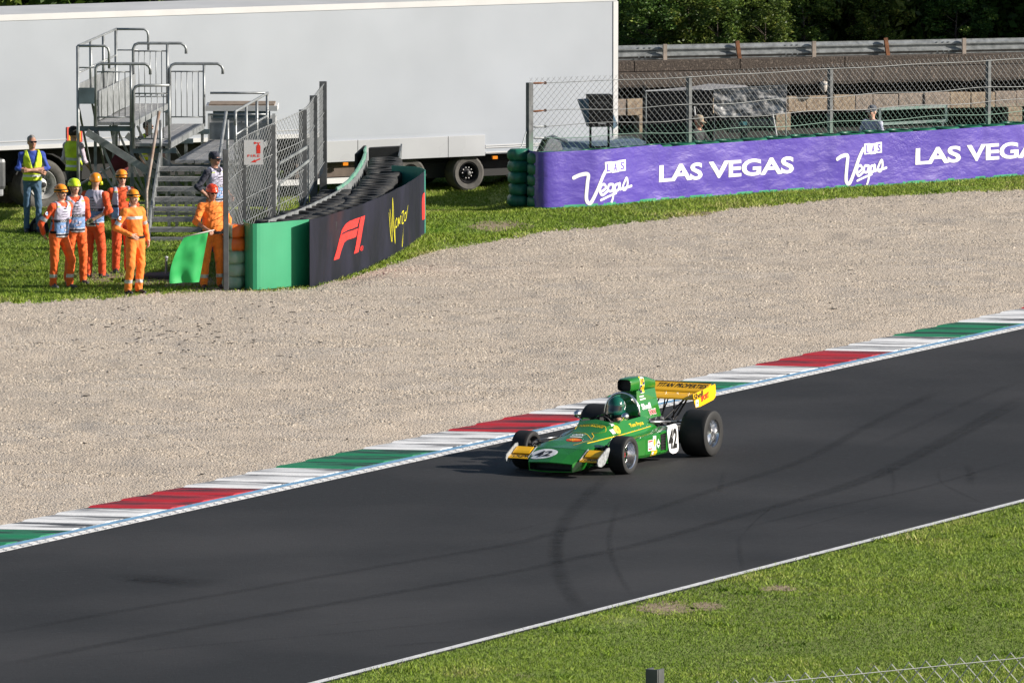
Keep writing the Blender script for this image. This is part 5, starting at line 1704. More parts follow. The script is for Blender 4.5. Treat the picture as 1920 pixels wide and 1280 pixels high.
# foil sheet hung over the camera position
foil = thing('foil_sheet', 'crumpled silver foil sheet hung as a sun shade over the camera position', 'tarp', td(1400, 260, -0.3))
foil.location.z = 0
m_foil = pm('silver_foil', (0.46, 0.455, 0.45), 0.4, 0.15, 0.5, 5.0, 0.9, 9.0, col2=(0.07, 0.07, 0.07), stretch=(0.5, 1.0, 2.2))
vs, fs = [], []
nu, nv = 60, 22
for i in range(nu + 1):
    for j in range(nv + 1):
        u, v = i / nu, j / nv
        top = 168 - 7 * u
        bot = (222 - 12 * max(0, u - 0.12) if u > 0.12 else 205 + 17 * u / 0.12)
        p = td(1338 + 137 * u, bot + (top - bot) * v, -0.25)
        w = 0.05 * noise.noise(Vector((u * 5 + v * 2, v * 4, 1))) + 0.035 * noise.noise(Vector((u * 14, v * 9 + u * 3, 5))) + 0.02 * noise.noise(Vector((u * 34, v * 20, 8)))
        vs.append(p + Vector((0, w + 0.12 * (v - 0.3), 0)))
n1 = (nu + 1) * (nv + 1)
vs += [v + Vector((0, 0.01, 0)) for v in vs]
for sd in (0, 1):
    for i in range(nu):
        for j in range(nv):
            a = sd * n1 + i * (nv + 1) + j
            fs.append((a, a + nv + 1, a + nv + 2, a + 1) if sd == 0 else (a, a + 1, a + nv + 2, a + nv + 1))
mesh_obj('sheet', vs, fs, m_foil, foil, world=True, smooth=True)
for px, py, px2, py2 in ((1302, 200, 1309, 266), (1449, 213, 1458, 262)):
    a, b_ = td(px, py, -0.6), td(px2, py2, -0.6)
    dv = (b_ - a) / (b_.z - a.z)
    MB().tube([a, b_ - dv * b_.z], 0.016, 6).build('support_pole', m_white, foil, world=True)
MB().tube([td(1337, 168, -0.2), td(1476, 160, -0.2)], 0.012, 6).build('top_pole', m_galv, foil, world=True)
for px in (1340, 1474):
    a = td(px, 168 if px < 1400 else 160, -0.15)
    MB().tube([a, Vector((a.x, a.y, 0))], 0.014, 6).build('support_pole', m_galv_d, foil, world=True)
# broadcast camera under the foil
cp_ = td(1395, 258, 0.1)
tvc = thing('broadcast_camera', 'black broadcast camera with long lens under the foil shade', 'camera', Vector((cp_.x, cp_.y, 0)), R(15))
hz = td(1400, 236).z
m_bc = pm('camera_black', (0.02, 0.021, 0.024), 0.35, 0.1, 0.3, 8.0)
MB().box((-0.12, 0, hz), (0.45, 0.22, 0.28), bev=0.015).build('camera_body', m_bc, tvc)
MB().lathe([(0.10, 0.08), (0.12, 0.12), (0.12, 0.50), (0.145, 0.52), (0.145, 0.62), (0.01, 0.60)], (0, 0, hz), 'X', 20).build('lens', m_bc, tvc, autosmooth=R(30))
MB().lathe([(0.12, 0.605), (0.01, 0.615)], (0, 0, hz), 'X', 20).build('lens_glass', pm('coated_glass', (0.02, 0.08, 0.10), 0.06, 0, 0.2, 6.0), tvc)
MB().box((-0.05, -0.112, hz + 0.05), (0.16, 0.01, 0.07)).build('control_panel', pm('teal_panel_screen', (0.05, 0.16, 0.19), 0.3, 0, 0.5, 18.0), tvc)  # teal highlight on the camera side, put into this plate's colour
MB().box((-0.40, 0, hz + 0.08), (0.12, 0.2, 0.16), bev=0.01).build('viewfinder', m_bc, tvc)
MB().bar((0, 0, hz - 0.14), (0, 0, hz - 0.28), 0.12).build('pan_head', m_bc, tvc)
for k in range(3):
    an = R(90 + 120 * k)
    MB().tube([(0, 0, hz - 0.26), (0.45 * math.cos(an), 0.45 * math.sin(an), 0)], 0.025, 6).build('tripod_leg', m_bc, tvc)
# empty metal frame beside the photographer
mf = thing('metal_frame', 'pale green and grey rectangular tube frame standing behind the banner barrier', 'frame', Vector((atd(1710, 250, 162.6).x, 162.6, 0)))
fm_ = lambda px, py: atd(px, py, 162.6 + (px - 1648) / 92.0 * 0.25)
m_fr = pm('frame_paint', (0.42, 0.46, 0.44), 0.5, 0.1, 0.3, 5.0, col2=(0.25, 0.40, 0.33))
for (a, b_) in (((1648, 205), (1776, 199)), ((1648, 233), (1776, 226)), ((1650, 203), (1650, 236)), ((1774, 197), (1774, 229)), ((1655, 246), (1765, 240))):
    MB().bar(fm_(*a), fm_(*b_), 0.05, 0.055).build('frame_tube', m_fr, mf, world=True)
for px, py in ((1652, 232), (1768, 226)):
    a = fm_(px, py)
    MB().bar(a, (a.x, a.y, 0), 0.045).build('frame_leg', m_fr, mf, world=True)

# ---------------------------------------------------------------- trees
m_leaf = bpy.data.materials.new('leaf')
n, l, b = nodes_of(m_leaf)
at_ = n.new('ShaderNodeAttribute'); at_.attribute_name = 'tint'
oi = n.new('ShaderNodeObjectInfo')
r = n.new('ShaderNodeValToRGB')
for k, (p, cc) in enumerate([(0.0, (0.022, 0.052, 0.010)), (0.5, (0.058, 0.115, 0.020)), (0.85, (0.11, 0.185, 0.030)), (1.0, (0.21, 0.26, 0.05))]):
    e = r.color_ramp.elements[k] if k < 2 else r.color_ramp.elements.new(p)
    e.position = p; e.color = (*cc, 1)
l.new(at_.outputs['Fac'], r.inputs[0])
hs = n.new('ShaderNodeHueSaturation')
mr = n.new('ShaderNodeMapRange'); mr.inputs['To Min'].default_value = 0.465; mr.inputs['To Max'].default_value = 0.515
l.new(oi.outputs['Random'], mr.inputs['Value']); l.new(mr.outputs[0], hs.inputs['Hue']); l.new(r.outputs[0], hs.inputs['Color'])
l.new(hs.outputs[0], b.inputs['Base Color'])
b.inputs['Roughness'].default_value = 0.5
b.inputs['Specular IOR Level'].default_value = 0.3
tr_ = n.new('ShaderNodeBsdfTranslucent')
l.new(hs.outputs[0], tr_.inputs[0])
ms = n.new('ShaderNodeMixShader'); ms.inputs[0].default_value = 0.22
out = [x for x in n if x.type == 'OUTPUT_MATERIAL'][0]
l.new(b.outputs[0], ms.inputs[1]); l.new(tr_.outputs[0], ms.inputs[2]); l.new(ms.outputs[0], out.inputs[0])
m_bark = pm('bark', (0.09, 0.07, 0.055), 0.9, 0, 0.4, 8.0, 0.5, 25)

def leaf_cloud(name, centres, radii, per, lsize, seed, mat=m_leaf, droop=0.0):
    rg = np.random.default_rng(seed)
    C = np.repeat(np.array(centres), per, 0)
    Rr = np.repeat(np.array(radii), per, 0)
    k = len(C)
    d = rg.normal(size=(k, 3)); d /= np.linalg.norm(d, axis=1)[:, None]
    rr = rg.uniform(0.15, 1.0, k) ** 0.45
    # twiggy directions make clumps instead of even shells
    P = C + d * Rr * rr[:, None]
    P[:, 2] -= droop * np.abs(d[:, 0]) * Rr[:, 2]
    a = rg.normal(size=(k, 3)); a /= np.linalg.norm(a, axis=1)[:, None]
    a[:, 2] = a[:, 2] * 0.5 - droop * 0.8
    b_ = np.cross(a, rg.normal(size=(k, 3))); b_ /= np.linalg.norm(b_, axis=1)[:, None]
    s = lsize * rg.uniform(0.55, 1.35, k)[:, None]
    V = np.stack([P - a * s, P + b_ * s * 0.42, P + a * s, P - b_ * s * 0.42], 1)
    T = np.arange(k * 4).reshape(k, 4)
    cl = np.repeat(rg.normal(0, 0.16, len(centres)), per)
    tint = np.clip(0.5 + cl + rg.normal(0, 0.17, k), 0, 1)
    o = tri_obj(name, V.reshape(-1, 3), T, mat, cols=np.repeat(tint, 4), nper=4)
    return o
def limbs(h, r, n_, spread, seed):
    rnd = random.Random(seed)
    mb = MB()
    mb.tube([(0, 0, 0), (0.05 * h * rnd.uniform(-1, 1), 0.03 * h, h * 0.35), (0.08 * h * rnd.uniform(-1, 1), 0, h * 0.8)], [r, r * 0.75, r * 0.25], 8)
    for k in range(n_):
        z = h * rnd.uniform(0.08, 0.6)
        an = rnd.uniform(0, 2 * PI)
        ln = spread * rnd.uniform(0.5, 1.0)
        mb.tube([(0, 0, z), (ln * 0.5 * math.cos(an), ln * 0.5 * math.sin(an), z + ln * 0.35), (ln * math.cos(an), ln * math.sin(an), z + ln * 0.5)], [r * 0.35, r * 0.22, r * 0.06], 5)
    return mb
def cloud_centres(n_, rx, ry, z0, z1, seed, cr):
    rnd = random.Random(seed)
    out, rad = [], []
    for _ in range(n_):
        an, q = rnd.uniform(0, 2 * PI), rnd.uniform(0.3, 1) ** 0.6
        z = rnd.uniform(z0, z1)
        tf = 1 - 0.45 * abs((z - z0) / (z1 - z0) - 0.45)
        out.append((rx * q * tf * math.cos(an), ry * q * tf * math.sin(an), z))
        c = cr * rnd.uniform(0.6, 1.3)
        rad.append((c, c, c * 0.7))
    return out, rad
kinds = {}
for nm, nclump, rx, ry, z0, z1, cr, per, ls, dr in (('bush', 70, 1.5, 1.2, 0.25, 2.8, 0.34, 90, 0.085, 0.1), ('broad', 150, 2.6, 2.4, 1.0, 8.5, 0.75, 100, 0.14, 0.15), ('drooping', 140, 2.4, 2.2, 0.8, 8.0, 0.6, 100, 0.13, 0.9)):
    cc, rr = cloud_centres(nclump, rx, ry, z0, z1, hash(nm) % 1000 if False else {'bush': 5, 'broad': 9, 'drooping': 14}[nm], cr)
    o = leaf_cloud('crown', cc, rr, per, ls, len(nm), droop=dr)
    kinds[nm] = o.data
    bpy.data.objects.remove(o)
trunk_me = {}
for nm, h, r_, nn_, sp2 in (('bush', 2.4, 0.06, 9, 1.2), ('broad', 8.0, 0.17, 12, 2.4), ('drooping', 7.5, 0.15, 12, 2.2)):
    o = limbs(h, r_, nn_, sp2, 3).build('trunk', m_bark, None, smooth=True)
    trunk_me[nm] = o.data
    bpy.data.objects.remove(o)
def plant(name, label, cat, kind, loc, sc, rot, group):
    t = thing(name, label, cat, loc, rot, group)
    c1 = bpy.data.objects.new('crown', kinds[kind]); COL.objects.link(c1); c1.parent = t
    c2 = bpy.data.objects.new('trunk', trunk_me[kind]); COL.objects.link(c2); c2.parent = t
    t.scale = (sc, sc, sc)
    return t
def gp(px, depth, z=0.0):
    return Vector(((px - 960) / CAM_F * depth, depth, z))
for px, dd, sc, lab in ((1215, 178.6, 0.62, 'leafy green bush beside the trailer corner above the guard rail'), (1290, 179.0, 0.66, 'full mid-green bush behind the second guard rail post'),
                        (1345, 178.4, 0.52, 'bright yellow-green bush above the first rusty rail post'), (1435, 178.8, 0.50, 'loose thin bush with bare twigs above the guard rail'),
                        (1505, 181.5, 0.60, 'dark green bush in shade behind the guard rail middle'), (1640, 181.8, 0.55, 'small drooping bush above the second rusty rail post'), (1795, 182.4, 0.55, 'dark bush behind the guard rail near the picture edge')):
    plant('bush', lab, 'bush', 'bush', gp(px, dd, 1.05), sc, px * 0.7, 'bushes along the guard rail')
for px, dd, sc, kd, lab in ((1180, 184.0, 1.0, 'broad', 'broadleaf tree with its trunk next to the trailer end'), (1330, 185.5, 1.05, 'broad', 'broadleaf tree behind the yellow-green bush'), (1480, 184.5, 0.95, 'drooping', 'tree with drooping sprays over the middle of the guard rail'),
                            (1610, 183.5, 0.9, 'drooping', 'tree with hanging sunlit branch above the guard rail'), (1730, 184.5, 1.0, 'drooping', 'dark tree with drooping branches right of the hanging branch'), (1850, 186.0, 1.1, 'broad', 'dark broadleaf tree at the far end of the guard rail'),
                            (1000, 188.0, 1.1, 'broad', 'tree rising behind the trailer tail'), (780, 188.0, 1.1, 'broad', 'tree rising behind the trailer middle'), (560, 187.0, 1.1, 'drooping', 'tree showing just above the trailer roof over the wire fence'), (330, 186.0, 1.1, 'broad', 'tree showing above the trailer roof over the stand'),
                            (120, 186.0, 1.1, 'broad', 'tree showing above the trailer roof at its front'), (-80, 185.0, 1.1, 'drooping', 'tree beyond the front of the white trailer')):
    plant('tree', lab, 'tree', kd, gp(px, dd, 0.6), sc, px * 1.3, 'trees behind the circuit')
# deeper wood as one mass
cc, rr = [], []
rnd = random.Random(77)
for _ in range(900):
    y = rnd.uniform(190, 214)
    x = rnd.uniform(-24, 34)
    z = rnd.uniform(0.3, 11)
    cc.append((x, y, z)); c = rnd.uniform(0.7, 1.4); rr.append((c, c, c * 0.8))
o = leaf_cloud('wood', cc, rr, 120, 0.24, 31)
tag(o, 'deep dark wood behind the trees', kind='stuff')
# tall unseen trees added off to the right to shade the wood edge
for k, (x, y, sc) in enumerate(((15.6, 182.2, 1.15), (21, 184.5, 1.6), (16, 190, 1.4), (31, 187.5, 1.8), (26, 195, 1.7))):
    plant('tree', ['tall tree of the wood edge beyond the guard rail end', 'second tall tree farther along the wood edge', 'tall tree inside the wood beyond the guard rail', 'last tall tree along the wood edge', 'tall tree deep in the wood corner'][k], 'tree', 'broad', (x, y, 0), sc, k * 1.1, 'trees behind the circuit')
# small things on the grass
p = at(311, 521)
stk = thing('marker_stake', 'short white-grey stake standing in the bare patch behind the green flag', 'stake', p)
MB().tube([(0, 0, 0), (0.012, 0, 0.36)], 0.022, 8).build('rod', m_galv, stk)
MB().lathe([(0.001, 0.385), (0.03, 0.37), (0.032, 0.35), (0.02, 0.33)], (0.012, 0, 0), 'Z', 10).build('cap', m_white, stk)
p = at(312, 524)
mh = MB().lathe([(0.001, 0.07), (0.34, 0.07), (0.37, 0.05), (0.38, 0.0)], (0, 0, 0), 'Z', 28).build('manhole_cover', pm('dark_concrete', (0.06, 0.055, 0.05), 0.9, 0, 0.3, 6.0, 0.3, 30), None, loc=None)
mh.location = p + Vector((-0.05, 0.35, 0))
tag(mh, 'low round dark concrete cover in the bare patch by the stake', 'cover')
p = at(74, 436)
bag = MB()
vs = []
for i in range(9):
    for j in range(14):
        th, ph = PI * 0.5 * i / 8, 2 * PI * j / 14
        rr_ = 0.22 * (1 + 0.15 * noise.noise(Vector((math.cos(ph) * 1.5, math.sin(ph) * 1.5, th))))
        vs.append(Vector((rr_ * math.sin(PI / 2 - th + 0.0) * math.cos(ph) * 0.9, rr_ * math.cos(th) * math.sin(ph) * 0.9, 0.30 * math.sin(th))))
fs = [(i * 14 + j, i * 14 + (j + 1) % 14, (i + 1) * 14 + (j + 1) % 14, (i + 1) * 14 + j) for i in range(8) for j in range(14)]
bg = thing('rucksack', 'black rucksack lying on the grass beside the man in jeans', 'bag', p)
mesh_obj('bag_body', vs, fs, m_black, bg, smooth=True)
MB().tube([(-0.08, -0.1, 0.25), (-0.03, -0.14, 0.34), (0.05, -0.13, 0.34), (0.08, -0.08, 0.26)], 0.012, 6).build('handle', m_black, bg)
MB().box((0.0, -0.19, 0.12), (0.2, 0.06, 0.14), bev=0.02).build('pocket', pm('charcoal', (0.025, 0.025, 0.027)), bg)
rbg = thing('red_bag', 'dark red bag hanging from the stand frame', 'bag', st(0.62, 0.9, 1.0))
q = MB().loft([[(x * s_, y * s_ * 0.5, z) for x, y in ((-0.16, -0.1), (0.16, -0.1), (0.18, 0.1), (-0.16, 0.1))] for s_, z in ((0.6, 0.0), (1.0, 0.12), (0.9, 0.28), (0.4, 0.40))])
q.build('bag_body', pm('dark_red_cloth', (0.12, 0.012, 0.018), 0.8, 0, 0.2, 8.0), rbg, smooth=True)
MB().tube([(0, 0, 0.38), (0.02, 0, 0.9)], 0.01, 5).build('strap', m_black, rbg)
# ================================================================== PEOPLE
def cloth(name, col, rough=0.8, var=0.22):
    return pm(name, col, rough, 0, var, 9.0, 0.35, 26, sheen=0.15)
m_skin = pm('skin', (0.55, 0.31, 0.22), 0.55, 0, 0.12, 14.0)
m_skin2 = pm('tanned_skin', (0.40, 0.20, 0.13), 0.55, 0, 0.12, 14.0)
m_or = cloth('orange_cloth', (0.80, 0.125, 0.012))
m_or2 = cloth('light_orange_cloth', (0.86, 0.21, 0.02))
m_or3 = cloth('red_orange_cloth', (0.76, 0.085, 0.012))
m_refl = pm('reflective_tape', (0.50, 0.52, 0.54), 0.35, 0.2, 0.15, 20.0)
m_hv = cloth('hi_vis_yellow', (0.56, 0.72, 0.02))
m_blueT = cloth('blue_cotton', (0.02, 0.06, 0.36))
m_jean = cloth('denim', (0.055, 0.115, 0.19))
m_shoe = pm('dark_shoe', (0.02, 0.021, 0.026), 0.6, 0, 0.3, 12.0)
m_greyshoe = pm('grey_shoe', (0.06, 0.065, 0.075), 0.6, 0, 0.3, 12.0)
m_blk = cloth('black_cloth', (0.014, 0.014, 0.017))
m_navyc = cloth('navy_cloth', (0.015, 0.017, 0.035))
m_lav = cloth('vest_white', (0.46, 0.44, 0.56), 0.7, 0.08)
m_vb = cloth('vest_blue', (0.17, 0.30, 0.55), 0.7, 0.3)
m_vd = cloth('vest_dark_band', (0.02, 0.02, 0.04), 0.7, 0.1)
m_vg = cloth('vest_olive_patch', (0.40, 0.46, 0.16), 0.7, 0.1)
m_white_c = cloth('white_cloth', (0.62, 0.62, 0.66), 0.7, 0.1)
m_hair = pm('grey_hair', (0.22, 0.21, 0.20), 0.7, 0, 0.4, 40.0, 0.5, 60)
m_dhair = pm('dark_hair', (0.03, 0.022, 0.018), 0.7, 0, 0.4, 40.0, 0.5, 60)
m_lens = pm('black_lens', (0.008, 0.008, 0.010), 0.12, 0, 0.2, 20.0)
m_eye = pm('eye_dark', (0.03, 0.02, 0.018), 0.3, 0, 0.2, 20.0)
m_lip = pm('lip', (0.36, 0.13, 0.11), 0.5, 0, 0.15, 20.0)
m_ho = pm('orange_shell', (0.85, 0.27, 0.012), 0.28, 0, 0.06, 6.0, coat=0.4)
m_hr = pm('red_orange_shell', (0.78, 0.07, 0.02), 0.28, 0, 0.06, 6.0, coat=0.4)
m_hl = pm('lime_shell', (0.58, 0.80, 0.02), 0.28, 0, 0.06, 6.0, coat=0.4)
m_hg = pm('green_helmet_paint', (0.004, 0.085, 0.055), 0.12, 0, 0.06, 6.0, coat=0.8)
m_glove = cloth('olive_glove', (0.10, 0.11, 0.05))
m_yplug = pm('lime_plastic', (0.62, 0.75, 0.02), 0.4, 0, 0.08, 9.0)

def sd_cone(P, a, b, r1, r2):
    ba = b - a
    l2 = float(ba @ ba)
    t = np.clip(((P - a) @ ba) / max(l2, 1e-9), 0, 1)
    return np.linalg.norm(P - a - t[..., None] * ba, axis=-1) - (r1 + (r2 - r1) * t)
def sd_ell(P, c, r, rot):
    q = P - c
    if rot is not None:
        q = q @ rot
    k0 = np.linalg.norm(q / r, axis=-1)
    k1 = np.linalg.norm(q / (r * r), axis=-1)
    return k0 * (k0 - 1.0) / np.maximum(k1, 1e-6)

def sdf_mesh(prims, h=0.0125, wrinkle=None, cut=None, grow=0.0):
    """one closed surface round a set of soft-joined volumes; every face keeps the label of its nearest volume"""
    lo = np.min([np.minimum(p['a'] - p['R'], p['b'] - p['R']) for p in prims], 0) - 0.05 - grow
    hi = np.max([np.maximum(p['a'] + p['R'], p['b'] + p['R']) for p in prims], 0) + 0.05 + grow
    n_ = np.ceil((hi - lo) / h).astype(int) + 1
    ax = [lo[i] + np.arange(n_[i]) * h for i in range(3)]
    F = np.full(n_, 0.5); M = np.full(n_, 0.5); Lb = np.zeros(n_, np.int16)
    for p in prims:
        k = p['k']
        m = p['R'] + k + 0.03 + grow
        l0 = np.minimum(p['a'], p['b']) - m; h0 = np.maximum(p['a'], p['b']) + m
        i0 = np.clip(np.floor((l0 - lo) / h).astype(int), 0, n_); i1 = np.clip(np.ceil((h0 - lo) / h).astype(int) + 1, 0, n_)
        sl = tuple(slice(i0[i], i1[i]) for i in range(3))
        G = np.stack(np.meshgrid(*[ax[i][sl[i]] for i in range(3)], indexing='ij'), -1)
        d = (sd_cone(G, p['a'], p['b'], p['r1'], p['r2']) if p['t'] == 'cone' else sd_ell(G, p['a'], p['r'], p['rot'])) - grow
        f = F[sl]
        if p.get('sub'):
            F[sl] = np.maximum(f, -d)
            continue
        hh = np.clip(0.5 + 0.5 * (f - d) / k, 0, 1)
        F[sl] = f * (1 - hh) + d * hh - k * hh * (1 - hh)
        mm = M[sl]; ll = Lb[sl]
        w = d < mm
        mm[w] = d[w]; ll[w] = p['lab']
    G = np.meshgrid(*ax, indexing='ij')
    if wrinkle:
        wl, amp, ph = wrinkle
        x, y, z = G
        wv = np.sin(z * 34 + 9 * np.sin(x * 11 + ph) + 5 * y) * np.sin(x * 19 + y * 13 + 7 * z + ph) + 0.7 * np.sin(z * 61 + x * 40 - y * 31 + ph * 2) * np.sin(z * 8 + ph)
        F = F + amp * wv * np.isin(Lb, wl)
    if cut is not None:
        F = np.maximum(F, cut(*G))
    ins = F < 0
    S = np.zeros(tuple(n_ - 1) + (3,)); C = np.zeros(tuple(n_ - 1))
    quads = []
    nc = n_ - 1
    cid = np.full(tuple(nc), -1, np.int64)
    cross = []
    for a_ in range(3):
        s0 = [slice(None)] * 3; s1 = [slice(None)] * 3
        s0[a_] = slice(0, -1); s1[a_] = slice(1, None)
        f0, f1 = F[tuple(s0)], F[tuple(s1)]
        cr = ins[tuple(s0)] != ins[tuple(s1)]
        ix = np.argwhere(cr)
        t = f0[cr] / (f0[cr] - f1[cr])
        pos = ix.astype(float); pos[:, a_] += t
        u, v = (a_ + 1) % 3, (a_ + 2) % 3
        okc = (ix[:, u] > 0) & (ix[:, v] > 0) & (ix[:, u] < nc[u]) & (ix[:, v] < nc[v])
        ix, pos = ix[okc], pos[okc]
        flip = ins[tuple(s0)][cr][okc]
        cells = []
        for du, dv in ((-1, -1), (0, -1), (0, 0), (-1, 0)):
            c_ = ix.copy(); c_[:, u] += du; c_[:, v] += dv
            np.add.at(S, tuple(c_.T), pos); np.add.at(C, tuple(c_.T), 1)
            cells.append(c_)
        cross.append((cells, flip))
    act = np.argwhere(C > 0)
    cid[tuple(act.T)] = np.arange(len(act))
    V = S[tuple(act.T)] / C[tuple(act.T)][:, None]
    li = np.clip(np.round(V).astype(int), 0, n_ - 1)
    lab = Lb[tuple(li.T)]
    V = lo + V * h
    for cells, flip in cross:
        q = np.stack([cid[tuple(c.T)] for c in cells], 1)
        q[~flip] = q[~flip][:, ::-1]
        quads.append(q)
    Q = np.concatenate(quads)
    return V, Q, lab

def cone(a, b, r1, r2, lab, k=0.03, **kw):
    return dict(t='cone', a=np.array(a, float), b=np.array(b, float), r1=r1, r2=r2, R=max(r1, r2), lab=lab, k=k, **kw)
def ell(c, r, lab, k=0.03, rot=None, **kw):
    return dict(t='ell', a=np.array(c, float), b=np.array(c, float), r=np.array(r, float), rot=rot, R=max(r), lab=lab, k=k, **kw)

SKIN, TOP, LEGS, SHOE, EYE, LIP, FORE, GLOVE = range(8)
def hand_prims(w, d, nrm, lab, curl=0.5, side=1):
    """palm and five fingers growing from wrist w along d; nrm: palm side"""
    w, d, nrm = np.array(w, float), np.array(d, float), np.array(nrm, float)
    d /= np.linalg.norm(d)
    nrm -= d * (nrm @ d); nrm /= np.linalg.norm(nrm)
    s = np.cross(d, nrm) * side
    out = [cone(w, w + d * 0.035, 0.027, 0.030, lab, 0.02), cone(w + d * 0.04 + s * 0.018, w + d * 0.085 + s * 0.022, 0.018, 0.015, lab, 0.02), cone(w + d * 0.04 - s * 0.018, w + d * 0.085 - s * 0.022, 0.018, 0.015, lab, 0.02)]
    for i, ln in enumerate((0.070, 0.080, 0.076, 0.060)):
        o = (1.5 - i) * 0.0205
        k0 = w + d * 0.088 + s * o
        c1, c2 = curl * 0.9, curl * 2.0
        k1 = k0 + (d * math.cos(c1) + nrm * math.sin(c1)) * ln * 0.55
        k2 = k1 + (d * math.cos(c2) + nrm * math.sin(c2)) * ln * 0.45
        out += [cone(k0, k1, 0.0105, 0.0095, lab, 0.006), cone(k1, k2, 0.0095, 0.0085, lab, 0.006)]
    t0 = w + d * 0.03 + s * 0.028
    t1 = t0 + (d * 0.6 + s * 0.65 + nrm * 0.35 * (0.4 + curl)) * 0.045
    t2 = t1 + (d * 0.85 + s * 0.05 + nrm * 0.5 * (0.4 + curl)) * 0.035
    out += [cone(t0, t1, 0.014, 0.0115, lab, 0.012), cone(t1, t2, 0.0115, 0.0095, lab, 0.006)]
    return out

def rotz(a):
    return np.array([[math.cos(a), -math.sin(a), 0], [math.sin(a), math.cos(a), 0], [0, 0, 1]])
def rotx(a):
    return np.array([[1, 0, 0], [0, math.cos(a), -math.sin(a)], [0, math.sin(a), math.cos(a)]])

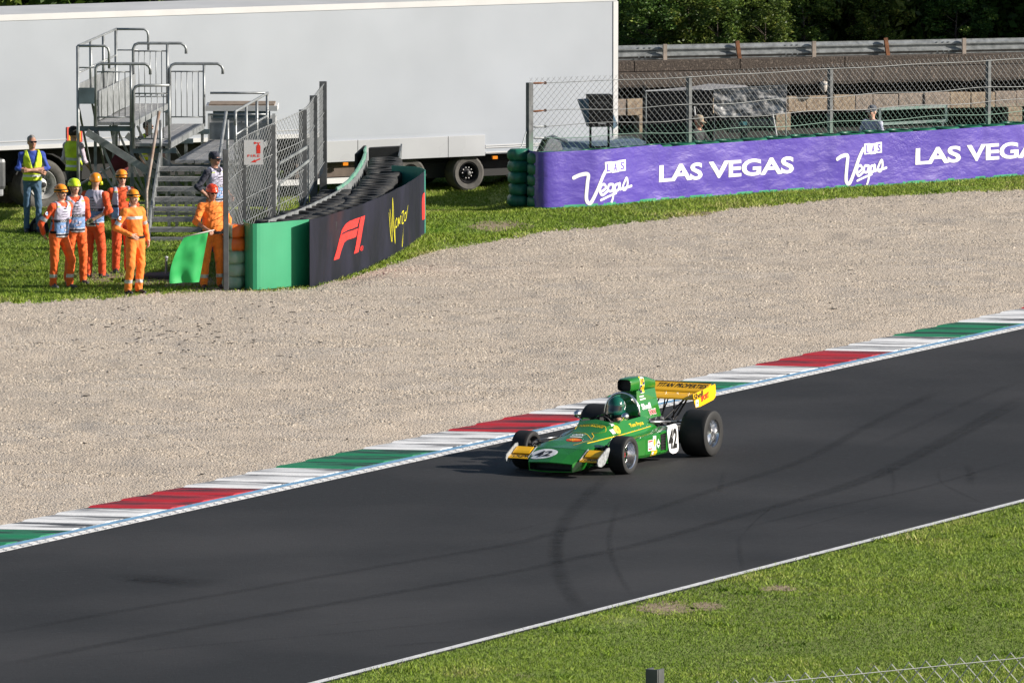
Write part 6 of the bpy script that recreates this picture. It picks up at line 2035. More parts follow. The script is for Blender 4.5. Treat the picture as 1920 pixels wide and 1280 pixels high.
def make_person(label, loc, rot, hgt=1.78, pose=None, fit=None, group=None):
    """front of the body is -Y before turning; +X is the left side"""
    P = dict(footL=(0.11, -0.02), footR=(-0.11, 0.0), hip=(0, 0), lean=(0, 0), drop=0.0, kneeL=None, kneeR=None, elbL=(0.29, 0.05, 1.16), elbR=(-0.29, 0.05, 1.16), hanL=(0.27, -0.08, 0.92), hanR=(-0.27, -0.08, 0.92),
             twist=0.0, yaw=0.0, pitch=0.0, belly=0.0, nrmL=(-1, 0, 0), nrmR=(1, 0, 0), curl=0.5, toe=0.15)
    P.update(pose or {})
    F = dict(top=m_or, legs=m_or, shoes=m_shoe, skin=m_skin, bare_fore=False, gloves=None, vest=None, vest_mats=None, helmet=None, glasses=False, hair=None, cap=None, goggles=False, muffs=False, belt=None, bands=False, armband=False, loose=1.0, text=None, badge=False)
    F.update(fit or {})
    t = thing('person', label, 'person', loc, rot, group)
    sc = hgt / 1.78
    t.scale = (sc, sc, sc)
    dr = P['drop']
    hx, hy = P['hip']
    hipc = np.array([hx, hy, 0.93 - dr])
    lx, ly = P['lean']
    ch = np.array([hx + lx * 0.7, hy + ly * 0.7, 1.32 - dr])
    nk = np.array([hx + lx, hy + ly, 1.50 - dr])
    Rt = rotz(P['twist'])
    shL = nk + Rt @ np.array([0.185, 0.01, -0.065]); shR = nk + Rt @ np.array([-0.185, 0.01, -0.065])
    lf = F['loose']
    pr = []
    # legs
    for sgn, ft, kn in ((1, P['footL'], P['kneeL']), (-1, P['footR'], P['kneeR'])):
        hp = hipc + np.array([0.085 * sgn, 0, -0.02])
        an = np.array([ft[0], ft[1] + 0.03, 0.085])
        if kn is None:
            kn = (hp + an) / 2 + np.array([0.01 * sgn, -0.035, 0.02])
        kn = np.array(kn, float)
        pr += [cone(hp, kn, 0.092 * lf, 0.070 * lf, LEGS, 0.04), cone(kn, an + np.array([0, 0, 0.02]), 0.066 * lf, 0.060 * lf, LEGS, 0.03)]
        td_ = np.array([math.sin(P['toe'] * sgn), -math.cos(P['toe'] * sgn), 0])
        pr += [cone(an + np.array([0, 0.0, -0.03]), an + np.array([0, 0, -0.035]) - td_ * 0.035, 0.046, 0.044, SHOE, 0.015), cone(an + np.array([0, 0, -0.045]), an + td_ * 0.155 + np.array([0, 0, -0.053]), 0.043, 0.034, SHOE, 0.02)]
    pr.append(ell(hipc + np.array([0, 0.01, 0.02]), (0.165, 0.118, 0.125), LEGS, 0.05))
    bl = P['belly']
    torso = [ell((hipc + ch) / 2 + np.array([0, -0.01 - bl * 0.5, -0.02]), (0.152 + bl * 0.5, 0.108 + bl, 0.19), TOP, 0.05), ell(ch, (0.168 + bl * 0.3, 0.118 + bl * 0.4, 0.20), TOP, 0.06, Rt),
             cone(shL, shR, 0.068, 0.068, TOP, 0.05), cone(ch + np.array([0, 0.02, 0.06]), nk + np.array([0, 0.01, -0.03]), 0.095, 0.062, TOP, 0.05)]
    pr += torso
    # arms
    fl_ = FORE if F['bare_fore'] else TOP
    for sh, el_, ha, nr, sd in ((shL, P['elbL'], P['hanL'], P['nrmL'], -1), (shR, P['elbR'], P['hanR'], P['nrmR'], 1)):
        el_, ha = np.array(el_, float), np.array(ha, float)
        el_[2] -= dr; ha[2] -= dr
        pr += [cone(sh, el_, 0.062 * lf, 0.050 * lf, TOP, 0.03)]
        dd = (ha - el_) / np.linalg.norm(ha - el_)
        if F['bare_fore']:
            pr += [cone(el_, ha, 0.040, 0.028, FORE, 0.02), cone(el_ - dd * 0.02, el_ + dd * 0.05, 0.052 * lf, 0.05 * lf, TOP, 0.015)]
        else:
            pr += [cone(el_, ha - dd * 0.01, 0.048 * lf, 0.040 * lf, TOP, 0.02)]
        pr += hand_prims(ha, dd, nr, GLOVE if F['gloves'] else SKIN, P['curl'], sd)
    # neck and head
    nb = nk + np.array([0, 0.005, 0.04])
    HR = rotz(P['yaw']) @ rotx(P['pitch'])
    H_ = lambda x, y, z: nb + HR @ np.array([x, y, z])
    pr.append(cone(nk + np.array([0, 0.01, -0.04]), H_(0, 0.0, 0.06), 0.058, 0.054, SKIN, 0.02))
    pr += [ell(H_(0, 0.01, 0.145), (0.077, 0.096, 0.106), SKIN, 0.02, HR), ell(H_(0, -0.035, 0.085), (0.056, 0.060, 0.062), SKIN, 0.03, HR), ell(H_(0, -0.062, 0.052), (0.030, 0.028, 0.022), SKIN, 0.02, HR),
           cone(H_(0, -0.088, 0.135), H_(0, -0.112, 0.102), 0.010, 0.016, SKIN, 0.012), ell(H_(0.078, 0.015, 0.12), (0.010, 0.022, 0.033), SKIN, 0.008, HR), ell(H_(-0.078, 0.015, 0.12), (0.010, 0.022, 0.033), SKIN, 0.008, HR),
           ell(H_(0.033, -0.066, 0.108), (0.026, 0.026, 0.022), SKIN, 0.02, HR), ell(H_(-0.033, -0.066, 0.108), (0.026, 0.026, 0.022), SKIN, 0.02, HR), cone(H_(-0.04, -0.082, 0.160), H_(0.04, -0.082, 0.160), 0.012, 0.012, SKIN, 0.02)]
    for x in (-0.032, 0.032):
        pr.append(ell(H_(x, -0.083, 0.140), (0.013, 0.008, 0.008), EYE, 0.004, HR))
    pr.append(ell(H_(0, -0.090, 0.073), (0.024, 0.010, 0.008), LIP, 0.006, HR))
    V, Q, lab = sdf_mesh(pr, 0.0125, ([TOP, LEGS], 0.0038, loc[0] * 3))
    fl = lab[Q[:, 0]]
    mats = [F['skin'], F['top'], F['legs'], F['shoes'], m_eye, m_lip, F['skin'], F['gloves'] or m_glove, m_refl]
    mi = fl.copy()
    cen = V[Q].mean(1)
    if F['bands']:
        mi[(fl == LEGS) & (np.abs(cen[:, 2] - 0.225) < 0.028)] = 8
    if F['armband']:
        for sh, el_ in ((shL, np.array(P['elbL'])), (shR, np.array(P['elbR']))):
            el_ = el_ - np.array([0, 0, dr])
            tt_ = ((cen - sh) @ (el_ - sh)) / ((el_ - sh) @ (el_ - sh))
            dist = np.linalg.norm(cen - sh - tt_[:, None] * (el_ - sh), axis=1)
            mi[(fl == TOP) & (np.abs(tt_ - 0.72) < 0.10) & (dist < 0.09) & (np.abs(cen[:, 0] - nk[0]) > 0.13)] = 8
        if F['armband'] == 'chest':
            mi[(fl == TOP) & (np.abs(cen[:, 2] - (1.335 - dr)) < 0.024) & (np.abs(cen[:, 0] - nk[0]) < 0.17) & (cen[:, 1] < 0.02)] = 8
    body = tri_obj('body', V, Q, mats, parent=t, midx=mi, nper=4)
    body.data.polygons.foreach_set('use_smooth', np.ones(len(body.data.polygons), dtype=bool))
    HM = Matrix(HR.tolist())
    def on_head(mb, name, mat, parent=t, **k):
        for i, v in enumerate(mb.v):
            mb.v[i] = HM @ v + Vector(nb)
        return mb.build(name, mat, parent, **k)
    # vest over the torso
    if F['vest']:
        def cut(x, y, z):
            c0 = (0.90 if F['vest'] != 'hv' else 0.97) - dr - z
            rr = np.sqrt((x - nk[0]) ** 2 + (y - nk[1] + 0.03) ** 2) - (0.085 + np.maximum(0, z - (1.44 - dr)) * 0.2)
            c1 = np.where(z > 1.40 - dr, -rr, -1.0)
            rx = (x - nk[0]) * math.cos(-P['twist']) - (y - nk[1]) * math.sin(-P['twist'])
            c2 = np.abs(rx) - (0.172 + bl * 0.4 - 0.30 * np.clip(z - (1.40 - dr), 0, 0.2))
            c = np.maximum(np.maximum(c0, c1), c2)
            if F.get('open'):
                c = np.maximum(c, np.where(y < nk[1] + 0.02, 0.10 - np.abs(rx), -1.0))
            if F['vest'] == 'hv':          # open V at the front
                c = np.maximum(c, np.where(y < nk[1] - 0.03, (z - (1.16 - dr)) * 0.27 - np.abs(x - nk[0]), -1.0))
            return c
        tv_ = torso + [ell(hipc + np.array([0, 0.0, 0.03]), (0.165, 0.118, 0.125), TOP, 0.05)]
        Vv, Qv, _ = sdf_mesh(tv_, 0.0125, ([TOP, LEGS], 0.003, loc[0] * 3 + 1), cut, grow=0.022)
        cv = Vv[Qv].mean(1)
        z = cv[:, 2] + dr
        mv = np.zeros(len(Qv), int)
        if F['vest'] == 'hv':
            vm = [m_hv, m_refl]
            mv[np.abs(z - 1.06) < 0.024] = 1
            if F.get('two'):
                mv[np.abs(z - 1.19) < 0.024] = 1
        else:
            vm = [m_lav, m_vb, m_vd, m_vg, m_white_c]
            mv[z < 1.165] = 1
            mv[(z < 1.215) & (z > 1.165)] = 2
            mv[(z < 0.985) & (z > 0.965)] = 4
            mv[(z < 0.965) & (z > 0.93)] = 2
            mv[z < 0.93] = 4
            mv[(z > 1.425) & (np.abs(cv[:, 0] - nk[0]) > 0.09) & (cv[:, 1] < nk[1] + 0.05)] = 3
            ms_ = (z > 1.455)
            mv[ms_] = 0
        vest = tri_obj('vest', Vv, Qv, vm, parent=t, midx=mv, nper=4)
        vest.data.polygons.foreach_set('use_smooth', np.ones(len(vest.data.polygons), dtype=bool))
        if F['vest'] == 'race':
            bt = BVHTree.FromPolygons([Vector(v) for v in Vv], [tuple(q) for q in Qv])
            def lay(txt, w, h, x0, z0, mat, back=False, weight=0.02):
                vs, fs, _ = text_mesh(txt, weight)
                vs, fs = clip2([(v[0] * w, v[1] * h) for v in vs], fs, 3) if w > 0.2 else ([(v[0] * w, v[1] * h) for v in vs], fs)
                pts = []
                dv = Vector((0, -1, 0)) if back else Vector((0, 1, 0))
                for v in vs:
                    x = x0 + v[0] - w / 2
                    o_ = Vector((nk[0] - x if back else nk[0] + x, nk[1] + (1.0 if back else -1.0), z0 - dr + v[1]))
                    hit = bt.ray_cast(o_, dv)
                    if hit[0] is None:
                        return
                    pts.append(hit[0] - dv * 0.006)
                mesh_obj('lettering', pts, fs, mat, t)
            def bar2(xa, xb, z0, h, mat, back):
                pts = []
                dv = Vector((0, -1, 0)) if back else Vector((0, 1, 0))
                for x, z in ((xa, z0), (xb, z0 + 0.004), (xb, z0 + h), (xa, z0 + h)):
                    o_ = Vector((nk[0] - x if back else nk[0] + x, nk[1] + (1.0 if back else -1.0), z - dr))
                    hit = bt.ray_cast(o_, dv)
                    if hit[0] is None:
                        return
                    pts.append(hit[0] - dv * 0.008)
                mesh_obj('print_mark', pts, [(0, 1, 2, 3)], mat, t)
            for bk_ in (False, True):
                lay('COURSE', 0.20, 0.036, 0.0, 1.172, m_white_c, bk_)
                for (w_, z_, h_) in ((0.055, 1.395, 0.022), (0.10, 1.345, 0.014), (0.15, 1.30, 0.010), (0.13, 1.262, 0.010)):
                    for (xa, xb) in ((-0.5, -0.1), (-0.02, 0.5)):
                        bar2(xa * w_, xb * w_, z_, h_, m_vd, bk_)
                for (xa, xb, z_, h_) in ((-0.09, -0.05, 1.06, 0.06), (-0.03, 0.0, 1.08, 0.05), (0.03, 0.08, 1.05, 0.05), (-0.02, 0.06, 1.015, 0.03)):
                    bar2(xa, xb, z_, h_, m_lav, bk_)
    if F['belt']:
        zc = 0.995 - dr
        ring = [(hx + (0.172 + bl * 0.5) * math.cos(2 * PI * k / 28), hy - 0.012 - bl * 0.5 + (0.128 + bl) * math.sin(2 * PI * k / 28), zc) for k in range(28)]
        mb = MB()
        inn = [Vector(p) for p in ring]
        vs = []
        for p in inn:
            vs += [p + Vector((0, 0, -0.022)), p + Vector((0, 0, 0.022))]
        mb.add(vs, [(2 * k, 2 * ((k + 1) % 28), 2 * ((k + 1) % 28) + 1, 2 * k + 1) for k in range(28)])
        mb.build('belt', F['belt'], t)
    if F['badge']:
        c_ = (shR + np.array(P['elbR']) - np.array([0, 0, dr])) / 2
        mb = MB().lathe([(0.001, 0.0), (0.036, 0.0)], (c_[0] - 0.035, c_[1] - 0.058, c_[2] + 0.04), 'Y', 14)
        mb.build('badge', m_white_c, t)
        mb = MB().lathe([(0.001, 0.0), (0.020, 0.0)], (c_[0] - 0.035, c_[1] - 0.061, c_[2] + 0.04), 'Y', 12)
        mb.build('badge_centre', m_vb, t)
    if F['glasses']:
        mb = MB()
        for x in (-0.033, 0.033):
            mb.box((x, -0.100, 0.140), (0.052, 0.010, 0.034), m=0, bev=0.004)
        mb.box((0, -0.103, 0.146), (0.022, 0.008, 0.008))
        for x in (-0.07, 0.07):
            mb.bar((x * 0.84, -0.098, 0.146), (x * 1.13, 0.01, 0.140), 0.006, 0.010)
        on_head(mb, 'sunglasses', m_lens)
    if F['hair'] is not None:
        prh = [ell(H_(0, 0.022, 0.155), (0.082, 0.098, 0.108), 0, 0.02, HR)]
        def hcut(x, y, z):
            L_ = np.stack([x - nb[0], y - nb[1], z - nb[2]], -1) @ HR
            return np.maximum(0.095 - L_[..., 2], -(L_[..., 1] + 0.055) - (0.0 + np.clip(L_[..., 2] - 0.20, 0, 1) * 2.0))
        Vh, Qh, _ = sdf_mesh(prh, 0.011, ([0], 0.004, 3.0), hcut)
        hr_ = tri_obj('hair', Vh, Qh, F['hair'], parent=t, nper=4)
        hr_.data.polygons.foreach_set('use_smooth', np.ones(len(hr_.data.polygons), dtype=bool))
    if F['cap'] is not None:
        mb = MB().lathe([(0.090, 0.0), (0.092, 0.03), (0.084, 0.07), (0.058, 0.10), (0.02, 0.112), (0.001, 0.113)], (0, 0.012, 0.165), 'Z', 24, sc=(0.93, 1.16, 1))
        on_head(mb, 'cap_crown', F['cap'], autosmooth=R(50))
        vs = []
        for k in range(13):
            an = PI + PI * k / 12
            vs += [Vector((0.078 * math.cos(an), 0.012 + 0.095 * math.sin(an), 0.168)), Vector((0.082 * math.cos(an), 0.012 + (0.095 + 0.085 * abs(math.sin(an))) * math.sin(an), 0.150 - 0.012 * abs(math.sin(an))))]
        mb = MB().add(vs + [v - Vector((0, 0, 0.006)) for v in vs], [(2 * k, 2 * k + 1, 2 * k + 3, 2 * k + 2) for k in range(12)] + [(26 + 2 * k + 2, 26 + 2 * k + 3, 26 + 2 * k + 1, 26 + 2 * k) for k in range(12)] + [(2 * k + 1, 26 + 2 * k + 1, 26 + 2 * k + 3, 2 * k + 3) for k in range(12)])
        on_head(mb, 'cap_peak', F['cap'])
    if F['helmet'] is not None:
        prof = [(0.108, -0.012), (0.112, -0.004), (0.110, 0.01), (0.108, 0.035), (0.098, 0.068), (0.078, 0.096), (0.048, 0.114), (0.018, 0.121), (0.001, 0.122)]
        mb = MB().lathe(prof, (0, 0.010, 0.168), 'Z', 28, sc=(0.96, 1.16, 1))
        for i, v in enumerate(mb.v):       # lower at the nape, small peak in front
            yy = v.y - 0.01
            if v.z < 0.19:
                mb.v[i] = Vector((v.x, v.y - (0.022 if yy < -0.09 else 0), v.z - 0.02 * max(0, yy) / 0.12))
        he = on_head(mb, 'helmet', F['helmet'], autosmooth=R(50))
        mb = MB()
        for sx_ in (-1, 1):
            for yv in (-0.045, 0.03):
                mb.add([Vector((sx_ * 0.088, yv, 0.235)) + Vector((sx_ * 0.016, 0, -0.012)), Vector((sx_ * 0.088, yv + 0.035, 0.238)) + Vector((sx_ * 0.016, 0, -0.012)), Vector((sx_ * 0.086, yv + 0.030, 0.254)) + Vector((sx_ * 0.013, 0, -0.010)), Vector((sx_ * 0.086, yv + 0.006, 0.252)) + Vector((sx_ * 0.013, 0, -0.010))], [(0, 1, 2, 3)])
        on_head(mb, 'helmet_vent', m_black, he)
        mb = MB()
        for sx_ in (-1, 1):
            mb.bar((sx_ * 0.088, -0.02, 0.165), (sx_ * 0.060, -0.045, 0.045), 0.012, 0.005)
            mb.bar((sx_ * 0.088, 0.05, 0.160), (sx_ * 0.078, 0.0, 0.085), 0.012, 0.005)
        mb.bar((-0.060, -0.045, 0.045), (0, -0.066, 0.026), 0.012, 0.005); mb.bar((0.060, -0.045, 0.045), (0, -0.066, 0.026), 0.012, 0.005)
        on_head(mb, 'chin_strap', m_black)
        if F['goggles']:
            mb = MB()
            ring = []
            for k in range(25):
                an = 2 * PI * k / 24
                fr_ = max(0, -math.sin(an)) ** 1.5
                rx_, ry_ = 0.108 + 0.006 * fr_, 0.130 + 0.014 * fr_
                ring.append((Vector((rx_ * math.cos(an), 0.010 + ry_ * math.sin(an), 0.178 - 0.012 * fr_ - 0.010)), Vector((rx_ * math.cos(an), 0.010 + ry_ * math.sin(an), 0.178 + 0.022 + 0.004 * fr_))))
            vs = [p for pr_ in ring for p in pr_]
            mb.add(vs, [(2 * k, 2 * k + 2, 2 * k + 3, 2 * k + 1) for k in range(24)])
            on_head(mb, 'goggles', m_lens, autosmooth=R(60))
    if F['muffs']:
        for sx_ in (-1, 1):
            mb = MB().lathe([(0.001, -0.03), (0.028, -0.028), (0.036, -0.01), (0.036, 0.012), (0.03, 0.02)], (0, 0, 0), 'X', 16)
            if sx_ > 0:
                mb.v = [Vector((-v.x, v.y, v.z)) for v in mb.v]
            mb.v = [v + Vector((sx_ * 0.098, 0.02, 0.105)) for v in mb.v]
            on_head(mb, 'ear_defender', m_yplug, smooth=True)
    return t

def foot(px, py):
    return at(px, py)
RACE = dict(vest='race')
# 1 the man in jeans, arms crossed
make_person('man in blue T-shirt, jeans and yellow vest standing with arms crossed by the truck wheel', at(61, 437), R(12), 1.80,
            dict(elbL=(0.27, -0.06, 1.19), elbR=(-0.27, -0.06, 1.19), hanL=(-0.10, -0.20, 1.17), hanR=(0.10, -0.21, 1.13), nrmL=(0, 1, 0), nrmR=(0, 1, 0), curl=0.9, footL=(0.10, -0.12), footR=(-0.10, 0.02), yaw=R(10)),
            dict(top=m_blueT, legs=m_jean, bare_fore=True, vest='hv', hair=m_hair, glasses=True, loose=0.88, skin=m_skin2))
# 2 back turned, yellow vest, dark cap
make_person('man in yellow vest and dark cap seen from behind at the stand corner', Vector(((136 - 960) / CAM_F * 150.2, 150.2, 0)), R(140), 1.77,
            dict(elbL=(0.28, -0.02, 1.16), elbR=(-0.28, 0.0, 1.16), hanL=(0.24, -0.22, 1.0), hanR=(-0.24, -0.2, 1.0), yaw=R(20)),
            dict(top=cloth('pale_shirt', (0.50, 0.42, 0.50)), legs=m_blk, bare_fore=True, vest='hv', two=True, cap=m_blk, hair=m_dhair, loose=0.9))
# 3 bending man beyond the stand
make_person('man in yellow vest and jeans leaning over behind the stand', Vector(((282 - 960) / CAM_F * 153.9, 153.9, 0)), R(40), 1.62,
            dict(lean=(-0.12, -0.10), hip=(-0.04, 0), footL=(0.22, 0.15), footR=(-0.12, -0.05), elbL=(0.20, -0.12, 1.15), hanL=(0.15, -0.28, 0.98), elbR=(-0.42, -0.10, 1.14), hanR=(-0.38, -0.25, 0.92), yaw=R(25)),
            dict(top=m_blk, legs=m_jean, bare_fore=True, vest='hv', two=True, hair=m_dhair, glasses=True, loose=0.9))
# 4 marshal at the front left
make_person('marshal in sunglasses and orange helmet, white and blue vest, foremost of the left pair', at(113, 541), R(38), 1.755,
            dict(elbR=(-0.33, 0.10, 1.14), hanR=(-0.24, 0.16, 0.97), elbL=(0.25, 0.12, 1.16), hanL=(0.16, 0.22, 0.98), footL=(0.15, -0.10), footR=(-0.09, 0.06), hip=(-0.03, 0.0), lean=(0.045, -0.02), twist=R(6), kneeL=(0.16, -0.11, 0.50), yaw=R(8), nrmR=(1, -0.3, 0)),
            dict(top=m_or3, legs=m_or, vest='race', helmet=m_ho, glasses=True, goggles=True, bands=True, armband=True, belt=m_black, badge=True, shoes=m_greyshoe, loose=1.08))
# 5 lime helmet
make_person('marshal in lime helmet and white vest behind the front man of the left pair', at(141, 533), R(22), 1.79,
            dict(elbL=(0.27, 0.12, 1.17), hanL=(0.14, 0.19, 1.0), elbR=(-0.27, 0.12, 1.17), hanR=(-0.13, 0.2, 1.0), footL=(0.12, -0.10), footR=(-0.11, 0.06), hip=(0.025, 0), lean=(-0.03, 0.0), twist=R(-8), yaw=R(6)),
            dict(top=m_or3, legs=m_or, vest='race', helmet=m_hl, shoes=m_greyshoe, loose=1.08))
# 6 back turned with gloves
make_person('marshal with back turned, orange helmet, ear defenders and olive gloves held behind', at(178, 521), R(158), 1.79,
            dict(elbL=(0.30, 0.08, 1.18), hanL=(0.10, 0.18, 1.05), elbR=(-0.30, 0.06, 1.18), hanR=(-0.06, 0.20, 1.03), yaw=R(32), nrmL=(0, 1, 0), nrmR=(0, 1, 0), curl=0.7, footL=(0.10, 0.03), footR=(-0.13, -0.05), hip=(0.02, 0.0), lean=(-0.03, -0.02)),
            dict(top=m_or3, legs=m_or3, vest='race', helmet=m_ho, gloves=m_glove, muffs=True, loose=1.12, bare_fore=True))
# 7 behind the front one
make_person('broad marshal with goggles on orange helmet standing behind the hand-on-hip marshal', at(229, 512), R(20), 1.775,
            dict(elbL=(0.28, 0.12, 1.17), hanL=(0.12, 0.2, 1.0), elbR=(-0.32, 0.10, 1.17), hanR=(-0.16, 0.2, 1.0), belly=0.03, yaw=R(-4)),
            dict(top=m_or3, legs=m_or3, vest='race', open=True, helmet=m_ho, glasses=True, goggles=True, loose=1.15, skin=m_skin, bare_fore=True))
# 8 hand on hip
make_person('marshal in light orange overalls with visor helmet and hand on belt at the gravel edge', at(251, 551), R(36), 1.75,
            dict(elbR=(-0.36, 0.02, 1.16), hanR=(-0.17, -0.17, 1.04), elbL=(0.28, 0.06, 1.16), hanL=(0.27, -0.03, 0.93), lean=(-0.05, -0.02), hip=(0.035, 0.0), twist=R(8), kneeR=(-0.13, -0.10, 0.50), yaw=R(2), nrmR=(0.3, 1, 0), footL=(0.10, -0.03), footR=(-0.12, -0.02)),
            dict(top=m_or2, legs=m_or2, helmet=m_ho, goggles=True, muffs=True, bands=True, armband='chest', belt=m_black, badge=True, loose=1.1))
# 9 flag marshal
flag_hand = (-0.20, -0.42, 1.06)
fm_loc = at(398, 541)
flagger = make_person('stout marshal in orange overalls and red-orange helmet holding the green flag', fm_loc, R(18), 1.76,
            dict(elbR=(-0.33, -0.16, 1.18), hanR=flag_hand, elbL=(0.31, 0.06, 1.18), hanL=(0.26, -0.10, 0.97), belly=0.075, yaw=R(8), pitch=R(6), footL=(0.16, 0.02), footR=(-0.15, -0.02), nrmR=(0.5, 0, -1), curl=1.1),
            dict(top=m_or2, legs=m_or2, helmet=m_hr, glasses=True, bands=True, bare_fore=True, belt=m_black, loose=1.15, skin=m_skin2))
# 10 dark cap man
make_person('man in dark cap and pale blue vest with hand on hip by the stair', Vector(((401 - 960) / CAM_F * 143.9, 143.9, 0)), R(48), 1.78,
            dict(elbR=(-0.38, 0.06, 1.18), hanR=(-0.20, 0.0, 1.02), elbL=(0.28, 0.05, 1.16), hanL=(0.25, -0.15, 1.0), yaw=R(12), nrmR=(0.5, 1, 0)),
            dict(top=m_navyc, legs=m_or, vest='race', cap=m_navyc, glasses=True, hair=m_dhair, bare_fore=True, loose=1.05, skin=m_skin2))
# 11 photographer on the right
p = atd(1637, 300, 162.4); p.z = 0
make_person('photographer in grey cap and white-blue-red shirt crouching behind the purple barrier', p, R(-38), 1.74,
            dict(drop=0.46, kneeL=(0.16, -0.36, 0.42), kneeR=(-0.14, -0.30, 0.10), footL=(0.15, -0.34), footR=(-0.12, 0.12), elbL=(0.30, -0.08, 1.20), hanL=(0.12, -0.26, 1.18), elbR=(-0.28, -0.08, 1.20), hanR=(-0.08, -0.28, 1.20), yaw=R(-10), nrmL=(-1, 0, 0), nrmR=(1, 0, 0), lean=(0.0, -0.05)),
            dict(top=cloth('striped_shirt', (0.45, 0.47, 0.60), 0.8, 0.5), legs=m_jean, cap=cloth('grey_cap', (0.06, 0.07, 0.09)), hair=m_hair, glasses=True, bare_fore=True, loose=0.95))
# 12 camera operator
p = atd(1303, 300, 163.0); p.z = 0
make_person('camera operator in tan cap and black shirt sitting low under the tent edge, arm out', p, R(62), 1.76,
            dict(drop=0.72, kneeL=(0.22, -0.40, 0.36), kneeR=(-0.22, -0.40, 0.36), footL=(0.18, -0.55), footR=(-0.18, -0.55), elbL=(0.22, -0.22, 1.20), hanL=(0.10, -0.45, 1.16), elbR=(-0.24, -0.20, 1.22), hanR=(-0.14, -0.46, 1.18), pitch=R(8), lean=(0, -0.08)),
            dict(top=m_blk, legs=m_blk, cap=cloth('tan_cap', (0.30, 0.24, 0.17)), bare_fore=True, skin=m_skin2, loose=0.95))

# the green flag, hoist held level, cloth hanging
M_ = basis(flagger)
hw = M_ @ Vector((flag_hand[0] - 0.01, flag_hand[1] - 0.08, flag_hand[2] - 0.03))
flag = thing('flag', 'plain bright green flag on a short pole held out by the stout marshal', 'flag', hw)
tip = Vector((-0.40, -0.20, -0.06))
MB().tube([Vector((0.10, 0.03, 0.035)), tip * 1.02], 0.010, 8).build('flag_pole', pm('flag_stick', (0.45, 0.43, 0.40), 0.5, 0, 0.1, 9.0), flag, smooth=True)
m_flag = bpy.data.materials.new('green_flag_cloth')
n, l, b = nodes_of(m_flag)
tc = n.new('ShaderNodeTexCoord').outputs['Object']
c = mixcol(n, l, noise_node(n, l, tc, 3.0, 4), (0.028, 0.47, 0.115), (0.045, 0.56, 0.15))
l.new(c, b.inputs['Base Color']); b.inputs['Roughness'].default_value = 0.6
tr_ = n.new('ShaderNodeBsdfTranslucent'); l.new(c, tr_.inputs[0])
ms = n.new('ShaderNodeMixShader'); ms.inputs[0].default_value = 0.35
out = [x for x in n if x.type == 'OUTPUT_MATERIAL'][0]
l.new(b.outputs[0], ms.inputs[1]); l.new(tr_.outputs[0], ms.inputs[2]); l.new(ms.outputs[0], out.inputs[0])
nu, nv = 26, 30
def flag_pt(u, v):
    # u from the hand (0) to the pole tip (1), v down the cloth
    a = Vector((0.0, 0, -0.005)).lerp(tip, u)
    xk = -0.16 * v * (1 - u) - 0.30 * math.sin(v * PI * 0.5) * u * (1 - 0.15 * v)
    dz = -(0.85 - 0.05 * u) * v + 0.10 * math.sin(v * PI) * 0
    w = 0.035 * math.sin(u * 9 + v * 3) * v + 0.03 * noise.noise(Vector((u * 3, v * 4, 2)))
    return a + Vector((xk, w, dz))
vs = [flag_pt(i / nu, j / nv) for i in range(nu + 1) for j in range(nv + 1)]
fs = [(i * (nv + 1) + j, (i + 1) * (nv + 1) + j, (i + 1) * (nv + 1) + j + 1, i * (nv + 1) + j + 1) for i in range(nu) for j in range(nv)]
mesh_obj('flag_cloth', vs, fs, m_flag, flag, smooth=True)
# ================================================================== RACING CAR
CH = Vector((-0.4527, -0.8916, 0))
m_green = pm('racing_green_paint', (0.014, 0.165, 0.016), 0.18, 0, 0.06, 2.0, coat=0.7)
m_cyel = pm('wing_yellow', (0.95, 0.50, 0.006), 0.3, 0, 0.06, 4.0, coat=0.3)
m_cblk = pm('matt_black', (0.010, 0.010, 0.011), 0.6, 0, 0.3, 9.0)
m_tyre = pm('racing_slick', (0.008, 0.008, 0.0085), 0.7, 0, 0.35, 6.0, 0.06, 40)
m_chrome = pm('polished_aluminium', (0.78, 0.78, 0.79), 0.22, 1.0, 0.1, 9.0)
m_alu = pm('dull_aluminium', (0.42, 0.42, 0.43), 0.35, 0.9, 0.3, 14.0)
m_eng = pm('engine_casting', (0.10, 0.10, 0.105), 0.5, 0.6, 0.6, 25.0)
m_decw = pm('decal_white', (0.78, 0.78, 0.78), 0.35, 0, 0.03, 9.0)
m_decb = pm('decal_black', (0.012, 0.012, 0.012), 0.4, 0, 0.1, 9.0)
m_decy = pm('decal_yellow', (0.85, 0.55, 0.01), 0.35, 0, 0.04, 9.0)
m_decr = pm('decal_red', (0.70, 0.03, 0.02), 0.35, 0, 0.04, 9.0)
m_deco = pm('decal_orange', (0.85, 0.22, 0.02), 0.35, 0, 0.04, 9.0)
car = thing('racing_car', 'dark green and yellow open-wheel racing car number 42 driving on the track', 'racing car', (0.865, 110.10, 0.008), math.atan2(CH.y, CH.x))
def mir(pts):
    return [(p[0], -p[1], p[2]) for p in pts]
BODY = []
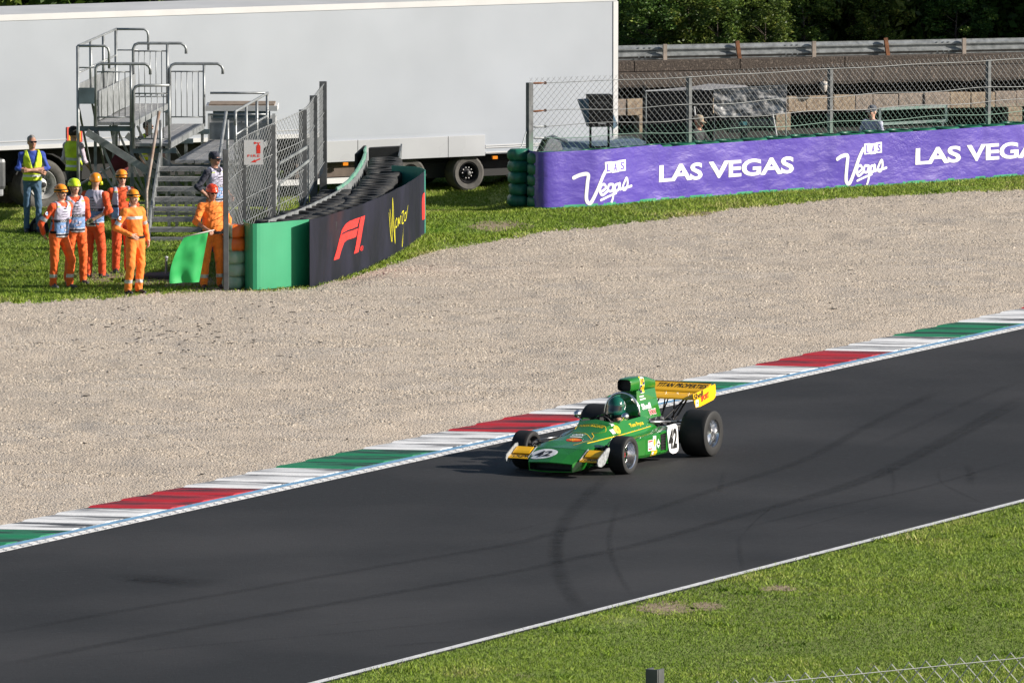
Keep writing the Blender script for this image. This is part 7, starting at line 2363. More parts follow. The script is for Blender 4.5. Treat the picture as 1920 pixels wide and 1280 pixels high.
# ---- lower bodywork: cross sections from the sill up to the shoulder and the cockpit rim
secs = [(0.40, [(0.36, 0.09), (0.42, 0.20), (0.43, 0.335), (0.26, 0.352), (0.12, 0.358), (0.0, 0.362)]),
        (0.24, [(0.36, 0.09), (0.42, 0.20), (0.43, 0.37), (0.27, 0.425), (0.13, 0.385), (0.0, 0.385)]),
        (0.02, [(0.36, 0.09), (0.42, 0.20), (0.43, 0.355), (0.28, 0.430), (0.15, 0.415), (0.0, 0.415)]),
        (-0.25, [(0.37, 0.09), (0.42, 0.20), (0.43, 0.36), (0.30, 0.438), (0.18, 0.478), (0.0, 0.487)]),
        (-0.50, [(0.38, 0.09), (0.42, 0.20), (0.44, 0.365), (0.33, 0.450), (0.22, 0.545), (0.0, 0.565)]),
        (-0.68, [(0.39, 0.09), (0.43, 0.20), (0.45, 0.37), (0.36, 0.460), (0.26, 0.610), (0.0, 0.650)])]
rim_s = [(-0.68, [(0.39, 0.09), (0.43, 0.20), (0.45, 0.37), (0.36, 0.460), (0.26, 0.610)]),
         (-0.85, [(0.39, 0.09), (0.43, 0.20), (0.45, 0.38), (0.38, 0.468), (0.285, 0.640)]),
         (-1.05, [(0.39, 0.09), (0.43, 0.20), (0.45, 0.39), (0.395, 0.478), (0.30, 0.615)]),
         (-1.30, [(0.39, 0.09), (0.43, 0.20), (0.45, 0.40), (0.41, 0.490), (0.30, 0.620)]),
         (-1.56, [(0.39, 0.09), (0.43, 0.20), (0.45, 0.41), (0.42, 0.505), (0.30, 0.625)]),
         (-1.78, [(0.38, 0.10), (0.42, 0.20), (0.43, 0.38), (0.42, 0.44), (0.40, 0.46)])]
def mirrored(vs, fs):
    k = len(vs)
    return vs + mir(vs), fs + [tuple(k + i for i in reversed(f)) for f in fs]
vs, fs = [], []
np_ = 6
for x, pr_ in secs:
    vs += [(x, y, z) for y, z in pr_]
for i in range(len(secs) - 1):
    for j in range(np_ - 1):
        a = i * np_ + j
        fs.append((a, a + np_, a + np_ + 1, a + 1))
k0 = len(vs)
for x, pr_ in rim_s:
    vs += [(x, y, z) for y, z in pr_]
for i in range(len(rim_s) - 1):
    for j in range(4):
        a = k0 + i * 5 + j
        fs.append((a, a + 5, a + 6, a + 1))
V2, F2 = mirrored(vs, fs)
cowl = MB().add(V2, F2)
# floor
cowl.add([(0.40, 0.36, 0.09), (0.40, -0.36, 0.09), (-1.78, -0.38, 0.10), (-1.78, 0.38, 0.10)], [(0, 1, 2, 3)])
o = cowl.build('cockpit_cowl', m_green, car)
bm = bmesh.new(); bm.from_mesh(o.data)
bmesh.ops.remove_doubles(bm, verts=bm.verts, dist=0.0005)
bmesh.ops.recalc_face_normals(bm, faces=bm.faces)
bm.to_mesh(o.data); bm.free()
o.data.polygons.foreach_set('use_smooth', np.ones(len(o.data.polygons), dtype=bool)); o.data.set_sharp_from_angle(angle=R(24))
cowl_o = o
# inside of the cockpit
ck = MB()
pin = [(-0.70, 0.25), (-0.85, 0.272), (-1.05, 0.285), (-1.30, 0.285), (-1.54, 0.285)]
rz = [0.605, 0.630, 0.606, 0.611, 0.615]
for sgn in (1, -1):
    v_ = []
    for (x, y), z in zip(pin, rz):
        v_ += [(x, sgn * y, z), (x, sgn * y * 0.9, 0.16)]
    ck.add(v_, [(2 * i, 2 * i + 1, 2 * i + 3, 2 * i + 2) for i in range(4)])
ck.add([(-0.70, 0.25, 0.60), (-0.70, -0.25, 0.60), (-0.70, -0.22, 0.16), (-0.70, 0.22, 0.16)], [(0, 1, 2, 3)])
ck.add([(-1.545, 0.285, 0.62), (-1.545, -0.285, 0.62), (-1.545, -0.25, 0.16), (-1.545, 0.25, 0.16)], [(0, 1, 2, 3)])
ck.add([(-0.70, 0.25, 0.16), (-0.70, -0.25, 0.16), (-1.545, -0.26, 0.16), (-1.545, 0.26, 0.16)], [(0, 1, 2, 3)])
ck.build('cockpit_tub', m_cblk, car)
# ---- nose wedge
nz_ = MB()
lipT = [(0.745, 0.34, 0.185), (0.775, 0.17, 0.198), (0.79, 0.0, 0.205)]
mid_ = [(0.55, 0.395, 0.272), (0.56, 0.19, 0.292), (0.565, 0.0, 0.305)]
bak = [(0.40, 0.43, 0.335), (0.40, 0.26, 0.352), (0.40, 0.0, 0.362)]
v_ = lipT + mid_ + bak
f_ = [(0, 3, 4, 1), (1, 4, 5, 2), (3, 6, 7, 4), (4, 7, 8, 5)]
# sides, lip and chin
v_ += [(0.735, 0.335, 0.070), (0.55, 0.375, 0.085), (0.40, 0.36, 0.09), (0.42, 0.42, 0.20), (0.56, 0.39, 0.17)]
f_ += [(0, 9, 13, 3), (9, 10, 13), (13, 10, 11, 12), (3, 13, 12, 6)]
# green frame round the mouth
v_ += [(0.742, 0.32, 0.172), (0.772, 0.165, 0.184), (0.787, 0.0, 0.190), (0.738, 0.318, 0.085), (0.770, 0.165, 0.080), (0.785, 0.0, 0.078), (0.765, 0.165, 0.064), (0.782, 0.0, 0.060)]
f_ += [(0, 1, 15, 14), (1, 2, 16, 15), (0, 14, 17, 9), (9, 17, 18, 20), (20, 18, 19, 21)]
v_ += [(0.40, 0.0, 0.09)]
f_ += [(9, 20, 22, 10), (10, 22, 11), (20, 21, 22)]
V2, F2 = mirrored(v_, f_)
nz_.add(V2, F2)
nose = nz_.build('nose', m_green, car)
bm = bmesh.new(); bm.from_mesh(nose.data)
bmesh.ops.remove_doubles(bm, verts=bm.verts, dist=0.0005)
bmesh.ops.recalc_face_normals(bm, faces=bm.faces)
bm.to_mesh(nose.data); bm.free()
mb = MB().add([(0.742, 0.32, 0.172), (0.772, 0.165, 0.184), (0.787, 0.0, 0.190), (0.772, -0.165, 0.184), (0.742, -0.32, 0.172), (0.60, -0.30, 0.17), (0.60, 0.30, 0.17),
               (0.738, 0.318, 0.085), (0.770, 0.165, 0.080), (0.785, 0.0, 0.078), (0.770, -0.165, 0.080), (0.738, -0.318, 0.085), (0.60, -0.30, 0.09), (0.60, 0.30, 0.09)],
              [(0, 1, 2, 3, 4, 5, 6), (13, 12, 11, 10, 9, 8, 7), (6, 5, 12, 13), (0, 6, 13, 7), (5, 4, 11, 12)])
mb.build('nose_intake', m_cblk, nose)
# ---- sidepods
def sidepod(sg):
    mb = MB()
    xs = [(-0.40, 0.46, 0.13, 0.34, 0.36), (-0.62, 0.58, 0.125, 0.375, 0.39), (-0.90, 0.65, 0.12, 0.405, 0.415), (-1.36, 0.665, 0.12, 0.435, 0.43)]
    ring = lambda x, yo, zb, zo, zi: [(x, sg * 0.40, zb), (x, sg * (yo - 0.03), zb), (x, sg * yo, zb + 0.04), (x, sg * yo, zo - 0.025), (x, sg * (yo - 0.03), zo), (x, sg * 0.40, zi)]
    mb.loft([ring(*q) for q in xs])
    x2 = [(-1.36, 0.665, 0.12, 0.17, 0.17), (-1.54, 0.665, 0.12, 0.175, 0.175)]
    mb.loft([ring(*q) for q in x2])
    # roof over the radiator opening and the rear block
    mb.loft([[(x, sg * 0.40, zt - 0.035), (x, sg * 0.665, zt - 0.035), (x, sg * 0.665, zt - 0.01), (x, sg * 0.64, zt), (x, sg * 0.40, zt - 0.005)] for x, zt in ((-1.358, 0.437), (-1.545, 0.447))])
    x3 = [(-1.54, 0.665, 0.12, 0.447, 0.44), (-1.86, 0.655, 0.125, 0.47, 0.455)]
    mb.loft([ring(*q) for q in x3])
    o = mb.build('sidepod', m_green, car)
    g = MB().box((-1.45, sg * 0.54, 0.29), (0.176, 0.22, 0.235))
    for k in range(6):
        g.box((-1.45, sg * 0.653, 0.19 + 0.038 * k), (0.17, 0.012, 0.006))
    for k in range(4):
        g.box((-1.385 - 0.043 * k, sg * 0.654, 0.29), (0.006, 0.012, 0.23))
    g.build('radiator', m_cblk, o)
    return o
podL, podR = sidepod(1), sidepod(-1)
# ---- engine cover and air scoop
mb = MB()
def rr(x, hw, z0, z1, n=20, e=0.28, dx0=0.0):
    """rounded-box ring across the car; the lower edge can sit farther back"""
    out = []
    for k in range(n):
        an = 2 * PI * k / n
        cx, cz = math.cos(an), math.sin(an)
        px_ = math.copysign(abs(cx) ** e, cx) * hw
        pz_ = (z0 + z1) / 2 + math.copysign(abs(cz) ** e, cz) * (z1 - z0) / 2
        out.append((x + dx0 * (z1 - pz_) / max(0.001, z1 - z0), px_, pz_))
    return out
mb.loft([rr(-1.56, 0.105, 0.955, 1.120, e=0.5), rr(-1.60, 0.118, 0.945, 1.132, e=0.5), rr(-1.85, 0.120, 0.940, 1.140, e=0.45), rr(-2.10, 0.118, 0.935, 1.120, e=0.45), rr(-2.36, 0.100, 0.925, 1.055, e=0.45)], caps=False)
mb.add(rr(-2.36, 0.100, 0.925, 1.055, e=0.45), [tuple(range(20))])
scoop = mb.build('air_scoop', m_green, car, autosmooth=R(40))
mb = MB().add(rr(-1.64, 0.10, 0.96, 1.115, e=0.5), [tuple(range(20))])
mb.loft([rr(-1.56, 0.105, 0.955, 1.120, e=0.5), rr(-1.64, 0.10, 0.96, 1.115, e=0.5)], caps=False)
mb.build('scoop_mouth', m_cblk, scoop, recalc=False)
mb = MB()
cov = [(-1.585, 0.23, 0.545), (-1.60, 0.22, 0.62), (-1.68, 0.14, 0.80), (-1.72, 0.115, 0.95), (-2.34, 0.10, 0.94), (-2.30, 0.15, 0.80), (-2.28, 0.23, 0.55), (-2.0, 0.245, 0.51)]
f_ = [(0, 1, 6, 7), (1, 2, 5, 6), (2, 3, 4, 5)]
V2, F2 = mirrored(cov, f_)
mb.add(V2, F2 + [(1, 9, 10, 2), (2, 10, 11, 3), (0, 8, 9, 1), (4, 12, 13, 5), (5, 13, 14, 6)])
cover = mb.build('engine_cover', m_green, car)
# ---- roll hoop, mirrors, steering wheel
pts = [(-1.50, 0.27 * math.cos(PI * k / 16), 0.58 + 0.36 * math.sin(PI * k / 16) ** 0.75) for k in range(17)]
MB().tube(pts, 0.017, 8).build('roll_hoop', m_chrome, car, smooth=True)
MB().tube([(-1.50, 0.14, 0.86), (-1.80, 0.10, 0.70)], 0.012, 6).build('hoop_stay', m_chrome, car, smooth=True)
for sg in (1, -1):
    y = 0.37 * sg
    m_ = MB().lathe([(0.001, -0.075), (0.03, -0.06), (0.048, -0.03), (0.055, 0.0), (0.054, 0.012)], (-0.84, y, 0.69), 'X', 18)
    m_.v = [Vector((-0.84 * 2 - v.x, v.y, v.z)) for v in m_.v]
    mo = m_.build('mirror', m_chrome, car, smooth=True)
    MB().lathe([(0.001, 0.0), (0.05, 0.0)], (-0.845, y, 0.69), 'X', 16).build('mirror_glass', m_glass, mo)
    MB().tube([(-0.80, y * 0.98, 0.66), (-0.82, y * 0.70, 0.58)], 0.008, 6).build('mirror_stalk', m_chrome, mo)
ring = [(-0.90 + 0.035 * math.sin(2 * PI * k / 20), 0.125 * math.cos(2 * PI * k / 20), 0.555 + 0.12 * math.sin(2 * PI * k / 20)) for k in range(21)]
MB().tube(ring, 0.014, 6, caps=False).build('steering_wheel', m_cblk, car, smooth=True)
# ---- front wings
for sg in (1, -1):
    mb = MB()
    prof = [(0.63, 0.205), (0.66, 0.215), (0.635, 0.232), (0.53, 0.262), (0.38, 0.315), (0.375, 0.300), (0.52, 0.232)]
    ys = (0.40, 0.70) if sg > 0 else (0.40, 0.70)
    mb.loft([[(x, sg * y, z) for x, z in prof] for y in ys])
    w_ = mb.build('front_wing', m_cyel, car)
    # raised flap
    fl_ = MB().loft([[(x, sg * y, z) for x, z in ((0.545, 0.275), (0.50, 0.305), (0.40, 0.352), (0.385, 0.345), (0.48, 0.285))] for y in (0.43, 0.685)])
    fl_.build('wing_flap', m_cyel, w_)
    ep = MB()
    ol = [(0.70, 0.17), (0.72, 0.215), (0.70, 0.26), (0.62, 0.30), (0.42, 0.39), (0.35, 0.395), (0.34, 0.36), (0.40, 0.26), (0.50, 0.175), (0.60, 0.15)]
    ep.prism([(x, sg * 0.70, z) for x, z in ol], (0, sg * 0.014, 0))
    ep.build('end_plate', pm('frosted_plastic', (0.30, 0.315, 0.32), 0.3, 0, 0.4, 20.0), w_)
    ep = MB().prism([(x, sg * 0.392, z) for x, z in ((0.64, 0.20), (0.64, 0.235), (0.38, 0.36), (0.36, 0.355), (0.50, 0.22))], (0, sg * 0.01, 0))
    ep.build('inner_plate', pm('frosted_plastic', (0.30, 0.315, 0.32)), w_)
    BVv = [v.copy() for v in fl_.v]
# ---- rear wing
WX = -2.78
rw = MB()
main = [(WX, 0.735), (WX - 0.02, 0.755), (WX - 0.10, 0.785), (WX - 0.30, 0.805), (WX - 0.31, 0.795), (WX - 0.12, 0.745)]
rw.loft([[(x, y, z) for x, z in main] for y in (-0.505, 0.505)])
rwo = rw.build('rear_wing', m_cyel, car)
fl_ = MB().loft([[(x, y, z) for x, z in ((WX - 0.31, 0.812), (WX - 0.335, 0.832), (WX - 0.55, 0.915), (WX - 0.56, 0.905), (WX - 0.36, 0.815))] for y in (-0.505, 0.505)])
flap_o = fl_.build('wing_flap', m_cyel, rwo)
MB().box((WX - 0.565, 0, 0.915), (0.012, 1.0, 0.022)).build('gurney_strip', m_cblk, rwo)
MB().box((WX - 0.318, 0, 0.806), (0.012, 1.0, 0.012)).build('slot_gap', m_cblk, rwo)
for k in range(6):
    MB().lathe([(0.007, 0.0), (0.006, 0.006), (0.001, 0.007)], (WX - 0.2 - 0.04 * (k % 2), -0.05 + 0.18 * (k // 2), 0.800), 'Z', 8).build('rivet', m_alu, rwo)
epo = {}
for sg in (1, -1):
    ol = [(-2.71, 0.825), (-2.72, 0.79), (-2.80, 0.630), (-2.95, 0.630), (-3.38, 0.685), (-3.44, 0.715), (-3.47, 0.78), (-3.44, 0.905)]
    ep = MB().prism([(x, sg * 0.507, z) for x, z in ol], (0, sg * 0.012, 0))
    epo[sg] = ep.build('end_plate', m_cyel, rwo)
for y in (-0.07, 0.07):
    MB().tube([(-2.86, y, 0.76), (-2.50, y * 1.2, 0.42)], 0.012, 6).build('wing_strut', m_cblk, rwo)
    MB().tube([(-3.05, y, 0.79), (-2.95, y * 1.3, 0.38)], 0.012, 6).build('wing_strut', m_cblk, rwo)
for y in (0.33, -0.33):
    MB().tube([(-2.86, y, 0.755), (-2.46, y * 0.5, 0.46)], 0.011, 6).build('wing_strut', m_cblk, rwo)
    MB().tube([(-3.0, y, 0.785), (-2.70, y * 0.62, 0.40)], 0.014, 6).build('wing_strut', m_cblk, rwo)
    MB().tube([(-2.86, y, 0.755), (-2.95, y * 0.2, 0.45)], 0.009, 6).build('wing_strut', m_cblk, rwo)
MB().lathe([(0.001, 0.05), (0.03, 0.045), (0.036, 0.0), (0.034, -0.03)], (-2.60, -0.20, 0.79), 'X', 14).build('rain_light', pm('red_lens', (0.7, 0.02, 0.02), 0.25, 0, 0.1, 9.0), car, smooth=True)
# ---- engine, gearbox, exhausts
eng = MB().box((-1.93, 0, 0.33), (0.62, 0.42, 0.36), bev=0.02)
eo = eng.build('engine', m_eng, car)
for sg in (1, -1):
    rot = Matrix.Rotation(R(-35 * sg), 3, 'X')
    MB().box((-1.95, sg * 0.22, 0.50), (0.56, 0.17, 0.10), rot, bev=0.015).build('cam_cover', m_cblk, eo)
    for k in range(4):
        x = -1.74 - 0.14 * k
        MB().lathe([(0.030, 0.0), (0.026, 0.06), (0.036, 0.10)], (x, sg * 0.10, 0.56), 'Z', 10).build('intake_trumpet', m_alu, eo, smooth=True)
        MB().tube([(x, sg * 0.28, 0.44), (x - 0.05, sg * 0.40, 0.40), (x - 0.16, sg * 0.42, 0.36), (-2.32, sg * 0.34, 0.33)], 0.022, 7).build('exhaust_primary', m_alu, eo, smooth=True)
    MB().tube([(-2.30, sg * 0.34, 0.33), (-2.6, sg * 0.27, 0.36), (-3.02, sg * 0.25, 0.40)], [0.035, 0.045, 0.055], 10, caps=False).build('tail_pipe', m_alu, eo, smooth=True)
    MB().tube([(-1.56, sg * 0.40, 0.545), (-2.32, sg * 0.44, 0.475)], 0.018, 8).build('frame_tube', m_alu, car, smooth=True)
    for k in range(7):
        MB().lathe([(0.012, 0), (0.012, 0.03), (0.001, 0.032)], (-1.70 - 0.09 * k, sg * (0.25 + 0.03 * (k % 2)), 0.53), 'Z', 7).build('engine_fitting', m_alu, eo)
MB().box((-2.48, 0, 0.32), (0.50, 0.24, 0.28), bev=0.03).build('gearbox', m_eng, car)
MB().box((-2.86, 0, 0.34), (0.26, 0.40, 0.16), bev=0.03).build('oil_tank', m_eng, car)
MB().box((-2.30, 0.0, 0.50), (0.16, 0.46, 0.05), bev=0.01).build('suspension_beam', m_alu, car)
# ---- suspension
def arm(name, pts, r, mat=m_cblk):
    MB().tube(pts, r, 6).build(name, mat, car, smooth=True)
for sg in (1, -1):
    arm('wishbone', [(0.02, sg * 0.66, 0.36), (0.13, sg * 0.42, 0.34)], 0.012); arm('wishbone', [(0.0, sg * 0.66, 0.36), (-0.18, sg * 0.42, 0.33)], 0.012)
    arm('wishbone', [(0.02, sg * 0.66, 0.14), (0.16, sg * 0.38, 0.13)], 0.012); arm('wishbone', [(0.0, sg * 0.66, 0.14), (-0.2, sg * 0.40, 0.13)], 0.012)
    arm('steering_arm', [(0.08, sg * 0.66, 0.28), (0.10, sg * 0.40, 0.29)], 0.009, m_alu)
    arm('anti_roll_link', [(-0.02, sg * 0.62, 0.395), (-0.42, sg * 0.40, 0.42)], 0.008, m_alu)
    MB().lathe([(0.05, -0.035), (0.13, -0.03), (0.13, -0.005), (0.05, 0.0), (0.05, -0.035)], (0, sg * 0.60, 0.26), 'Y', 24).build('brake_disc', m_eng, car, smooth=False)
    MB().tube([(-0.02, sg * 0.50, 0.37), (0.02, sg * 0.42, 0.18)], [0.035, 0.035], 10).build('damper', m_cblk, car, smooth=True)
    arm('wishbone', [(-2.42, sg * 0.62, 0.46), (-2.30, sg * 0.20, 0.48)], 0.014); arm('wishbone', [(-2.46, sg * 0.62, 0.20), (-2.62, sg * 0.14, 0.20)], 0.014)
    arm('wishbone', [(-2.38, sg * 0.62, 0.20), (-2.24, sg * 0.16, 0.20)], 0.014)
    arm('radius_rod', [(-2.36, sg * 0.62, 0.46), (-1.62, sg * 0.36, 0.44)], 0.012, m_alu); arm('radius_rod', [(-2.36, sg * 0.62, 0.20), (-1.66, sg * 0.38, 0.20)], 0.012)
    arm('drive_shaft', [(-2.42, sg * 0.64, 0.325), (-2.46, sg * 0.14, 0.325)], 0.024, m_alu)
    MB().tube([(-2.36, sg * 0.50, 0.24), (-2.30, sg * 0.30, 0.52)], 0.038, 10).build('damper', m_cblk, car, smooth=True)
# ---- wheels
def wheel(name, x, y, r, w, rim_r, rear):
    sg = 1 if y > 0 else -1
    c = (x, y, r)
    hw = w / 2
    prof = [(rim_r * 1.0, -hw * 0.80), (rim_r * 1.06, -hw * 0.93), (r * 0.86, -hw), (r * 0.955, -hw * 0.93), (r * 0.99, -hw * 0.82), (r, -hw * 0.6), (r, hw * 0.6), (r * 0.99, hw * 0.82), (r * 0.955, hw * 0.93), (r * 0.86, hw), (rim_r * 1.06, hw * 0.93), (rim_r, hw * 0.80)]
    t = MB().lathe(prof, c, 'Y', 56).build('wheel', m_tyre, car, autosmooth=R(35))
    s = lambda q: sg * q
    rp = [(rim_r * 1.01, s(hw * 0.80)), (rim_r * 1.06, s(hw * 0.87)), (rim_r * 1.02, s(hw * 0.90)), (rim_r * 0.96, s(hw * 0.80)), (rim_r * 0.90, s(hw * 0.35)), (rim_r * (0.62 if rear else 0.80), s(hw * (0.10 if rear else -0.05))), (rim_r * (0.50 if rear else 0.74), s(hw * (0.12 if rear else -0.02)))]
    if rear:
        rp += [(rim_r * 0.46, s(hw * 0.28)), (rim_r * 0.22, s(hw * 0.32)), (0.001, s(hw * 0.30))]
    ro = MB().lathe(rp, c, 'Y', 44).build('rim', m_chrome, t, autosmooth=R(30))
    MB().lathe([(rim_r * 1.0, -s(hw * 0.8)), (rim_r * 0.92, -s(hw * 0.3)), (rim_r * 0.75, 0.0)], c, 'Y', 36).build('inner_rim', m_alu if not rear else m_eng, t, smooth=True)
    hub = MB().lathe([(rim_r * 0.76, s(hw * -0.25)), (0.02, s(hw * -0.25))], c, 'Y', 28)
    hub.build('wheel_centre', m_cblk, t)
    if rear:
        h2 = MB()
        for k in range(6):
            an = 2 * PI * k / 6
            h2.lathe([(0.011, s(hw * 0.30)), (0.010, s(hw * 0.36)), (0.001, s(hw * 0.37))], (c[0] + rim_r * 0.32 * math.cos(an), c[1], c[2] + rim_r * 0.32 * math.sin(an)), 'Y', 7)
        h2.lathe([(0.035, s(hw * 0.28)), (0.03, s(hw * 0.50)), (0.001, s(hw * 0.52))], c, 'Y', 14)
        h2.build('hub', m_eng, ro)
    else:
        for k in range(8 if True else 5):
            an = 2 * PI * (k + 0.5) / 8
            a_ = Vector((c[0] + rim_r * 0.78 * math.cos(an), c[1] + s(hw * -0.02), c[2] + rim_r * 0.78 * math.sin(an)))
            b_ = Vector((c[0] + rim_r * 0.22 * math.cos(an), c[1] + s(hw * 0.05), c[2] + rim_r * 0.22 * math.sin(an)))
            MB().bar(a_, b_, 0.026, 0.018, up=(0, 1, 0)).build('spoke', m_cblk if y > 0 else m_alu, ro)
        MB().lathe([(rim_r * 0.30, s(hw * 0.0)), (rim_r * 0.26, s(hw * 0.12)), (rim_r * 0.12, s(hw * 0.14)), (0.001, s(hw * 0.30))], c, 'Y', 18).build('hub', pm('red_anodised', (0.45, 0.05, 0.035), 0.35, 0.6, 0.3, 30.0) if y > 0 else m_cblk, ro, autosmooth=R(30))
    return t
wheel('wheel', 0.0, 0.75, 0.262, 0.25, 0.182, False); wheel('wheel', 0.0, -0.75, 0.262, 0.25, 0.182, False)
wheel('wheel', -2.42, 0.79, 0.328, 0.41, 0.188, True); wheel('wheel', -2.42, -0.79, 0.328, 0.41, 0.188, True)

# ---- lettering and roundels: laid on the painted panels
TRI = set()
def bvh_of(objs):
    V_, F_ = [], []
    for o in objs:
        if o.name not in TRI:          # one triangulation for the render and for the print
            TRI.add(o.name)
            bm = bmesh.new(); bm.from_mesh(o.data)
            bmesh.ops.triangulate(bm, faces=bm.faces)
            bm.to_mesh(o.data); bm.free()
        k = len(V_)
        V_ += [v.co.copy() for v in o.data.vertices]
        F_ += [tuple(k + i for i in p.vertices) for p in o.data.polygons]
    return BVHTree.FromPolygons(V_, F_)
def decal(name, shape, org, ux, uy, w, h, objs, mat, parent, off=0.0035, fine=0.05):
    """org: lower left corner in space; ux, uy: directions of writing and height; laid on along ux x uy"""
    bt = bvh_of(objs)
    ux, uy = Vector(ux).normalized(), Vector(uy)
    uy = (uy - ux * uy.dot(ux)).normalized()
    nn = ux.cross(uy).normalized()
    vs, fs = shape[0], shape[1]
    if fine:
        k = 0.13 / fine
        vs, fs = clip2([(v[0] * w * k, v[1] * h * k) for v in vs], fs, 4)
        vs = [(v[0] / (w * k), v[1] / (h * k)) for v in vs]
    pts = []
    for u, v in vs:
        p = Vector(org) + ux * (u * w) + uy * (v * h)
        hit = bt.ray_cast(p + nn * 0.6, -nn)
        q = hit[0] if hit[0] is not None else None
        pts.append(q + hit[1] * (off if hit[1].dot(nn) > 0 else -off) if q is not None else None)
    keep = [i for i, f in enumerate(fs) if all(pts[k] is not None for k in f)]
    used = {}
    V_, F_ = [], []
    for i in keep:
        f = []
        for k in fs[i]:
            if k not in used:
                used[k] = len(V_); V_.append(pts[k])
            f.append(used[k])
        F_.append(tuple(f))
    if F_:
        mesh_obj(name, V_, F_, mat, parent)
def disc(n_=28, e=1.0):
    return ([(0.5, 0.5)] + [(0.5 + 0.5 * math.copysign(abs(math.cos(2 * PI * k / n_)) ** e, math.cos(2 * PI * k / n_)), 0.5 + 0.5 * math.copysign(abs(math.sin(2 * PI * k / n_)) ** e, math.sin(2 * PI * k / n_))) for k in range(n_)], [(0, 1 + k, 1 + (k + 1) % n_) for k in range(n_)])
RECT = ([(0, 0), (1, 0), (1, 1), (0, 1)], [(0, 1, 2, 3)])
UP = (0, 0, 1)
# writing on the left flank runs from the nose backwards: ux = -X, seen from +Y
LX = (-1, 0, 0)
# number roundel on the nose (read from in front: right hand of the reader is the car's left)
nx_ = (0.0, 1, 0)
decal('number_roundel', disc(), (0.70, -0.40, 0.2), (0, 1, 0), (-1, 0, 0.0), 0.42, 0.26, [nose], m_decw, car, 0.003)
tv, tf, tw = text_mesh('42', 0.035, 0.1)
decal('race_number', (tv, tf), (0.645, -0.315, 0.2), (0.0, 1, 0), (-1, 0, 0.0), 0.25, 0.145, [nose], m_decb, car, 0.0065)
# number plate on the sidepod end
def rrect(e=0.25):
    return disc(32, e)
mb = MB()
pl = [(-1.545, 0.42), (-1.57, 0.485), (-1.65, 0.51), (-1.80, 0.51), (-1.86, 0.485), (-1.885, 0.42), (-1.915, 0.17), (-1.90, 0.12), (-1.83, 0.095), (-1.72, 0.095), (-1.63, 0.13), (-1.60, 0.19)]
plate = MB().prism([(x, 0.668, z) for x, z in pl], (0, 0.012, 0)).build('number_plate', m_decw, car)
decal('race_number', text_mesh('42', 0.045)[:2], (-1.595, 0.7, 0.165), LX, UP, 0.265, 0.285, [plate], m_decb, car, 0.003)
plr = MB().prism([(x, -0.68, z) for x, z in pl], (0, 0.012, 0)).build('number_plate', m_decw, car)
# stickers on the sidepod side
def sticker(x, z, w, h, mat, shape=RECT, off=0.003, name='sticker'):
    decal(name, shape, (x, 0.7, z), LX, UP, w, h, [podL], mat, car, off)
sticker(-0.985, 0.205, 0.135, 0.150, m_decw)
sticker(-0.995, 0.325, 0.115, 0.022, m_decr, off=0.005); sticker(-1.00, 0.222, 0.10, 0.020, m_decr, off=0.005); sticker(-0.995, 0.262, 0.115, 0.022, m_greyp, off=0.005)
sticker(-1.135, 0.200, 0.088, 0.200, m_decw)
SHELL = ([(0.5, 0.06), (0.62, 0.0), (0.68, 0.14), (0.98, 0.36), (0.94, 0.66), (0.76, 0.90), (0.5, 1.0), (0.24, 0.90), (0.06, 0.66), (0.02, 0.36), (0.32, 0.14), (0.38, 0.0)], [tuple(range(12))])
sticker(-1.145, 0.245, 0.068, 0.125, m_deco, SHELL, 0.005); sticker(-1.155, 0.26, 0.048, 0.095, m_decy, SHELL, 0.007)
sticker(-1.24, 0.215, 0.105, 0.135, m_decw, ([(0.5, 0), (1, 0.45), (0.5, 1), (0, 0.45)], [(0, 1, 2, 3)]))
sticker(-1.262, 0.262, 0.062, 0.022, m_decb, off=0.005)
sticker(-1.085, 0.130, 0.165, 0.070, m_decy); sticker(-1.092, 0.140, 0.151, 0.050, m_decb, off=0.005); sticker(-1.10, 0.148, 0.05, 0.034, m_decw, off=0.007); sticker(-1.155, 0.148, 0.08, 0.034, m_decy, off=0.007)
# stripe along the shoulder
def stripe(pts, w, objs, mat, d=(0, 0.7, 1), name='stripe', off=0.003):
    bt = bvh_of(objs)
    dv = Vector(d).normalized()
    P = smooth2(pts, 6)
    q = []
    for p in P:
        hit = bt.ray_cast(p + dv * 0.5, -dv)
        if hit[0] is not None:
            q.append((hit[0] + dv * off, hit[1]))
    vs = []
    for i, (p, nn) in enumerate(q):
        t_ = (q[min(i + 1, len(q) - 1)][0] - q[max(i - 1, 0)][0]).normalized()
        s_ = t_.cross(dv).normalized() * w / 2
        vs += [p + s_, p - s_]
    if len(q) > 1:
        mesh_obj(name, vs, [(2 * i, 2 * i + 1, 2 * i + 3, 2 * i + 2) for i in range(len(q) - 1)], mat, car)
stripe([(0.20, 0.30, 0.42), (-0.25, 0.325, 0.435), (-0.68, 0.38, 0.455), (-1.1, 0.412, 0.475), (-1.54, 0.43, 0.498)], 0.014, [cowl_o], m_decy)
stripe([(0.20, -0.30, 0.42), (-0.25, -0.325, 0.435), (-0.68, -0.38, 0.455), (-1.1, -0.412, 0.475), (-1.54, -0.43, 0.498)], 0.014, [cowl_o], m_decy, (0, -0.7, 1))
stripe([(0.24, 0.10, 0.4), (0.05, 0.20, 0.44), (-0.1, 0.31, 0.44)], 0.02, [cowl_o], m_decy, (0, 0, 1))
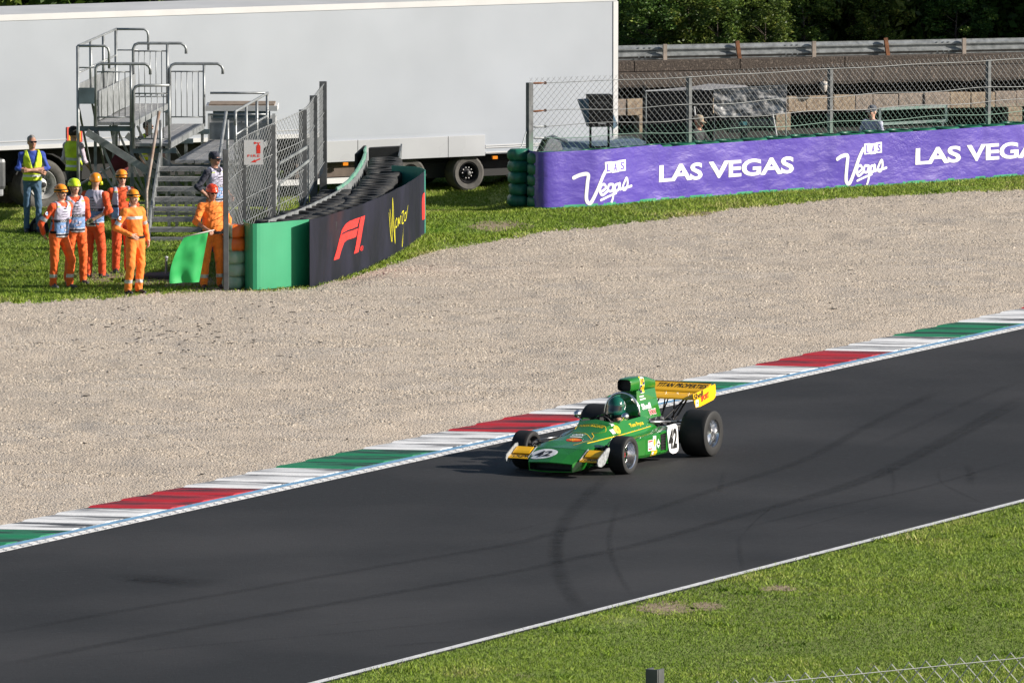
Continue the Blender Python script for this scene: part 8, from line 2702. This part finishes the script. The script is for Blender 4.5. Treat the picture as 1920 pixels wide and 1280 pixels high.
# swoosh and lettering on the scuttle
decal('lettering', text_mesh('TOKEN RACING', 0.02, 0.2)[:2], (-0.485, -0.185, 0.6), (0, 1, 0), (-1, 0, 0.4), 0.37, 0.045, [cowl_o], m_decy, car)
stripe([(-0.42, -0.20, 0.6), (-0.55, -0.20, 0.6), (-0.56, 0.05, 0.6), (-0.55, 0.20, 0.6), (-0.44, 0.255, 0.6), (-0.33, 0.19, 0.6), (-0.31, 0.12, 0.6), (-0.20, 0.20, 0.5), (-0.05, 0.24, 0.5)], 0.010, [cowl_o], m_decy, (0, 0, 1))
stripe([(-0.30, -0.20, 0.6), (-0.28, 0.0, 0.6), (-0.22, 0.10, 0.6), (-0.05, 0.24, 0.5)], 0.009, [cowl_o], m_decy, (0, 0, 1))
decal('lettering', text_mesh('OPX', 0.03, 0.25)[:2], (-0.165, -0.135, 0.5), (0, 1, 0), (-1, 0, 0.25), 0.20, 0.07, [cowl_o], m_decw, car)
decal('print_mark', RECT, (-0.105, -0.135, 0.5), (0, 1, 0), (-1, 0, 0.25), 0.19, 0.03, [cowl_o], m_decw, car)
decal('shell_emblem', disc(24), (0.075, -0.13, 0.5), (0, 1, 0), (-1, 0, 0.2), 0.24, 0.14, [cowl_o], m_decr, car)
fan = ([(0.5, 0.0)] + [(0.5 + 0.5 * math.cos(PI * (1 - k / 12)) * (1.0 if k % 2 == 0 else 0.92), (0.15 + 0.85 * math.sin(PI * (0.08 + 0.84 * k / 12))) * (1.0 if k % 2 == 0 else 0.92)) for k in range(13)], [(0, 1 + k, 2 + k) for k in range(12)])
decal('shell_emblem', fan, (0.055, -0.11, 0.5), (0, 1, 0), (-1, 0, 0.2), 0.20, 0.105, [cowl_o], m_deco, car, 0.006)
for k in range(5):
    an = PI * (0.18 + 0.64 * k / 4)
    stripe([(0.045, -0.01, 0.5), (0.045 - 0.085 * math.sin(an), -0.01 + 0.085 * math.cos(an) * 0.9, 0.5)], 0.007, [cowl_o], m_decy, (0, 0, 1), 'shell_rib', 0.010)
# name, badge and small marks on the left flank of the cockpit
nv = (-1, 0.06, 0.02)
decal('lettering', text_mesh('Tom Pryce', 0.02, 0.15)[:2], (-1.02, 0.40, 0.515), nv, (0, -0.45, 1), 0.38, 0.075, [cowl_o], m_decy, car)
decal('round_badge', disc(24), (-0.63, 0.38, 0.475), nv, (0, -0.45, 1), 0.115, 0.13, [cowl_o], m_decy, car)
decal('badge_centre', disc(14), (-0.672, 0.38, 0.515), nv, (0, -0.45, 1), 0.035, 0.045, [cowl_o], m_deco, car, 0.006)
decal('small_badge', RECT, (-0.55, 0.38, 0.495), nv, (0, -0.45, 1), 0.07, 0.075, [cowl_o], m_decw, car)
decal('triangle_mark', ([(0, 0), (1, 0.05), (0.35, 1)], [(0, 1, 2)]), (-0.62, 0.30, 0.585), nv, (0, -0.45, 1), 0.06, 0.055, [cowl_o], m_decw, car)
# engine cover print
ev = (-1, 0, 0)
decal('lettering', text_mesh('Shell', 0.025)[:2], (-1.76, 0.2, 0.685), ev, (0, -0.25, 1), 0.29, 0.085, [cover], m_decw, car, 0.005, 0.02)
decal('lettering', text_mesh('SPORT', 0.06, 0, 0.92)[:2], (-1.93, 0.2, 0.585), ev, (0, -0.25, 1), 0.235, 0.085, [cover], m_decw, car, 0.005, 0.02)
decal('lettering', text_mesh('SPORT', 0.0, 0, 0.98)[:2], (-1.935, 0.2, 0.592), ev, (0, -0.25, 1), 0.225, 0.070, [cover], m_decr, car, 0.009, 0.02)
for z in (0.815, 0.855):
    decal('print_mark', RECT, (-1.78, 0.2, z), ev, UP, 0.13 if z > 0.84 else 0.17, 0.018, [cover], m_decw, car)
# crest on the scoop: four coloured quarters
decal('crest', ([(0.1, 0.0), (0.9, 0.0), (1, 0.2), (1, 0.9), (0.9, 1), (0.1, 1), (0, 0.9), (0, 0.2)], [tuple(range(8))]), (-1.82, 0.2, 0.905), ev, UP, 0.14, 0.235, [scoop, cover], m_decw, car)
for i, (dx, dz, mm) in enumerate(((0, 0, 'navy'), (1, 0, 'yel'), (0, 1, 'yel'), (1, 1, 'navy'))):
    decal('crest_quarter', RECT, (-1.827 - 0.064 * dx, 0.2, 0.912 + 0.113 * dz), ev, UP, 0.060, 0.108, [scoop, cover], m_decy if mm == 'yel' else pm('decal_navy', (0.01, 0.02, 0.08), 0.35, 0, 0.1, 9.0), car, 0.006)
    decal('crest_mark', disc(12), (-1.84 - 0.064 * dx, 0.2, 0.94 + 0.113 * dz), ev, UP, 0.032, 0.055, [scoop, cover], m_deco if mm == 'yel' else m_decy, car, 0.0085)
# rear wing print
decal('lettering', text_mesh('TITAN PROPERTIES', 0.02, 0.15, 1.05)[:2], (WX - 0.385, -0.285, 0.9), (0, 1, 0), (-1, 0, 0.38), 0.77, 0.125, [flap_o], m_decb, car)
decal('lettering', text_mesh('Shell', 0.025)[:2], (-2.745, 0.7, 0.735), (-1, 0, 0.14), UP, 0.30, 0.085, [epo[1]], m_decb, car)
decal('lettering', text_mesh('SPORT', 0.05, 0, 0.92)[:2], (-2.98, 0.7, 0.69), (-1, 0, 0.20), UP, 0.26, 0.080, [epo[1]], m_decr, car)
decal('small_plate', RECT, (-2.795, 0.7, 0.64), (-1, 0, 0.0), UP, 0.09, 0.095, [epo[1]], m_decw, car)
decal('lettering', text_mesh('1·R', 0.03)[:2], (-2.81, 0.7, 0.68), (-1, 0, 0.0), UP, 0.06, 0.025, [epo[1]], m_decb, car, 0.006)
for sg, x0 in ((1, 0.42), (-1, -0.68)):
    fw = [o for o in car.children if o.name.startswith('front_wing') and (o.data.vertices[0].co.y > 0) == (sg > 0)]
    decal('lettering', text_mesh('TOKEN', 0.025, 0.3, 1.0)[:2], (0.630, x0, 0.2), (0, 1, 0), (-1, 0, 0.35), 0.26, 0.085, fw, m_decb, car)

# ---- panel joints and fasteners on the bodywork
m_joint = pm('panel_joint', (0.004, 0.03, 0.006), 0.6, 0, 0.2, 9.0)
stripe([(0.395, -0.42, 0.4), (0.395, 0.0, 0.4), (0.395, 0.42, 0.4)], 0.007, [nose, cowl_o], m_joint, (0, 0, 1), 'panel_joint', 0.003)
stripe([(-0.60, 0.46, 0.3), (-0.60, 0.38, 0.44), (-0.60, 0.30, 0.56), (-0.60, 0.10, 0.62)], 0.006, [cowl_o], m_joint, (0, 0.7, 1), 'panel_joint', 0.003)
stripe([(-0.90, 0.665, 0.16), (-0.90, 0.665, 0.40)], 0.006, [podL], m_joint, (0, 1, 0), 'panel_joint', 0.003)
stripe([(-1.70, 0.2, 0.945), (-2.30, 0.2, 0.935)], 0.008, [scoop, cover], m_joint, (0, 1, 0.05), 'panel_joint', 0.003)
for x, y, z in [(-0.70 - 0.12 * k, 0.415, 0.44 + 0.008 * k) for k in range(7)] + [(0.30 - 0.11 * k, 0.405, 0.33) for k in range(6)]:
    decal('fastener', disc(8), (x, 0.6, z), LX, UP, 0.016, 0.016, [cowl_o], m_alu, car, 0.004, 0)
for k in range(5):
    decal('fastener', disc(8), (-1.70 - 0.11 * k, 0.6, 0.565), LX, UP, 0.016, 0.016, [cover], m_alu, car, 0.004, 0)

# ---- driver
drv = thing('person', 'racing driver in glossy green full-face helmet seated in the racing car', 'person', car.location + Vector((0, 0, 0)), car.rotation_euler.z)
seat = lambda x, y, z: (x, y, z)
pr = [ell((-1.40, 0, 0.33), (0.12, 0.17, 0.20), TOP, 0.05), cone((-1.38, 0.17, 0.47), (-1.38, -0.17, 0.47), 0.065, 0.065, TOP, 0.05), cone((-1.37, 0, 0.45), (-1.34, 0, 0.64), 0.06, 0.055, SKIN, 0.02), ell((-1.31, 0, 0.735), (0.095, 0.078, 0.115), SKIN, 0.02),
      cone((-1.40, 0.10, 0.24), (-0.85, 0.13, 0.34), 0.085, 0.07, TOP, 0.04), cone((-1.40, -0.10, 0.24), (-0.85, -0.13, 0.34), 0.085, 0.07, TOP, 0.04)]
for sg in (1, -1):
    pr += [cone((-1.37, 0.19 * sg, 0.46), (-1.16, 0.215 * sg, 0.40), 0.052, 0.045, TOP, 0.03), cone((-1.16, 0.215 * sg, 0.40), (-0.98, 0.14 * sg, 0.53), 0.045, 0.035, TOP, 0.02)]
    pr += hand_prims((-0.98, 0.14 * sg, 0.53), (0.75, -0.1 * sg, 0.5), (0.2, -0.9 * sg, -0.3), GLOVE, 1.1, -sg)
V_, Q_, lab = sdf_mesh(pr, 0.012)
mi = lab[Q_[:, 0]]
o = tri_obj('body', V_, Q_, [m_skin, cloth('driver_suit', (0.015, 0.06, 0.035)), m_blk, m_blk, m_eye, m_lip, m_skin, m_blk], parent=drv, midx=mi, nper=4)
o.data.polygons.foreach_set('use_smooth', np.ones(len(o.data.polygons), dtype=bool))
hc = np.array([-1.31, 0, 0.765])
pr = [ell(hc, (0.140, 0.125, 0.148), 0, 0.03), ell(hc + np.array([0.045, 0, -0.085]), (0.115, 0.10, 0.085), 0, 0.05), ell(hc + np.array([-0.03, 0, -0.06]), (0.115, 0.115, 0.11), 0, 0.04)]
V_, Q_, _ = sdf_mesh(pr, 0.009)
c_ = V_[Q_].mean(1) - hc
mi = np.zeros(len(Q_), int)
an = np.arctan2(c_[:, 1], c_[:, 0])
mi[(np.abs(an) < 1.15) & (c_[:, 2] > -0.055 + 0.01 * np.abs(an)) & (c_[:, 2] < 0.030 - 0.01 * np.abs(an))] = 1
mi[(np.abs(an) < 1.2) & (c_[:, 2] < -0.105)] = 2
o = tri_obj('helmet', V_, Q_, [m_hg, pm('tinted_visor', (0.02, 0.025, 0.03), 0.06, 0, 0.1, 9.0, coat=0.6), m_chrome], parent=drv, midx=mi, nper=4)
o.data.polygons.foreach_set('use_smooth', np.ones(len(o.data.polygons), dtype=bool))
hel = o
decal('helmet_badge', disc(12), (hc[0] - 0.03, 0.2, hc[2] + 0.03), (-1, 0, 0), UP, 0.055, 0.05, [hel], m_decw, hel, 0.003)
for k in range(3):
    decal('helmet_badge', RECT, (hc[0] - 0.0 - 0.028 * k, 0.2, hc[2] - 0.04 + 0.02 * k), (-1, 0, 0.5), UP, 0.02, 0.022, [hel], m_decw, hel, 0.003)
